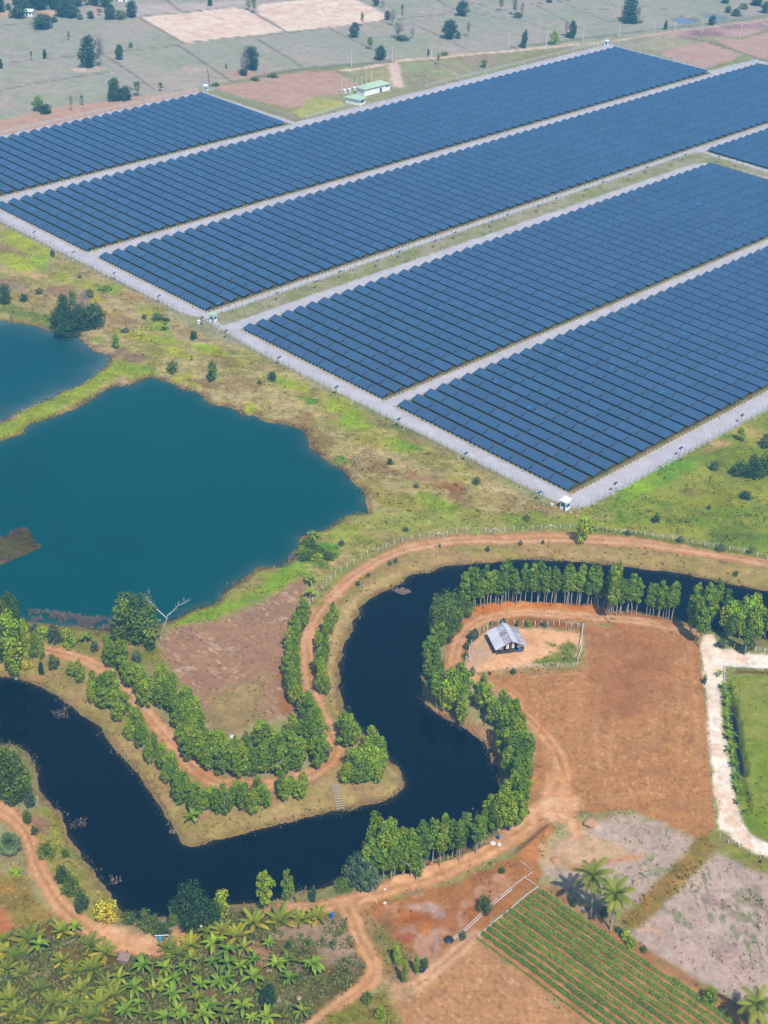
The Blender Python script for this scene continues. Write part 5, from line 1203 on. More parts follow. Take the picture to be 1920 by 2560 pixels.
# ---- trees by the pond
q = Zm(0, 1440, 400, "1450,705")[0]
stand('round', q[0], q[1], 1494, 118, 'large round dark green tree on the pond shore beside the white dead tree', name='broadleaf_tree')
for bx, by, ty, w, l, kd in ((18, 1662, 1468, 76, 'tall dense tree at the left edge of the pond shore, rear one', 'round'), (52, 1640, 1485, 60, 'dense tree beside the left edge tree by the pond', 'round'), (40, 1690, 1525, 76, 'lighter leafy tree in front of the left edge pond trees', 'euc'), (68, 1668, 1545, 30, 'small bright tree at the foot of the left pond trees', 'lime')):
    stand(kd, bx, by, ty, w, l)
for s, kd, l in (("440,640 520 190", 'limebush', 'bright green shrub row behind the track at the left edge'), ("560,700 500 150", 'bluebush', 'grey green shrub between two bright shrubs by the pond'), ("710,740 520 170", 'limebush', 'large bright green shrub left of the banana plant by the pond'), ("360,580 490 110", 'bluebush', 'bluish shrub behind the bright shrub at the pond edge'),
                 ("360,860 590 140", 'euc', 'light green tree leaning over the track at the left'), ("440,870 660 90", 'euc', 'slim tree right of the light green tree at the left track'), ("250,790 600 110", 'thin', 'thin pale tree at the left beside the track'),
                 ("270,960 855 120", 'yellowbush', 'round yellow flowering bush on the canal bank'), ("430,1005 875 90", 'mid', 'small dark green tree right of the yellow bush'), ("560,960 790 140", 'bush', 'grey green bush left of the track bend'), ("740,1040 880 130", 'euc', 'leafy tree left of the track near the wash'), ("840,1120 860 130", 'euc', 'taller leafy tree left of the track near the wash'),
                 ("980,780 660 90", 'bluebush', 'small grey shrub below the banana plant'), ("1430,900 760 120", 'bluebush', 'bluish shrub at the corner of the dry field'), ("1560,760 640 120", 'dark', 'dark tree at the foot of the large round tree')):
    a, b_, c = s.split(); x_, y_ = Zm(0, 1440, 400, a)[0]; ty = 1440 + float(b_) * 400 / 1659
    stand({'mid': 'cone'}.get(kd, kd), x_, y_, ty, float(c) * 400 / 1659, l, 'shrub' if 'bush' in kd else 'tree')
q = T(0, 2, "1060,735")[0]; p = g(*q)
t = thing('dead_tree', 'bleached white dead tree with bare forked branches on the pond shore', 'dead tree', (p[0], p[1], tz(p[0], p[1])), 0, None)
b = MB(); rr = random.Random(5)
def limb(p0, d, L_, r, depth):
    d = d.normalized(); e = p0 + d * L_
    mid = p0 + d * L_ * .5 + Vector((rr.uniform(-1, 1), rr.uniform(-1, 1), 0)) * L_ * .06
    b.tube([p0, mid, e], [r, r * .8, r * .55], 5)
    if depth:
        for k in range(3 if depth > 1 else 4):
            s = p0.lerp(e, rr.uniform(.35, 1.0)); q_ = d + Vector((rr.uniform(-1, 1), rr.uniform(-1, 1), rr.uniform(-.1, .7))) * .8
            limb(s, q_, L_ * rr.uniform(.4, .65), r * .5, depth - 1)
VR = Vector(CR)
limb(Vector((0, 0, -.3)), Vector((0, 0, 1)) + VR * .35, 3.4, .17, 0)
limb(Vector((0, 0, 3.2)) + VR * 1.1, Vector((0, 0, 1)) + VR * .9, 4.8, .13, 4)
limb(Vector((0, 0, 2.6)) + VR * .8, Vector((0, 0, 1)) - VR * .75, 6.2, .14, 4)
obj('trunk', b.mesh('trunk', MDEAD), t)

# the big dark clump by the upper pond
for s, l, kd in (("680,960 670 190", 'dark tree at the rear left of the clump by the upper pond', 'dark'), ("690,1065 860 240", 'dark rounded tree overhanging the upper pond', 'dark'), ("640,985 780 230", 'dark tree at the left of the clump by the upper pond', 'dark'),
                 ("970,985 760 260", 'dark spreading tree at the right of the clump by the upper pond', 'dark'), ("820,1010 770 220", 'dark tree in the middle of the clump by the upper pond', 'dark'), ("900,1010 930 160", 'low dark shrub in front of the clump by the upper pond', 'darkbush'),
                 ("880,930 620 210", 'grey bare tree rising out of the dark clump', 'bare'), ("770,760 600 110", 'lime green tree behind the dark clump', 'lime'), ("740,700 610 80", 'small green tree behind the dark clump, left of the lime one', 'cone'), ("930,680 580 90", 'grey green shrub behind the dark clump', 'bush'),
                 ("60,750 540 170", 'broad green tree at the left edge above the upper pond', 'round'), ("250,715 630 110", 'dark shrub right of the green tree above the upper pond', 'darkbush'), ("410,640 570 90", 'low grey green shrub above the upper pond', 'bush'), ("1210,1210 1055 110", 'bright green young tree between the two ponds', 'lime'),
                 ("1630,910 825 110", 'small bushy tree right of the dry scrub', 'bush'), ("1300,1040 985 90", 'grey shrub on the dry slope', 'bluebush'), ("545,250 175 70", 'grey shrub below the front road at the left', 'bluebush'), ("825,480 440 50", 'small grey shrub below the front road', 'bluebush'), ("1100,610 540 160", 'bright low bushes below the front road', 'limebush'), ("1500,900 850 80", 'pale dry shrub on the slope', 'thin')):
    a, b_, c = s.split(); x_, y_ = Zm(0, 580, 400, a)[0]; stand(kd, x_, y_, 580 + float(b_) * 400 / 1659, float(c) * 400 / 1659, l, 'shrub' if 'bush' in kd else 'tree')
for s, l, kd in (("0,1,1375,812 680 115", 'conical green tree above the big pond', 'euc'), ("0,1,1120,755 670 90", 'green shrub at the head of the big pond', 'bush'), ("0,1,1255,535 480 70", 'dark shrub below the middle booth', 'darkbush'), ("0,1,1075,420 395 60", 'small shrub left of the fence below the road', 'bush'), ("0,1,1240,680 640 20", 'dead stump in the lime grass', 'thin'),
                 ("1,1,105,805 740 60", 'dark green shrub beside the front road fence', 'darkbush'), ("1,1,868,1352 1305 50", 'small dark shrub in the brown grass', 'darkbush'), ("1,1,1430,1475 1430 60", 'grey green shrub near the front fence', 'bush'), ("1,1,1040,1500 1470 40", 'tiny shrub above the lime patch', 'bush'), ("1,1,20,830 800 40", 'tiny green shrub below the front road', 'bush'),
                 ("2,1,1480,1195 1105 85", 'bright green tree beside the right hand fence', 'lime'), ("2,1,1305,1390 1320 60", 'small bluish shrub in the green meadow', 'bluebush'), ("2,1,1470,1420 1320 130", 'wide dark shrub at the left of the meadow thicket', 'darkbush'), ("2,1,1560,1430 1280 150", 'tallest dark shrub of the meadow thicket', 'darkbush'), ("2,1,1640,1400 1260 130", 'dark shrub at the right edge of the meadow thicket', 'darkbush'), ("2,1,1640,1240 1150 90", 'bluish tree above the meadow thicket at the frame edge', 'bluebush'), ("2,1,1510,1570 1520 90", 'flat dark shrub beside the olive hummock', 'darkbush'), ("2,1,1275,1640 1610 30", 'tiny shrub low in the meadow', 'bush'),
                 ("2,2,930,65 15 60", 'dark shrub in the meadow above the orange track', 'darkbush'), ("2,2,95,50 15 60", 'green shrub right of the near booth path', 'bush'), ("2,2,750,150 120 60", 'bluish weed clump on the white post fence', 'bluebush'), ("2,2,1090,190 150 50", 'bluish weed clump farther right on the fence line', 'bluebush'), ("2,2,1350,250 205 70", 'bluish weed clump near the right end of the fence line', 'bluebush'), ("2,2,1545,275 230 60", 'dry pale bush on the fence line', 'thin'), ("2,2,1450,410 370 40", 'small dead shrub on the canal bank', 'bush'),
                 ("2,2,55,215 180 30", 'little bluish shrub below the orange track', 'bluebush'), ("2,2,200,205 175 24", 'little shrub left of the lone tree', 'bush'), ("1,2,865,345 310 36", 'bluish weed left on the sandy bank', 'bluebush'), ("1,2,905,330 290 36", 'bluish weed right on the sandy bank', 'bluebush'), ("1,2,1190,232 200 22", 'thin stump shrub beside the orange track', 'bush'), ("1,2,1500,255 218 40", 'bluish weed above the canal', 'bluebush'), ("1,2,660,480 445 36", 'bluish weed inside the track curve', 'bluebush'), ("1,2,730,420 392 30", 'small weed inside the track curve', 'bluebush'), ("1,2,970,125 92 40", 'dark green shrub in the grass above the fence', 'bush'), ("1,2,555,215 175 46", 'bluish shrub at the pond corner', 'bluebush')):
    a, b_, c = s.split(); f = a.split(','); x_, y_ = T(int(f[0]), int(f[1]), f[2] + ',' + f[3])[0]
    stand(kd, x_, y_, 640 * int(f[1]) + float(b_) * K64, float(c) * K64, l, 'shrub' if 'bush' in kd else 'tree')
stand('lime', 1452, 1362, 1291, 44, 'lone green tree with pale trunk standing on the orange track')
# low leafy thicket at the pond corner
for i, (a, b_) in enumerate([(300, 215), (340, 190), (370, 215), (300, 250), (360, 260), (420, 250), (400, 290), (470, 280), (320, 290), (500, 270)]):
    q = T(1, 2, "%d,%d" % (a, b_ + 20))[0]; stand('bush' if i % 3 else 'limebush', q[0], q[1], q[1] - 16, 34, 'low spreading green bush in the thicket at the pond corner', 'shrub', 'bushes of the pond corner thicket')

# ---- lower left bank and plantation edge
for s, l, kd in (("0,3,100,240 -120 200", 'big dark tree at the left edge on the canal bank', 'round'), ("0,3,40,200 -200 160", 'big tree at the very left edge above the lane', 'round'), ("0,3,170,190 -40 120", 'leafy tree at the right side of the left bank trees', 'euc'), ("0,3,200,250 130 90", 'tree hanging over the canal at the left', 'bluebush'),
                 ("0,3,300,575 480 110", 'round green shrub on the left canal bank', 'bush'), ("0,3,405,740 625 110", 'upper dark green shrub of the row on the left bank', 'darkbush'), ("0,3,465,810 700 130", 'middle dark green shrub of the row on the left bank', 'bush'), ("0,3,530,920 800 110", 'lowest dark green shrub of the row on the left bank', 'darkbush'), ("0,3,425,570 520 50", 'small pale shrub near the water on the left', 'bush'),
                 ("0,3,690,985 860 150", 'bright yellow bush by the canal corner', 'yellowbush'), ("0,3,225,430 370 60", 'green weed by the lane on the left bank', 'bush'), ("0,3,180,360 265 60", 'green hedge weed beside the lane on the left bank', 'bush'), ("0,3,100,690 640 90", 'green weed below the fan palm', 'limebush'),
                 ("0,3,850,1020 930 110", 'loose grey green bush at the canal corner', 'thin'), ("0,3,940,1060 910 130", 'tall pale shrub at the canal corner', 'thin'), ("0,3,1000,1070 930 110", 'pale leafy shrub right of the canal corner', 'bush'), ("0,3,1060,1070 1000 110", 'flat dark green shrub beside the blue tank', 'darkbush'),
                 ("0,3,1245,1040 780 270", 'large dark feathery tree on the canal shore above the bananas', 'feather'), ("0,3,1130,1030 880 100", 'pale olive tree left of the feathery tree', 'euc'), ("0,3,1440,980 795 120", 'yellow green tree right of the feathery tree', 'lime'), ("0,3,1400,1000 850 120", 'dark tree between the feathery and the yellow green tree', 'dark'),
                 ("1,3,60,900 670 130", 'pale olive conical tree by the canal, left of the pair', 'euc'), ("1,3,205,870 645 110", 'pale olive conical tree by the canal, right of the pair', 'euc'), ("1,3,367,860 758 60", 'small dark conical tree by the dirt lane', 'cone'), ("1,3,265,860 808 32", 'small yellow bush between the conical trees', 'yellowbush'),
                 ("1,3,570,760 715 130", 'low green shrub at the canal edge', 'bush'), ("1,3,915,1270 1150 80", 'green sapling on the wet waste ground', 'lime'), ("1,3,960,1400 1240 60", 'slim olive sapling with white trunk', 'euc'), ("1,3,1042,1340 1210 60", 'small tree with white trunk right of the saplings', 'euc'), ("1,3,1095,1300 1220 50", 'small dark tree beside the white trunk tree', 'bush'),
                 ("1,3,1480,930 820 100", 'green shrub beside the blue pipes', 'bush'), ("1,3,1340,1110 1050 50", 'grey shrub at the lower end of the blue pipes', 'bluebush'), ("1,3,75,1540 1400 90", 'dark dense sapling among the bananas', 'dark'), ("1,3,350,1160 1105 36", 'small yellow green sapling left of the lane', 'lime'), ("1,3,505,1190 1110 60", 'thin pale sapling left of the lane', 'thin'), ("1,3,600,1345 1290 40", 'thin pale sapling nearer the lane', 'thin'), ("1,3,215,1180 1110 44", 'small green sapling on the grey ground', 'thin'),
                 ("1,3,720,1520 1445 80", 'dark weed beside the lane bend', 'bush'), ("1,3,810,1630 1540 90", 'green weed patch at the bottom edge', 'limebush'), ("1,3,1595,680 640 50", 'green shrub on the waste bank', 'bush'),
                 ("2,3,395,900 830 40", 'small dark shrub left of the palms', 'bluebush'), ("2,3,595,960 890 60", 'dark shrub between the palms', 'darkbush'), ("2,3,730,1110 1040 70", 'bright green shrub right of the palms, upper one', 'limebush'), ("2,3,770,1160 1090 70", 'bright green shrub right of the palms, lower one', 'limebush'), ("2,3,850,1190 1150 50", 'dark green shrub along the crop plot edge', 'bush'), ("2,3,690,1060 1030 60", 'dark shrub at the foot of the right palm', 'darkbush'), ("2,3,1280,1520 1420 110", 'pale green weed clump at the plot edge', 'limebush'), ("2,3,1370,1590 1540 60", 'dark weed left of the corner palm', 'bush'),
                 ("2,2,1245,1110 1045 40", 'dark round shrub between ploughed field and white track', 'darkbush'), ("2,2,1355,880 810 70", 'grey green shrub at the head of the white track', 'bluebush'), ("2,2,1490,910 850 70", 'grey green shrub beside the canal trees at the right', 'bluebush'), ("2,2,1550,890 830 60", 'green shrub under the yellow green trees', 'bush')):
    a, b_, c = s.split(); f = a.split(','); x_, y_ = T(int(f[0]), int(f[1]), f[2] + ',' + f[3])[0]
    stand(kd, x_, y_, 640 * int(f[1]) + float(b_) * K64, float(c) * K64, l, 'shrub' if 'bush' in kd else 'tree')
# shrubs round the barn yard
for s, l, kd in (("560,330 230 110", 'bluish round tree behind the barn roof', 'bluebush'), ("150,530 380 150", 'grey green tree at the upper left of the barn yard', 'bluebush'), ("195,500 350 90", 'grey tree beside the upper left yard tree', 'bluebush'), ("90,640 530 100", 'round grey green tree at the left of the barn yard', 'bluebush'), ("75,740 670 90", 'dark shrub below the round yard tree', 'bush'), ("155,985 860 95", 'small grey green tree at the lower left yard corner', 'bluebush'), ("740,350 260 90", 'dry olive shrub behind the barn', 'thin'), ("875,340 230 110", 'yellow olive shrub behind the barn', 'limebush'), ("1095,345 265 80", 'grey shrub on the yard fence', 'bluebush'), ("420,330 270 80", 'dark low shrub at the yard fence', 'bush'), ("685,960 880 70", 'small green shrub on the lower yard fence', 'bush'), ("385,965 920 60", 'low dark weed on the lower yard fence', 'darkbush'), ("470,60 10 110", 'dark green bush under the canal trees', 'darkbush')):
    a, b_, c = s.split(); x_, y_ = Zm(1150, 1500, 320, a)[0]; stand(kd, x_, y_, 1500 + float(b_) * 320 / 1659, float(c) * 320 / 1659, l, 'shrub' if 'bush' in kd else 'tree')

# ---- scattered trees on the dry fields far behind
FARL = [(0, 0, 320, "1150,880 485 260|dark|tall dark tree on a mound in the dry fields at the left;1300,865 475 170|bare|purple grey bare tree beside the tall dark tree;575,755 640 72|cone|small dark cone tree left on a field bank;1550,775 585 110|dark|dark two tier tree right of the bare tree;500,1440 1225 190|limebush|yellow green bush on the fence line at the left;590,1470 1330 190|darkbush|dark bush at the foot of the yellow green bush;930,1440 1225 80|bare|small bare tree on the fence line;1065,1370 1230 62|thin|little green tree right of the small bare tree;410,770 660 40|thin|thin sapling on the left field bank;1500,1310 1020 240|dark|large dark bush left of the panel block corner;1620,1300 1090 200|darkbush|dark bush at the right side of the large dark bush;5,885 760 90|dark|dark tree cut by the left edge;560,360 190 300|dark|wide dark tree at the front of the village;700,290 210 110|darkbush|dark shrub right of the wide village tree;255,240 60 150|dark|dark narrow tree at the village left;110,130 40 70|dark|small dark tree at the far left of the village;30,160 -80 130|dark|dark tree at the top left corner;390,140 70 120|dark|round dark tree before the blue roof;790,215 -40 200|dark|tall dark tree right of the blue roof;930,225 60 240|dark|broad dark tree at the village centre;1040,250 170 90|bush|loose shrub right of the village centre;1180,240 140 90|dark|small dark cone tree alone on pale soil;1425,250 55 180|dark|square dark tree at the village right;1360,85 -60 180|dark|dark tree at the top edge of the village;1560,250 110 170|bush|pale bushy tree at the village right end;1290,200 110 90|thin|thin grey tree at the village;890,520 400 64|thin|sparse sapling below the village;520,125 -60 220|dark|dark tree hiding the blue roof;430,110 -40 160|dark|dark tree hiding the left end of the blue roof;320,100 -40 170|dark|dark tree left of the blue roof;700,120 -60 170|dark|dark tree at the right end of the blue roof;870,110 -60 190|dark|dark tree above the village centre;1230,70 -60 120|dark|dark tree behind the village right;640,60 -90 160|dark|dark tree behind the blue roof;220,60 -60 160|dark|dark tree behind the village left;170,230 100 130|bush|pale shrub at the village left;1000,80 -60 160|dark|dark tree at the top edge;1150,60 -70 150|bush|pale tree at the top edge"),
        (320, 0, 400, "40,178 10 130|dark|dark tree left of the pale harvested field;850,60 -60 66|cone|dark narrow tree above the pale field;1250,110 -30 80|thin|light tree on the bank between pale fields, left one;1310,140 -30 80|thin|light tree on the bank between pale fields, right one;1290,725 490 200|dark|round dark tree on a bare mound;1195,780 515 110|bare|grey bare tree beside the round dark tree;1200,780 700 90|darkbush|dark bush below the grey bare tree;1020,712 655 24|cone|tiny green sapling left of the mound;340,945 850 76|thin|small green tree on the fence line by the booth;30,492 425 56|limebush|little lime shrub on a field bank;910,885 850 100|bush|low green shrub right of the rear booth;1315,832 790 110|bush|green shrub on the fence line right of the mound;1500,800 745 130|bush|long green shrub on the fence line;100,1000 840 100|thin|pale twiggy shrub at the panel corner"),
        (880, 0, 400, "20,388 235 130|dark|round dark tree below the pale field;105,272 120 56|thin|light slim tree at the pale field edge;190,512 375 90|thin|loose light tree below the round dark tree;300,622 478 124|dark|round dark tree on the field bank near the power house;370,205 108 66|dark|dark tree at the right tip of the pale field;415,270 95 96|bare|fuzzy dark tree at the right tip of the pale field;480,402 225 190|bare|purple bare spreading tree;520,415 360 160|darkbush|dark undergrowth below the purple bare tree;625,402 280 80|bare|small grey bare tree right of the purple one;520,222 35 44|thin|tall thin tree behind the purple one;1020,400 200 150|dark|dark tree with bare top in mid field;1100,402 310 66|darkbush|small dark tree beside the mid field tree;1200,382 220 66|bare|small purple tree right of the mid field tree;1150,168 10 124|dark|round dark tree at the top centre;1540,112 -10 66|thin|light slim tree at the top;895,675 545 46|thin|little roadside tree with long shadow;960,572 528 106|bush|low green bush on the lane side;790,572 505 30|cone|tiny cone shrub on the lane side;250,62 -40 66|dark|dark tree at the top edge, right of the pale field;315,84 0 66|bare|fuzzy small tree at the top edge;1370,695 610 76|lime|light green little tree before the panels"),
        (1260, 0, 400, "115,160 -30 76|thin|light tree at the top, right of centre;180,182 20 66|bare|grey tree beside the light tree;150,182 118 124|darkbush|dark undergrowth below the light tree;200,497 310 92|cone|dark cone tree beside the lane;520,462 298 138|limebush|large lime bush beside the lane;640,382 210 76|bare|purple bare tree beside the lane;712,392 222 84|dark|dark green tree beside the purple bare tree;680,392 320 120|darkbush|dark undergrowth of the purple bare tree;1300,220 -30 176|dark|big dark tree at the top right;1395,222 60 66|bare|purple bare tree right of the big dark tree;1310,238 150 220|darkbush|wide dark undergrowth of the big dark tree;470,24 -10 80|darkbush|small dark bush at the top")]
for x0, y0, w0, txt in FARL:
    for it in txt.split(';'):
        a, kd, l = it.split('|'); a, b_, c = a.split(); k = w0 / 1659.0
        f = a.split(',')
        stand(kd, x0 + float(f[0]) * k, y0 + float(f[1]) * k, y0 + float(b_) * k, float(c) * k, l, 'shrub' if 'bush' in kd else 'tree', None, z=-0.05)
for it in "995,192 132 30|cone|small dark tree left of the little pool;1295,162 100 44|dark|dark tree between the little pools;1450,104 50 66|darkbush|dark bush right of the little pools;1400,82 30 40|bush|small shrub above the right pool;1585,34 -30 90|dark|dark tree at the top right corner;1640,86 10 60|dark|dark tree at the right edge near the top;1500,60 10 60|bush|grey green tree above the right pool;1380,20 -30 60|darkbush|dark bush at the top right".split(';'):
    a, kd, l = it.split('|'); a, b_, c = a.split(); q = T(2, 0, a)[0]
    stand(kd, q[0], q[1], float(b_) * K64, float(c) * K64, l, 'shrub' if 'bush' in kd else 'tree', None, z=-0.05)
q = Zm(320, 0, 400, "845,890 825,705")
p = g(*q[0]); h = height_of(q[0][0], q[0][1], q[1][1]); b = MB(); b.tube([(0, 0, -.2), (-.3, -.2, h * .5), (-.6, -.6, h)], [.28, .22, .1], 6); b.tube([(-.3, -.2, h * .5), (.5, .2, h * .7)], [.12, .05], 5)
tag(obj('dead_tree', b.mesh('dead_tree', MDARKBARK), None, p), 'dark leaning dead trunk standing behind the rear booth', 'dead tree')
q = Zm(0, 580, 400, "525,425 500,250"); p = g(*q[0]); h = height_of(q[0][0], q[0][1], q[1][1]); b = MB(); b.tube([(0, 0, -.2), (-.1, 0, h * .6), (-.4, 0, h)], [.2, .15, .06], 6); b.tube([(-.1, 0, h * .6), (.6, .3, h * .85)], [.1, .03], 5)
tag(obj('dead_tree', b.mesh('dead_tree', MGREYWOOD), None, p), 'thin grey dead trunk in the wild grass below the front road', 'dead tree')

# ---- banana and coconut
def strip(b, pts, wid, fold=0.18, side=None):
    """leaf blade along a curve: two halves folded along the rib"""
    n = len(pts); vs = []
    for i, p in enumerate(pts):
        d = (pts[min(i + 1, n - 1)] - pts[max(i - 1, 0)]).normalized()
        s = d.cross(Vector((0, 0, 1)))
        s = s.normalized() if s.length > 1e-3 else Vector((1, 0, 0))
        nn = s.cross(d)
        w = wid[i]
        vs += [p + s * w - nn * 0 + Vector((0, 0, fold * w)), p, p - s * w + Vector((0, 0, fold * w))]
    b.add(vs, [q for i in range(n - 1) for q in ((i * 3, i * 3 + 1, i * 3 + 4, i * 3 + 3), (i * 3 + 1, i * 3 + 2, i * 3 + 5, i * 3 + 4))])
def colour_mesh(b, name, mat, lo, hi, seed, per=1):
    me = b.mesh(name, mat); at = me.attributes.new('Col', 'FLOAT_COLOR', 'POINT'); r = np.random.default_rng(seed)
    n = len(me.vertices); c = np.ones((n, 4), np.float32); k = lo + (hi - lo) * r.random(n // per + 1)
    c[:, :3] = np.repeat(k, per)[:n, None]; at.data.foreach_set('color', c.ravel()); return me
def banana_mesh(seed, n=9):
    r = random.Random(seed); b = MB()
    for i in range(n):
        a = i * 2.4 + r.random() * .5; el = math.radians(r.uniform(25, 75)) if i < n - 2 else math.radians(82)
        L_ = r.uniform(1.9, 2.7); pts = []; p = Vector((0, 0, 1.6)); e = el
        for j in range(8):
            pts.append(p.copy()); p = p + Vector((math.cos(a) * math.cos(e), math.sin(a) * math.cos(e), math.sin(e))) * L_ / 7; e -= math.radians(r.uniform(10, 19))
        strip(b, pts, [.04, .18, .27, .30, .29, .24, .15, .02])
    return colour_mesh(b, 'leaves', ML['banana'], .75, 1.2, seed, 24)
BYEL = banana_mesh(77, 8); BYEL.materials[0] = ML['coco']
b = MB(); b.lathe([(.16, -.1), (.15, .5), (.11, 1.2), (.07, 1.8)], 8); BSTEM = b.mesh('stem', plain("banana_stem", (0.26, 0.24, 0.12), 0.7))
BAN = [banana_mesh(i, 8 + i % 3) for i in range(5)]
def frond_mesh(seed, n, L0, L1, e0, e1, droop, z0, leaf, name='fronds', mat=None, nl=16, yellow=0):
    r = random.Random(seed); b = MB(); cols = []
    for i in range(n):
        a = i * 2.39996 + r.uniform(-.2, .2); e = math.radians(e0 + (e1 - e0) * (i + r.random()) / n); L_ = r.uniform(L0, L1); p = Vector((0, 0, z0)); pts = []
        for j in range(nl + 1):
            pts.append(p.copy()); p = p + Vector((math.cos(a) * math.cos(e), math.sin(a) * math.cos(e), math.sin(e))) * L_ / nl; e -= math.radians(droop / nl * r.uniform(.8, 1.2))
        v0 = len(b.v)
        for j in range(1, nl + 1):
            d = (pts[j] - pts[j - 1]).normalized(); s = d.cross(Vector((0, 0, 1))).normalized(); w = leaf * math.sin(math.pi * (0.12 + .8 * j / nl)) ** .6
            for sg in (-1, 1):
                for h_ in (0, .5):
                    q = pts[j - 1].lerp(pts[j], h_); tip = q + s * sg * w + d * w * .45 + Vector((0, 0, -w * r.uniform(.25, .55)))
                    m_ = q.lerp(tip, .5) + Vector((0, 0, w * .1)); t_ = L_ / nl * .22
                    b.add([q - d * t_, m_ - d * t_, tip, m_ + d * t_, q + d * t_], [(0, 1, 2, 3, 4)])
        b.tube(pts[::2], [.05 * (1 - .8 * k / (len(pts[::2]))) for k in range(len(pts[::2]))], 4)
        k = r.uniform(.75, 1.2); yl = 1 if i < yellow else 0
        cols += [(k * (1 + .9 * yl), k * (1 + .35 * yl), k * (1 + .2 * yl))] * (len(b.v) - v0)
    me = b.mesh(name, mat or ML['coco']); at = me.attributes.new('Col', 'FLOAT_COLOR', 'POINT')
    c = np.ones((len(cols), 4), np.float32); c[:, :3] = cols; at.data.foreach_set('color', c.ravel()); return me
YC = [frond_mesh(i, 12, 2.4, 3.3, 30, 84, 58, .4, .5, yellow=3) for i in range(4)]
b = MB(); b.lathe([(.3, -.1), (.26, .3), (.16, .8)], 8); YSTEM = b.mesh('stem', MDARKBARK)
PA = Zm(0, 2260, 400, "640,250 310,360 60,470 1090,480 940,390 755,670 825,870 400,850 545,1000 95,960 790,1050 1040,1000 240,690 250,1170 170,520 1000,1150 -80,620 -60,1000 640,560 60,640 400,1180 640,1190 660,980 930,1150 1120,800 960,640 150,1090 1180,920 30,350")
PB = Zm(400, 2260, 400, "970,170 1250,150 1470,140 1650,110 310,400 640,240 90,430 180,500 800,300")
GC = 'young coconut palms of the plantation'
for i, p in enumerate(PA + PB):
    q = g(p[0], p[1], 1.4); right = i >= len(PA)
    big = i in (1, 3, len(PA), len(PA) + 1)
    lab = ('young coconut palm with arching yellow green fronds in the left half of the plantation' if not right else 'young coconut palm with upright dark fronds along the upper edge of the plantation') if not big else ('large young coconut palm near the canal corner lane, in the left half of the plantation' if not right else 'large upright coconut palm at the upper right of the plantation')
    t = thing('young_coconut_palm', lab, 'palm', (q[0], q[1], tz(q[0], q[1])), random.uniform(0, 6.28), GC, random.uniform(.85, 1.2) * (1.25 if big else 1) * (0.8 if i in (12, 13) else 1))
    obj('fronds', YC[i % 4], t); obj('stem', YSTEM, t)
BA = Zm(0, 2260, 400, "1230,770 1480,650 1390,870 1440,1010 1560,1130 410,440 780,225 1300,1120")
BB = Zm(400, 2260, 400, "480,300 560,410 235,640 50,660 350,690 550,590 605,800 830,640 870,450 1130,380 970,760 140,930 400,970 245,1160 450,1140 860,1080 1320,580 1345,760 1210,620 1600,620 1470,1110 1110,1180 700,620 150,760 -60,880 60,1180 1600,640 700,760 300,860 520,1060 180,1080 760,880 660,1150 950,1170 1060,900 420,830 320,560 700,480 30,820 980,560")
GB = 'banana plants of the plantation'
for i, p in enumerate(BA + BB):
    q = g(p[0], p[1], 2.0)
    t = thing('banana_plant', 'bright green banana plant with star of arching leaves in the plantation' if i >= len(BA) else 'green banana plant among the young coconut palms at the left', 'banana plant', (q[0], q[1], tz(q[0], q[1])), random.uniform(0, 6.28), GB, random.uniform(.8, 1.3))
    obj('leaves', BAN[i % 5] if i % 4 else BYEL, t); obj('stem', BSTEM, t)
print('eucs', sum(o.name.startswith('eucalyptus') for o in bpy.data.objects))
for p, l in ((Zm(0, 1440, 400, "890,700")[0], 'lone lime banana plant on the pond bank'), (Zm(0, 1440, 400, "1130,720")[0], 'small lime banana plant beside the round tree'), (T(0, 1, "1075,480")[0], 'lone banana plant in the wild grass below the middle booth'), (T(1, 2, "355,480")[0], 'banana plant beside the fence by the dry field, upper one'), (T(1, 2, "350,560")[0], 'banana plant beside the fence by the dry field, lower one'), (T(1, 2, "375,185")[0], 'banana plant in the thicket at the pond corner'), (T(0, 3, "1250,350")[0], 'small banana plant at the lower corner of the peninsula')):
    q = g(*p); t = thing('banana_plant', l, 'banana plant', (q[0], q[1], tz(q[0], q[1])), random.uniform(0, 6), None, 1.1); obj('leaves', BAN[random.randrange(5)], t); obj('stem', BSTEM, t)
for i, p in enumerate(Zm(1640, 1620, 280, "880,340 930,510 980,650 980,750 1000,920 1010,1080 1030,1220 1050,1390 1085,1600 1120,1760 1130,1920 1150,2110", 1548.0)):
    q = g(p[0], p[1], 1.2)
    t = thing('banana_plant', 'banana plant in the line between white track and green field' if i else 'small banana plant standing alone on the white track', 'banana plant', (q[0], q[1], tz(q[0], q[1])), random.uniform(0, 6), 'banana plants along the white track' if i else None, .62 if i not in (6, 7) else .85); obj('leaves', BAN[i % 5], t); obj('stem', BSTEM, t)
# tall coconut palms at the right
def palm(bx, by, cx_, cy_, label, seed, L_=4.3, up=None):
    if up is None:
        p = g(bx, by); h = height_of(bx, by, cy_)
    else:
        h = up; p = g(cx_, cy_, h); p[2] = 0
    t = thing('coconut_palm', label, 'palm', tuple(p), 0)
    e = g(cx_, cy_, h) - p; e[2] = 0
    b = MB(); b.tube([(0, 0, -.2), (0, 0, .6), (e[0] * .35, e[1] * .35, h * .5), (e[0], e[1], h)], [.34, .22, .17, .14], 8)
    for k in range(7): b.lathe([(.05, -.14), (.15, 0), (.05, .14)], 6, (e[0] + .3 * math.cos(k), e[1] + .3 * math.sin(k), h - .25))
    obj('trunk', b.mesh('trunk', MBARK), t)
    obj('fronds', frond_mesh(seed, 22, L_ * .85, L_ * 1.1, -35, 82, 62, .05, .85, yellow=4, nl=18), t, (e[0], e[1], h))
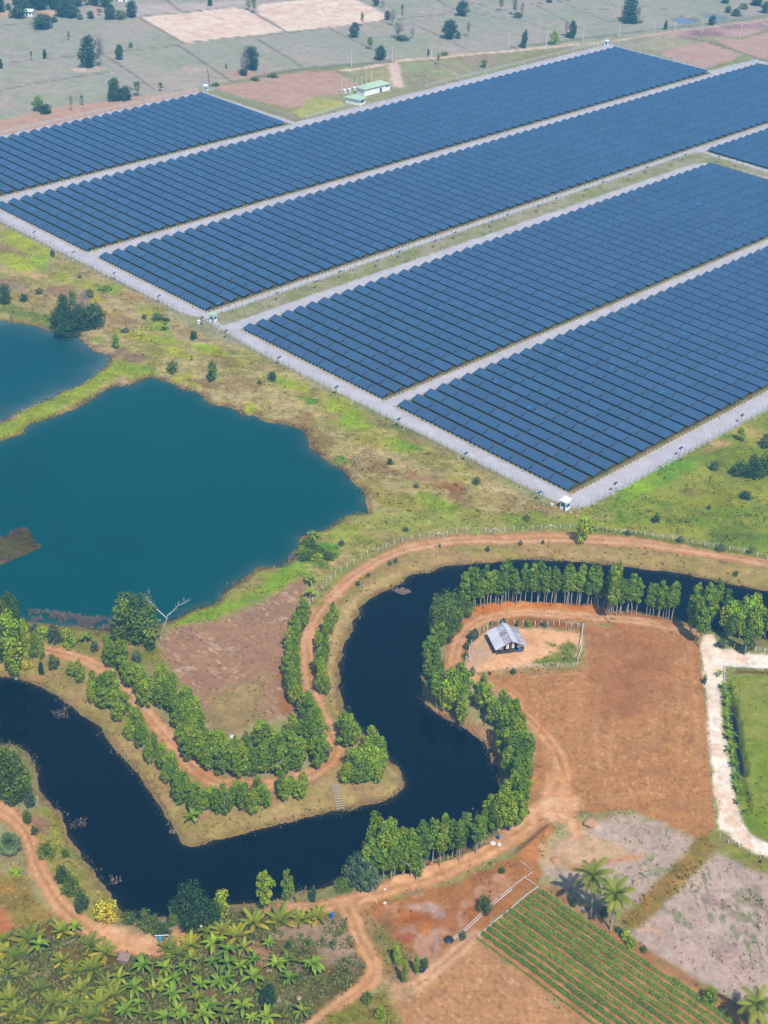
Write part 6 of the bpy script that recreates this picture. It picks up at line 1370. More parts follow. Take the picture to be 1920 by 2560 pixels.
palm(1477, 2290, 1484, 2190, 'tall coconut palm beside the crop plot, left of the pair', 1)
palm(1526, 2327, 1541, 2236, 'tall coconut palm beside the crop plot, right of the pair', 2)
palm(0, 0, 1894, 2512, 'coconut palm at the bottom right corner', 3, 4.0, 7.0)
# fan palm at the left edge
p = g(*T(0, 3, "70,560")[0]); t = thing('fan_palm', 'sugar palm with round grey green fan crown at the left edge', 'palm', (p[0], p[1], 0))
b = MB(); b.tube([(0, 0, -.2), (0, 0, 3.2)], [.4, .28], 8); obj('trunk', b.mesh('trunk', MDARKBARK), t)
def fan_mesh(n, seed, e0, e1, name, mat, z0, s=1.0):
    r = random.Random(seed); b = MB(); cols = []
    for i in range(n):
        a = i * 2.39996; e = math.radians(e0 + (e1 - e0) * i / n); L_ = r.uniform(1.1, 1.5) * s
        d = Vector((math.cos(a) * math.cos(e), math.sin(a) * math.cos(e), math.sin(e))); c = Vector((0, 0, z0)) + d * L_
        s_ = d.cross(Vector((0, 0, 1))).normalized(); u_ = s_.cross(d)
        v0 = len(b.v); b.tube([(0, 0, z0), c], .035, 4)
        for k in range(13):
            th = math.radians(-110 + 220 * k / 12); q = (d * math.cos(th) + s_ * math.sin(th)); rr_ = r.uniform(.9, 1.15) * s
            w_ = (q.cross(u_)).normalized() * .11 * s
            tip = c + q * rr_ + Vector((0, 0, -.25 * rr_))
            b.add([c, c + q * rr_ * .6 + w_, tip, c + q * rr_ * .6 - w_], [(0, 1, 2, 3)])
        kk = r.uniform(.7, 1.25); cols += [(kk, kk, kk)] * (len(b.v) - v0)
    me = b.mesh(name, mat); at = me.attributes.new('Col', 'FLOAT_COLOR', 'POINT'); cc = np.ones((len(cols), 4), np.float32); cc[:, :3] = cols; at.data.foreach_set('color', cc.ravel()); return me
obj('fronds', fan_mesh(34, 1, -30, 85, 'fronds', ML['fan'], 3.2, 1.15), t)
obj('dead_fronds', fan_mesh(14, 2, -75, -40, 'dead_fronds', mat_leaf("dead_grey_fronds", (.30, .27, .27), .05), 2.9, 1.0), t)

# ---- crop rows
P0 = g(*T(2, 3, "165,790")[0])[:2]; P1 = g(*T(2, 3, "1400,1640")[0])[:2]; PS = g(*T(1, 3, "1430,1100")[0])[:2]
dv = (P1 - P0) / np.hypot(*(P1 - P0)); step = (PS - P0) / 11.0
NAMES = ['first', 'second', 'third', 'fourth', 'fifth', 'sixth', 'seventh', 'eighth', 'ninth', 'tenth', 'eleventh', 'last thin']
def crop_mesh(L_, w, h, seed, dens=95):
    r = np.random.default_rng(seed); n = int(L_ * dens)
    x = r.random(n) * L_; wob = (fbm(x, x * 0, 1.2, seed, 2) - .5)
    k = 0.82 + 0.36 * vnoise(x / .8, x * 0, seed)
    a = r.random(n) * math.pi; q = np.sqrt(r.random(n))
    c = np.stack([x, np.cos(a) * w * .5 * q * k + wob * .14, np.sin(a) * h * q * k * np.clip(vnoise(x / 1.7, x * 0 + 3, seed) * 1.6, .55, 1)], 1)
    nr = np.stack([r.normal(size=n) * .4, np.cos(a) + r.normal(size=n) * .4, np.sin(a) + .4], 1); nr /= np.linalg.norm(nr, axis=1)[:, None]
    aa = np.cross(nr, r.normal(size=(n, 3))); aa /= np.linalg.norm(aa, axis=1)[:, None]; bb = np.cross(nr, aa); s = .15 * (.6 + .8 * r.random(n))[:, None]
    V = np.stack([c + aa * s, c + bb * s * .7, c - aa * s, c - bb * s * .7], 1).reshape(-1, 3)
    col = np.repeat((.7 + .6 * r.random(n))[:, None] * np.array([1, 1, 1]), 4, 0)
    return quads_mesh('crop_row', V, np.arange(4 * n).reshape(-1, 4), ML['crop'], col)
for i in range(12):
    st = P0 + step * i; L_ = 62.0
    thin = i == 11
    o = obj('crop_row', crop_mesh(L_, 1.12 if not thin else .5, .95 if not thin else .3, i, 150 if not thin else 45), None, (st[0], st[1], 0.02), math.atan2(dv[1], dv[0]))
    tag(o, 'leafy green crop row on brown soil, %s from the palms' % NAMES[i], 'crop row', 'crop rows in the brown plot')
st = g(*T(2, 3, "1010,1360")[0])[:2]
tag(obj('crop_row', crop_mesh(26, 1.1, .95, 40, 150), None, (st[0], st[1], .02), math.atan2(dv[1], dv[0])), 'short extra crop row on the palm side of the plot', 'crop row', 'crop rows in the brown plot')

# ---- grass, weeds, reeds
def tufts(name, n, seed, region, hmin, hmax, wscale=1.0, bright=1.0):
    r = np.random.default_rng(seed)
    wgt = ggrass * (GZ > ZW + .15) * region
    dens = np.maximum(wgt, 0) * (RD_.ravel() ** 1.0)
    dens = dens / dens.sum()
    i = r.choice(len(GX), n, p=dens)
    d = np.hypot(GX[i], GY[i]); sp = d * 0.0018
    x = GX[i] + r.normal(size=n) * sp; y = GY[i] + r.normal(size=n) * sp
    z = GZ[i]
    cl = fbm(x, y, 4.0, seed, 3)
    k = cl > .43
    x, y, z, i, d, cl = x[k], y[k], z[k], i[k], d[k], cl[k]; n = len(x)
    h = (hmin + (hmax - hmin) * r.random(n) ** 2) * (.5 + cl)
    V = []; a0 = r.random(n) * math.pi
    for j in range(3):
        a = a0 + j * 1.05 + r.normal(size=n) * .2; w = h * (0.5 + .4 * r.random(n)) * wscale
        ca, sa = np.cos(a) * w, np.sin(a) * w; lx, ly = r.normal(size=n) * h * .4, r.normal(size=n) * h * .4
        V.append(np.stack([np.stack([x - ca, y - sa, z - .05], 1), np.stack([x + ca, y + sa, z - .05], 1), np.stack([x + lx + ca * .5, y + ly + sa * .5, z + h], 1), np.stack([x + lx - ca * .5, y + ly - sa * .5, z + h * .9], 1)], 1))
    V = np.stack(V, 1).reshape(-1, 3)
    c = gcol[i] * (0.85 + .35 * r.random(n))[:, None] * bright * np.stack([1 + .12 * r.normal(size=n), np.ones(n), 1 + .1 * r.normal(size=n)], 1)
    c = np.clip(c, .01, 1)
    tag(obj(name, quads_mesh(name, V, np.arange(len(V)).reshape(-1, 4), ML['grass'], np.repeat(c, 12, 0))), kind='stuff')
px_, py_, kk_ = proj(GX, GY, GZ)
vis = ((px_ > -60) & (px_ < 1980) & (py_ > -30) & (py_ < 2620)).astype(float)
tufts('wild_grass', 50000, 3, vis * (RD_.ravel() < 620), .10, .42, 1.3, 1.45)
tufts('weeds', 500, 4, vis * (RD_.ravel() < 560) * (ggrass > .85), .3, .9, .9, 1.25)

pl = vis * (GX * 0 + (gzone == znames.index('plantation_ground')))
def weeds_in(name, n, seed, region, hmax, c0, c1):
    r = np.random.default_rng(seed); w = region * (fbm(GX, GY, 3.5, seed, 3) > .47) * RD_.ravel(); i = r.choice(len(GX), n, p=w / w.sum())
    x = GX[i] + r.normal(size=n) * .3; y = GY[i] + r.normal(size=n) * .3; z = GZ[i]; h = hmax * (.3 + .7 * r.random(n)); V = []
    for j in range(3):
        t = r.random(n) * 6.28; e = .4 + .7 * r.random(n); dx, dy, dz = np.cos(t) * np.cos(e) * h, np.sin(t) * np.cos(e) * h, np.sin(e) * h; px, py = -np.sin(t) * h * .25, np.cos(t) * h * .25
        V.append(np.stack([np.stack([x, y, z], 1), np.stack([x + dx * .6 + px, y + dy * .6 + py, z + dz * .7], 1), np.stack([x + dx, y + dy, z + dz], 1), np.stack([x + dx * .6 - px, y + dy * .6 - py, z + dz * .7], 1)], 1))
    V = np.stack(V, 1).reshape(-1, 3); m = r.random(n)[:, None]; c = (np.array(c0) * (1 - m) + np.array(c1) * m) * (.7 + .6 * r.random(n))[:, None]
    tag(obj(name, quads_mesh(name, V, np.arange(len(V)).reshape(-1, 4), ML['grass'], np.repeat(c, 12, 0))), kind='stuff')
weeds_in('undergrowth', 7000, 31, pl, .9, (.07, .12, .012), (.17, .15, .03))
weeds_in('leaf_litter', 3500, 32, pl, .5, (.30, .22, .13), (.22, .15, .08))
def shore(name, key, n, seed, hmax, mat):
    r = np.random.default_rng(seed); P = WATERS[key]; Lc = np.concatenate([[0], np.cumsum(np.hypot(*(np.roll(P, -1, 0) - P).T))])
    P2 = np.vstack([P, P[:1]]); s_ = r.random(n) * Lc[-1]
    s_ = s_[fbm(s_, s_ * 0, 5.0, seed, 3) > .42]; n = len(s_)
    x = np.interp(s_, Lc, P2[:, 0]) + r.normal(size=n) * .7; y = np.interp(s_, Lc, P2[:, 1]) + r.normal(size=n) * .7
    a, c = proj(x, y, 0)[:2]; k = (a > -40) & (a < 1960) & (c < 2600); x, y = x[k], y[k]; n = len(x)
    z = np.maximum(terrain_z(x, y), ZW - .1); h = hmax * (.3 + .7 * r.random(n)); t = r.random(n) * 6.28; w = h * .35
    lx, ly = r.normal(size=n) * h * .5, r.normal(size=n) * h * .5
    V = np.stack([np.stack([x - np.cos(t) * w, y - np.sin(t) * w, z - .1], 1), np.stack([x + np.cos(t) * w, y + np.sin(t) * w, z - .1], 1), np.stack([x + lx + w * .5, y + ly, z + h], 1), np.stack([x + lx - w * .5, y + ly, z + h], 1)], 1).reshape(-1, 3)
    c = np.repeat((.6 + .8 * r.random(n))[:, None] * np.where(fbm(x, y, 9.0, seed, 2)[:, None] > .5, np.array([[.17, .155, .06]]), np.array([[.14, .11, .065]])), 4, 0)
    tag(obj(name, quads_mesh(name, V, np.arange(4 * n).reshape(-1, 4), ML['grass'], c)), kind='stuff')
shore('bank_grass', 'canal', 9000, 5, .55, ML['grass']); shore('bank_grass', 'pond', 7000, 6, .6, ML['grass']); shore('bank_grass', 'pond2', 2500, 7, .6, ML['grass'])
# dead reeds along the big pond and brush rafts in the canal
def reeds(name, P, n, hmax, mat, seed, z=ZW):
    r = np.random.default_rng(seed); P = np.asarray(P); x0, x1, y0, y1 = P[:, 0].min(), P[:, 0].max(), P[:, 1].min(), P[:, 1].max()
    x = x0 + (x1 - x0) * r.random(n * 4); y = y0 + (y1 - y0) * r.random(n * 4)
    k = (sd_poly(x, y, P) > 0) & (fbm(x, y, 3.0, seed, 3) > .46); x, y = x[k][:n], y[k][:n]; n = len(x)
    h = hmax * (.3 + .7 * r.random(n)); a = r.random(n) * 6.28; lean = h * r.normal(size=n) * .6
    lx, ly = np.cos(a) * lean, np.sin(a) * lean; w = .05
    V = np.stack([np.stack([x - w, y, np.full(n, z - .1)], 1), np.stack([x + w, y + w, np.full(n, z - .1)], 1), np.stack([x + lx + w, y + ly, z + h], 1), np.stack([x + lx - w, y + ly, z + h], 1)], 1).reshape(-1, 3)
    c = np.repeat((.6 + .8 * r.random(n))[:, None] * np.ones(3), 4, 0)
    return quads_mesh(name, V, np.arange(4 * n).reshape(-1, 4), mat, c)
tag(obj('dead_reeds', reeds('dead_reeds', G(T(0, 2, "180,640 300,650 460,665 560,690 700,690 790,680 800,775 640,768 520,748 400,740 200,718"), ZW), 5200, 1.0, ML['dry'], 1)), kind='stuff')
MBRUSH = mat_leaf("washed_up_brush", (.27, .19, .15), 0.05)
for P, n, l, cat in ((G(T(1, 2, "860,480 900,440 960,420 1010,420 1060,430 1065,465 1020,480 1010,520 950,540 900,520"), ZW), 1500, 'brown brush raft in the canal below the orange track', 'brush'),
                     (G(T(1, 3, "1335,290 1400,268 1450,280 1420,320 1370,350"), ZW), 260, 'reddish dead branches in the canal beside the slim eucalyptus', 'branches'),
                     (G(T(0, 2, "310,1270 400,1240 440,1290 440,1340 360,1340"), ZW), 200, 'dead branches in the canal below the wash', 'branches'),
                     (G(T(0, 3, "430,380 500,335 570,320 560,380 470,400"), ZW), 160, 'floating dead sticks in the canal at the left', 'branches'),
                     (G(T(0, 3, "410,290 440,280 440,310 415,315"), ZW), 60, 'small floating stick near the left bank', 'branches'),
                     (G(T(0, 3, "700,690 790,715 790,740 720,765"), ZW), 90, 'floating sticks in the lower canal', 'branches'),
                     (G(T(0, 3, "1095,400 1140,405 1145,440 1100,440"), ZW), 120, 'dry bush hanging into the canal at the sharp corner', 'branches')):
    tag(obj('brush_raft', reeds('brush_raft', P, n, .5, MBRUSH, n)), l, cat)
# islet in the big pond
c = g(*T(0, 2, "95,235")[0], ZW)
r = np.random.default_rng(9); b = MB(); nseg = 28; ringsv = []
P = np.array(G(T(0, 2, "-200,200 0,172 45,165 80,125 130,108 180,120 215,165 225,200 200,215 130,190 90,215 110,260 250,215 245,245 130,285 60,320 0,340 -200,360"), ZW)); P = smooth_loop(P, 3); cc = P.mean(0)
for f, z in ((1.04, -.6), (1.0, .1), (.85, .7), (.55, 1.0), (.2, 1.15)):
    ringsv.append([(cc[0] + (q[0] - cc[0]) * f + r.normal() * .25, cc[1] + (q[1] - cc[1]) * f + r.normal() * .25, ZW + z + r.normal() * .12) for q in P])
n = len(P); b.add([v for ring in ringsv for v in ring], [(i * n + k, i * n + (k + 1) % n, (i + 1) * n + (k + 1) % n, (i + 1) * n + k) for i in range(len(ringsv) - 1) for k in range(n)] + [tuple((len(ringsv) - 1) * n + k for k in range(n))])
me = b.mesh('islet', MG); at = me.attributes.new('Col', 'FLOAT_COLOR', 'POINT'); co = np.array([v.co for v in me.vertices])
gm = sstep(-.2, .6, fbm(co[:, 0], co[:, 1], 6, 3) - .5 + (np.hypot(co[:, 0] - cc[0], co[:, 1] - cc[1]) > 9) * .2)[:, None]
c4 = np.ones((len(co), 4), np.float32); c4[:, :3] = alb((74, 66, 66)) * (1 - gm) + alb((112, 122, 70)) * gm; at.data.foreach_set('color', c4.ravel())
tag(obj('islet', me), kind='structure')
tag(obj('dead_reeds', reeds('dead_reeds', P, 2600, .9, ML['dry'], 12, ZW + .3)), kind='stuff')
tag(obj('dead_reeds', reeds('dead_reeds', G(T(1, 2, "200,320 230,280 275,230 280,170 300,165 290,260 240,330"), ZW), 900, 1.0, ML['dry'], 13)), kind='stuff')

# ================================================================== the barn and small things
RC = [g(*p, 1.9) for p in Zm(1150, 1500, 320, "435,678 840,610 770,355 365,425")]
BWd, BD, EV, RG, OV = 7.1, 6.9, 2.45, 4.3, 0.6
u = (RC[1] - RC[0] + RC[2] - RC[3])[:2]; ang = math.atan2(u[1], u[0]) - 0.06
cc = sum(RC) / 4; A = [cc[0] - math.cos(ang) * BWd / 2 + math.sin(ang) * BD / 2, cc[1] - math.sin(ang) * BWd / 2 - math.cos(ang) * BD / 2]
t = thing('barn', 'open barn with rusty grey corrugated gable roof in the sandy yard', 'barn', (A[0], A[1], 0), ang)
MRUST = mat_corr("rusty_corrugated_iron", (0.40, 0.41, 0.47), (0.50, 0.51, 0.57), 7.0, 'Y', 0.85, (0.20, 0.135, 0.12), (0.3, 2.4, 1))
MGREY = mat_corr("grey_corrugated_iron", (0.50, 0.52, 0.60), (0.62, 0.64, 0.72), 7.0, 'Y', 0.3, (0.30, 0.25, 0.24), (0.3, 2.4, 1))
b = MB()
for x in (0.15, BWd / 2, BWd - .15):
    for y in (.3, BD / 2, BD - .3): b.box(x - .09, y - .09, -.2, x + .09, y + .09, EV + (RG - EV) * (1 - abs(x - BWd / 2) / (BWd / 2)) - .08)
obj('frame', b.mesh('frame', MDARKBARK), t)
def slope(x0, z0, x1, z1, y0, y1, off=0.0, th=.05):
    b = MB(); b.add([(x0, y0, z0 + off), (x1, y0, z1 + off), (x1, y1, z1 + off), (x0, y1, z0 + off), (x0, y0, z0 + off + th), (x1, y0, z1 + off + th), (x1, y1, z1 + off + th), (x0, y1, z0 + off + th)],
          [(3, 2, 1, 0), (4, 5, 6, 7), (0, 1, 5, 4), (1, 2, 6, 5), (2, 3, 7, 6), (3, 0, 4, 7)]); return b
sl = (RG - EV) / (BWd / 2)
xm = BWd * .20
obj('roof', slope(xm, EV + sl * xm, BWd / 2, RG, -OV, BD + OV).mesh('roof', MRUST), t)
tag(obj('roof', slope(-OV, EV - sl * OV, xm + .3, EV + sl * (xm + .3), -OV, BD + OV - .3, .055).mesh('roof', MGREY), t), 'cleaner grey lower roof sheet')
tag(obj('roof', slope(BWd / 2 + .003, RG, BWd * .72, EV + sl * BWd * .28, -OV, BD + OV, .055).mesh('roof', MGREY), t), 'cleaner grey roof sheet by the ridge')
obj('roof', slope(BWd * .70, EV + sl * BWd * .30, BWd + OV, EV - sl * OV, -OV, BD + OV).mesh('roof', MRUST), t)
b = MB(); b.tube([(BWd / 2, -OV - .02, RG + .12), (BWd / 2, BD + OV + .02, RG + .12)], .12, 6); obj('ridge_cap', b.mesh('ridge_cap', MGREY), t)
for i in range(9):
    x0 = .3 + i * (BWd - .6) / 9; hgt = EV + sl * min(x0 + .4, BWd - x0 - .4) - .15
    if i in (2, 4, 6): continue
    b = MB(); b.box(x0, .32, 1.5, x0 + (BWd - .6) / 9 - .04, .36, max(1.7, hgt)); obj('gable_board', b.mesh('gable_board', [MWHITE, MRUST, MGREY][i % 3]), t)
b = MB(); b.box(.3, .34, -.1, BWd - .3, BD - .4, .12); b.box(.4, BD - .6, .12, BWd - .4, BD - .5, 1.9); b.box(.3, .5, .121, .38, BD - .6, 1.2); obj('wall', b.mesh('wall', plain("dark_shed_boards", (.06, .05, .05), .9)), t)
b = MB(); b.box(BWd - 1.3, .7, .13, BWd - .3, 1.6, 1.0); obj('crate', b.mesh('crate', plain("blue_crate", (.05, .12, .30), .5)), t)
# yard fence
b = MB(); b.box(-.075, -.075, -.2, .075, .075, 1.45); FPOST = b.mesh('post', MWHITE)
b = MB(); b.box(-.055, -.055, -.2, .055, .055, 1.0); SPOST = b.mesh('post', MPVC)
def wire_fence(P, label, post=FPOST, braces=(), wire_z=(.5, 1.0, 1.4), lean=0.0):
    P = [g(*q) for q in P]
    t = thing('wire_fence', label, 'fence', (P[0][0], P[0][1], 0))
    w = MB(); zs = [tz(q[0], q[1]) for q in P]
    for z in wire_z: w.tube([(q[0] - P[0][0], q[1] - P[0][1], zz + z) for q, zz in zip(P, zs)], .012, 3)
    obj('wire', w.mesh('wire', MSTEEL), t)
    for i, (q, zz) in enumerate(zip(P, zs)):
        o = obj('post', post, t, (q[0] - P[0][0], q[1] - P[0][1], zz), random.uniform(0, 1.5))
        if lean: o.rotation_euler = (random.uniform(-lean, lean), random.uniform(-lean, lean), 0)
        if i in braces:
            for s in (-1, 1):
                b = MB(); d = Vector(P[min(i + 1, len(P) - 1)] - P[max(i - 1, 0)]).normalized(); b.tube([(0, 0, 1.35), (d.x * s * 1.6, d.y * s * 1.6, .1)], .07, 5)
                obj('brace', b.mesh('brace', MWHITE), t, (q[0] - P[0][0], q[1] - P[0][1], zz))
    return t
wire_fence(T(1, 2, "345,605 368,578 398,540 430,505 455,474 485,444 515,416 550,388 590,358 633,332 683,299 722,276 790,256 842,228 895,208 950,193 1005,180 1060,170 1122,161 1180,157 1238,148 1300,138 1365,131 1422,129 1484,128 1547,131 1608,125") + T(2, 2, "10,125 70,122 132,117 190,113 248,108 310,108 375,110 460,118 550,122 612,126 670,132 733,140 800,150 860,158 910,164 975,172 1040,178 1095,190 1170,205 1250,222 1330,235 1408,248 1500,268 1588,292 1655,310"),
           'long wire fence on white concrete posts between meadow and orange track', FPOST, (19, 25, 31, 38))
wire_fence(Zm(1150, 1500, 320, "60,870 75,790 120,660 150,580 182,540 252,457 305,417 352,390 418,350 495,330 600,320 700,318 815,330 885,335 972,328 1052,326 1135,330 1212,332 1283,327 1375,336 1440,348 1525,357 1590,370"), 'white post fence curving behind the barn', FPOST)
wire_fence(Zm(1150, 1500, 320, "1515,850 1468,860 1375,855 1260,858 1145,860 1050,868 955,870 880,872 795,880 700,890 625,905 545,935 460,930 380,938 300,945 200,950"), 'thin post fence along the lower edge of the barn yard', SPOST, (), (.4, .8))
b = MB(); q = [g(*p) for p in Zm(1150, 1500, 320, "1590,350 1575,500 1550,640 1578,625 1545,730 1515,810")]
b.tube([Vector(k) - Vector(q[0]) + Vector((0, 0, 1.1)) for k in q[:3]], .1, 6); b.tube([Vector(k) - Vector(q[0]) + Vector((0, 0, .9)) for k in q[3:]], .1, 6)
for k in q: b.tube([Vector(k) - Vector(q[0]) - Vector((0, 0, .2)), Vector(k) - Vector(q[0]) + Vector((0, 0, 1.2))], .07, 5)
tag(obj('pole_rail', b.mesh('pole_rail', MDEAD), None, q[0]), 'pale log rail along the right side of the barn yard', 'rail')
b = MB(); q = [g(*p) for p in Zm(1150, 1500, 320, "105,700 120,760 95,760 130,810")]
b.tube([Vector(k) - Vector(q[0]) + Vector((0, 0, .8)) for k in q[:2]], .1, 6); b.tube([Vector(k) - Vector(q[0]) + Vector((0, 0, .6)) for k in q[2:]], .1, 6)
for k in q: b.tube([Vector(k) - Vector(q[0]) - Vector((0, 0, .2)), Vector(k) - Vector(q[0]) + Vector((0, 0, 1.0))], .07, 5)
tag(obj('pole_rail', b.mesh('pole_rail', MDEAD), None, q[0]), 'short white log gate at the left corner of the barn yard', 'rail')
wire_fence(Zm(1640, 1620, 280, "625,90 640,200 660,320 675,490 685,580 688,690 695,790 712,880 720,980 735,1090 740,1190 750,1300 757,1400 755,1520 757,1630 780,1780 788,1880 785,1980 797,2090 800,2200", 1548.0), 'row of leaning white posts between ploughed field and white track', SPOST, (), (.4, .8), .35)
wire_fence(T(2, 2, "1440,885 1505,900 1575,905 1635,915 1700,925"), 'short post fence above the white track at the right edge', FPOST)
wire_fence(T(2, 3, "1345,455 1400,490 1470,520 1545,560 1610,585"), 'dark short post fence below the white track bend', SPOST, (), (.4, .8))
# pipes
def pipe(P, label, r=.07, z=.2, legs=True):
    q = [g(*p) for p in P]; o = Vector((q[0][0], q[0][1], 0)); b = MB()
    b.tube([Vector(k) - o + Vector((0, 0, z)) for k in q], r, 6)
    for a, c in zip(q[:-1], q[1:]):
        n = max(1, int(np.hypot(*(c - a)[:2]) / 3))
        for i in range(n + 1):
            k = Vector(a).lerp(Vector(c), i / n) - o; b.tube([k + Vector((0, 0, -.2)), k + Vector((0, 0, z))], r * .6, 4)
    tag(obj('water_pipe', b.mesh('water_pipe', MPVC), None, o), label, 'pipe')
pipe(Zm(1640, 1620, 280, "1440,285 1080,262 935,245 940,350 945,470 955,600", 1548.0), 'white water pipe frame at the upper corner of the green field', .07)
pipe(T(1, 3, "1270,1110 1360,1035 1450,950 1560,850 1659,775") + T(2, 3, "25,750 135,672 85,625 25,588"), 'white irrigation pipe running over the waste ground to the bend', .05, .08)
pipe(T(1, 3, "1285,1112 1375,1040 1465,955 1575,855 1659,790"), 'second bluish pipe lying beside the white irrigation pipe', .06, .1)
pipe(T(2, 3, "85,715 125,742 170,772 100,820 20,890") + T(1, 3, "1620,940 1560,985 1440,1090"), 'white header pipe along the upper end of the crop rows', .06)
pipe(Zm(0, 2260, 400, "0,800 90,750 185,710"), 'blue pipe through the plantation at the left edge', .05); pipe(Zm(0, 2260, 400, "410,575 480,540 620,450 700,405 780,365"), 'grey pipe through the plantation towards the lane', .035, .06)
pipe(Zm(1640, 1620, 280, "1060,1480 1070,1540", 1548.0), 'short white pipe between banana plants, upper one', .07); pipe(Zm(1640, 1620, 280, "1075,1660 1095,1730", 1548.0), 'short white pipe between banana plants, lower one', .07)
pipe(T(2, 3, "1525,428 1560,455"), 'short blue pipe at the white track bend', .08)
# barrels, tank, pump frame
MBLUE = plain("blue_plastic", (0.015, 0.10, 0.34), 0.35, var=.06)
def barrel(px, py, label, s=1.0):
    p = g(px, py); t = thing('plastic_barrel', label, 'barrel', tuple(p), 0, None, s)
    b = MB(); b.lathe([(.28, 0), (.31, .1), (.31, .3), (.33, .33), (.31, .36), (.31, .62), (.33, .65), (.31, .68), (.31, .85), (.27, .93)], 14); obj('body', b.mesh('body', MBLUE), t)
    b = MB(); b.lathe([(.25, .932), (.25, .97)], 14); obj('lid', b.mesh('lid', MBLUE), t)
barrel(829, 2294, 'blue plastic barrel beside the dirt lane fork', 1.25); barrel(1246, 2096, 'blue barrel under the slim eucalyptus by the dirt lane', 1.0)
p = g(*T(0, 3, "1050,1115")[0]); b = MB(); b.tube([(-1.3, 0, -.2), (-1.3, 0, 1.3), (1.3, 0, 1.3), (1.3, 0, -.2)], .09, 6)
tag(obj('pipe_stand', b.mesh('pipe_stand', MPVC), None, p, 0.9), 'white pipe stand over the blue tank at the end of the lane', 'pipe stand')
b = MB(); b.lathe([(.5, 0), (.55, .1), (.55, .6), (.45, .75)], 14); tag(obj('water_tank', b.mesh('water_tank', plain("sky_blue_tank", (.06, .22, .36), .5)), None, g(*T(0, 3, "1038,1112")[0])), 'low light blue tank below the white pipe stand', 'tank')
# wooden steps down to the water
a = g(*T(1, 3, "512,118")[0]); c = g(*T(1, 3, "548,275")[0], ZW); d = Vector(c - a); L_ = d.length; d.normalize(); s = Vector((0, 0, 1)).cross(d).normalized()
MTREAD = plain("weathered_tread", (.33, .26, .19), .9)
t = thing('plank_steps', 'wooden ladder steps going down the bank to the canal', 'steps', (a[0], a[1], 0))
za = tz(a[0], a[1])
for sg in (-1, 1):
    b = MB(); b.tube([s * sg * .85 + Vector((0, 0, za + .25)), d * L_ * 1.02 + s * sg * .85 + Vector((0, 0, .3))], .09, 5); obj('side_rail', b.mesh('side_rail', plain("weathered_plank", (.26, .20, .14), .9)), t)
for i in range(11):
    k = (i + .5) / 11; q = d * L_ * k; zz = tz(a[0] + q.x, a[1] + q.y)
    b = MB(); b.box(-.85, -.16, 0, .85, .16, .06); o = obj('tread', b.mesh('tread', MTREAD), t, (q.x, q.y, max(zz, q.z) + .28), math.atan2(s.y, s.x))
# person in blue beside the feathery tree
p = g(*T(0, 3, "1305,1062")[0])
def skin_mesh(name, verts, edges, radii, mat, root=0):
    me = bpy.data.meshes.new(name); me.from_pydata(verts, edges, []); me.materials.append(mat)
    o = bpy.data.objects.new(name, me); COL.objects.link(o)
    o.modifiers.new('skin', 'SKIN'); o.modifiers.new('sub', 'SUBSURF').levels = 1
    o.modifiers['sub'].render_levels = 1
    for i, v in enumerate(me.skin_vertices[0].data): v.radius = (radii[i], radii[i]); v.use_root = i == root
    return o
pv = [(0, 0, .95), (0, 0, 1.2), (0, 0, 1.42), (0, 0, 1.52), (0, .02, 1.66), (.11, 0, .9), (.12, .03, .5), (.12, 0, .06), (.12, .12, .03), (-.11, 0, .9), (-.12, .03, .5), (-.13, 0, .06), (-.13, .12, .03), (.2, 0, 1.4), (.27, .03, 1.14), (.24, .18, .95), (-.2, 0, 1.4), (-.27, .03, 1.14), (-.24, .18, .95)]
pe = [(0, 1), (1, 2), (2, 3), (3, 4), (0, 5), (5, 6), (6, 7), (7, 8), (0, 9), (9, 10), (10, 11), (11, 12), (2, 13), (13, 14), (14, 15), (2, 16), (16, 17), (17, 18)]
pr = [.14, .13, .13, .055, .10, .09, .06, .045, .04, .09, .06, .045, .04, .06, .045, .035, .06, .045, .035]
body = skin_mesh('person', pv, pe, pr, plain("tan_skin", (.38, .22, .14), .6))
body.location = (p[0], p[1], tz(p[0], p[1])); tag(body, 'person in blue shirt standing under the feathery tree beside the bananas', 'person')
sh = skin_mesh('shirt', [(0, 0, .92), (0, 0, 1.2), (0, 0, 1.43), (.2, 0, 1.4), (.26, .02, 1.2), (-.2, 0, 1.4), (-.26, .02, 1.2)], [(0, 1), (1, 2), (2, 3), (3, 4), (2, 5), (5, 6)], [.17, .155, .15, .085, .07, .085, .07], plain("blue_shirt", (.10, .25, .62), .8)); sh.parent = body
tr_ = skin_mesh('trousers', [(0, 0, .93), (.11, 0, .88), (.12, .03, .5), (.12, 0, .12), (-.11, 0, .88), (-.12, .03, .5), (-.13, 0, .12)], [(0, 1), (1, 2), (2, 3), (0, 4), (4, 5), (5, 6)], [.16, .11, .085, .07, .11, .085, .07], plain("dark_trousers", (.05, .05, .08), .8)); tr_.parent = body
b = MB(); b.lathe([(.28, 1.70), (.27, 1.72), (.12, 1.76), (.10, 1.83), (.03, 1.86)], 14, (0, .02, 0)); obj('straw_hat', b.mesh('straw_hat', plain("straw", (.62, .42, .22), .8)), body)
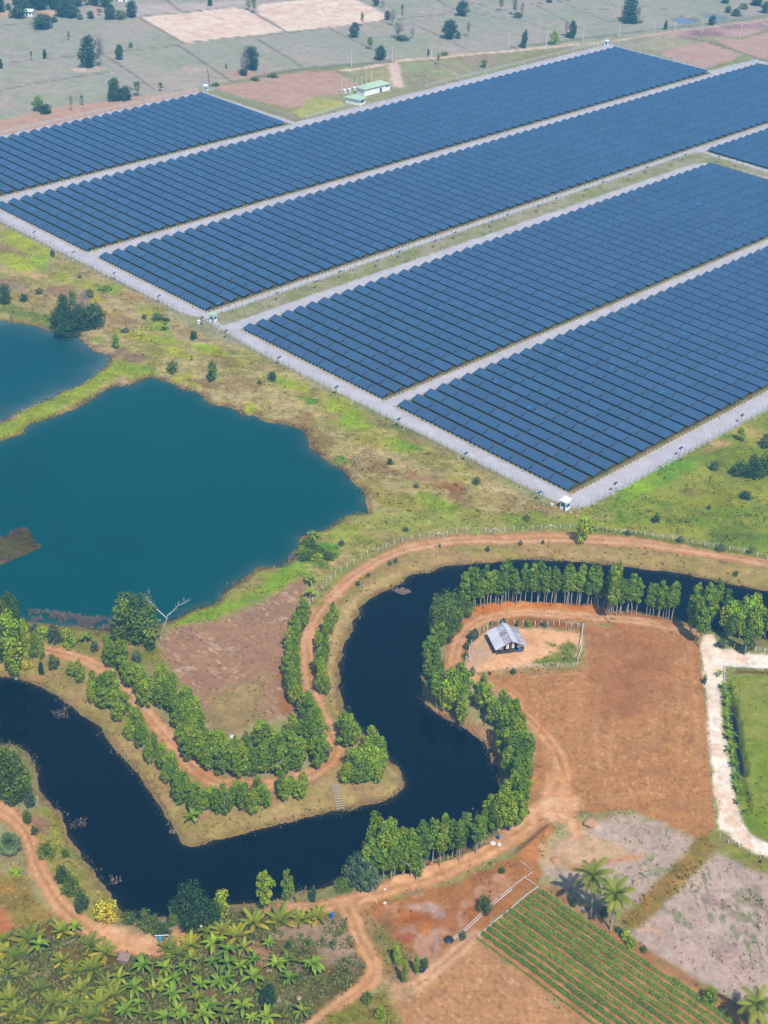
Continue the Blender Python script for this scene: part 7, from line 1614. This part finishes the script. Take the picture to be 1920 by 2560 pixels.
# small hut roof in the plantation, sacks and scraps
q = g(*Zm(0, 2260, 400, "1290,590")[0]); b = MB(); b.box(-.9, -.7, -.1, .9, .7, .9); b.add([(-1.1, -.9, .92), (1.1, -.9, .92), (1.1, .9, 1.25), (-1.1, .9, 1.25), (-1.1, -.9, .98), (1.1, -.9, .98), (1.1, .9, 1.31), (-1.1, .9, 1.31)], [(3, 2, 1, 0), (4, 5, 6, 7), (0, 1, 5, 4), (1, 2, 6, 5), (2, 3, 7, 6), (3, 0, 4, 7)])
tag(obj('shelter', b.mesh('shelter', plain("pinkish_tin", (.22, .14, .12), .7)), None, q, .6), 'small rusty pink tin shelter half hidden between palms and bananas', 'shelter')
def lump(px, py, w, h, m, label, cat, name, seed=0):
    q = g(px, py); r = random.Random(seed); b = MB(); n = 10
    prof = [(.5, -.1), (.52, .25), (.42, .6), (.22, .9), (.04, 1.0)]
    vs = []
    for rr_, z in prof: vs += [(rr_ * w * math.cos(2 * math.pi * k / n) * r.uniform(.8, 1.15), rr_ * w * math.sin(2 * math.pi * k / n) * r.uniform(.8, 1.15), z * h) for k in range(n)]
    b.add(vs, [(i * n + k, i * n + (k + 1) % n, (i + 1) * n + (k + 1) % n, (i + 1) * n + k) for i in range(4) for k in range(n)] + [tuple(4 * n + k for k in range(n))])
    tag(obj(name, b.mesh(name, m), None, (q[0], q[1], tz(q[0], q[1]))), label, cat)
MSACK = plain("white_sack", (.5, .48, .47), .8); MSOIL = plain("orange_soil", (.36, .20, .10), .95, var=.3)
lump(1219, 2493 - 0, .1, .1, MSACK, 'x', 'x', 'x') if False else None
lump(580, 1842, 1.3, .5, MSACK, 'white sack heap at the edge of the grove beside the dry field', 'sacks', 'sack_heap', 1)
lump(1232, 2108, 1.4, .6, MSACK, 'pale sacks on the lane side left of the blue barrel', 'sacks', 'sack_heap', 2)
lump(1248, 2112, 1.0, .5, MSACK, 'small white sack below the blue barrel', 'sacks', 'sack_heap', 3)
lump(931, 2222, .9, .5, MSACK, 'small white bag at the foot of the weeping tree', 'bag', 'bag', 4)
lump(962, 2224, .6, .35, MSACK, 'tiny white bag on the dirt lane', 'bag', 'bag', 5); lump(962, 2257, .7, .35, MSACK, 'tiny white bag at the edge of the waste ground', 'bag', 'bag', 6)
lump(1459, 2276, .8, .9, MSACK, 'white upright bag left of the palm pair', 'bag', 'bag', 7)
lump(1391, 2152, 2.4, .7, MSOIL, 'reddish soil heap on the pale field left of the palms', 'soil heap', 'soil_heap', 8)
lump(1475, 2062, 3.0, .8, MSOIL, 'large orange soil heap at the top of the pale field', 'soil heap', 'soil_heap', 9)
lump(1350, 2122, 2.4, 1.0, MSOIL, 'orange soil heap by the corner of the waste ground', 'soil heap', 'soil_heap', 10)
lump(1122, 2350, 2.0, .6, plain("black_plastic", (.02, .025, .03), .4), 'black plastic bundle at the lower end of the pipes', 'bundle', 'plastic_bundle', 11)
lump(1054, 2425, 1.4, .9, plain("black_drum", (.015, .02, .03), .5), 'black drum beside the white trunk tree', 'drum', 'drum', 12)
for i, (a, c) in enumerate([(545, 2300), (550, 2290), (660, 2490), (545, 2505), (700, 2470)]): lump(*Zm(400, 2260, 400, "%d,%d" % [(560, 1000), (940, 985), (1130, 690), (1230, 1000), (1440, 970)][i])[0], 1.1, .25, plain("dry_leaf_litter", (.26, .20, .13), .95, var=.4), 'pale heap of dead banana leaves on the plantation floor', 'leaf heap', 'leaf_heap', 20 + i)
for o in bpy.data.objects:
    if o.name.startswith('leaf_heap'): o['group'] = 'heaps of dead banana leaves'
# village houses at the far left
def house(px, py, L_, Wd, h, rise, rot, roofm, label):
    q = g(px, py); t = thing('house', label, 'house', (q[0], q[1], 0), rot)
    b = MB(); b.box(-L_ / 2, -Wd / 2, -.2, L_ / 2, Wd / 2, h); obj('wall', b.mesh('wall', MWALL), t)
    b = MB(); o = .7; b.add([(-L_ / 2 - o, -Wd / 2 - o, h + .02), (L_ / 2 + o, -Wd / 2 - o, h + .02), (L_ / 2 + o, 0, h + rise), (-L_ / 2 - o, 0, h + rise), (L_ / 2 + o, Wd / 2 + o, h + .02), (-L_ / 2 - o, Wd / 2 + o, h + .02)], [(0, 1, 2, 3), (3, 2, 4, 5), (0, 3, 5), (1, 4, 2)]); obj('roof', b.mesh('roof', roofm), t)
    b = MB(); b.box(-.6, -Wd / 2 - .04, 0, .6, -Wd / 2 - .003, 2.1); obj('door', b.mesh('door', MGLASS), t)
    for x in (-L_ * .3, L_ * .3):
        b = MB(); b.box(x - .6, -Wd / 2 - .04, 1, x + .6, -Wd / 2 - .003, 2); obj('window', b.mesh('window', MGLASS), t)
house(100, 18, 13, 9, 3.2, 1.8, .9, plain("deep_blue_roof", (.012, .035, .10), .5), 'blue roofed house half hidden by dark village trees')
house(70, 38, 7, 5, 2.8, 1.2, .7, plain("pale_tin_roof", (.55, .62, .60), .5), 'small pale roofed house in front of the blue roof')
house(312, 2, 8, 5, 2.6, 1.2, .8, plain("pale_tin_roof_far", (.60, .62, .62), .5), 'pale roofed house at the top edge right of the village')
# ------------------------------------------------------------------ the air
hz = MB(); hz.box(-9000, -9000, -5.0, 9000, 9000, CAMH + 6.0)
hm = bpy.data.materials.new("pale_blue_air"); hm.use_nodes = True
hn = hm.node_tree.nodes; hn.clear()
ho = hn.new("ShaderNodeOutputMaterial"); hv = hn.new("ShaderNodeVolumePrincipled")
hv.inputs["Color"].default_value = (*HAZE_COL, 1)
hv.inputs["Density"].default_value = HAZE_D
hv.inputs["Anisotropy"].default_value = 0.0
hm.node_tree.links.new(hv.outputs[0], ho.inputs["Volume"])
tag(obj('haze', hz.mesh('haze', hm)), kind='stuff')
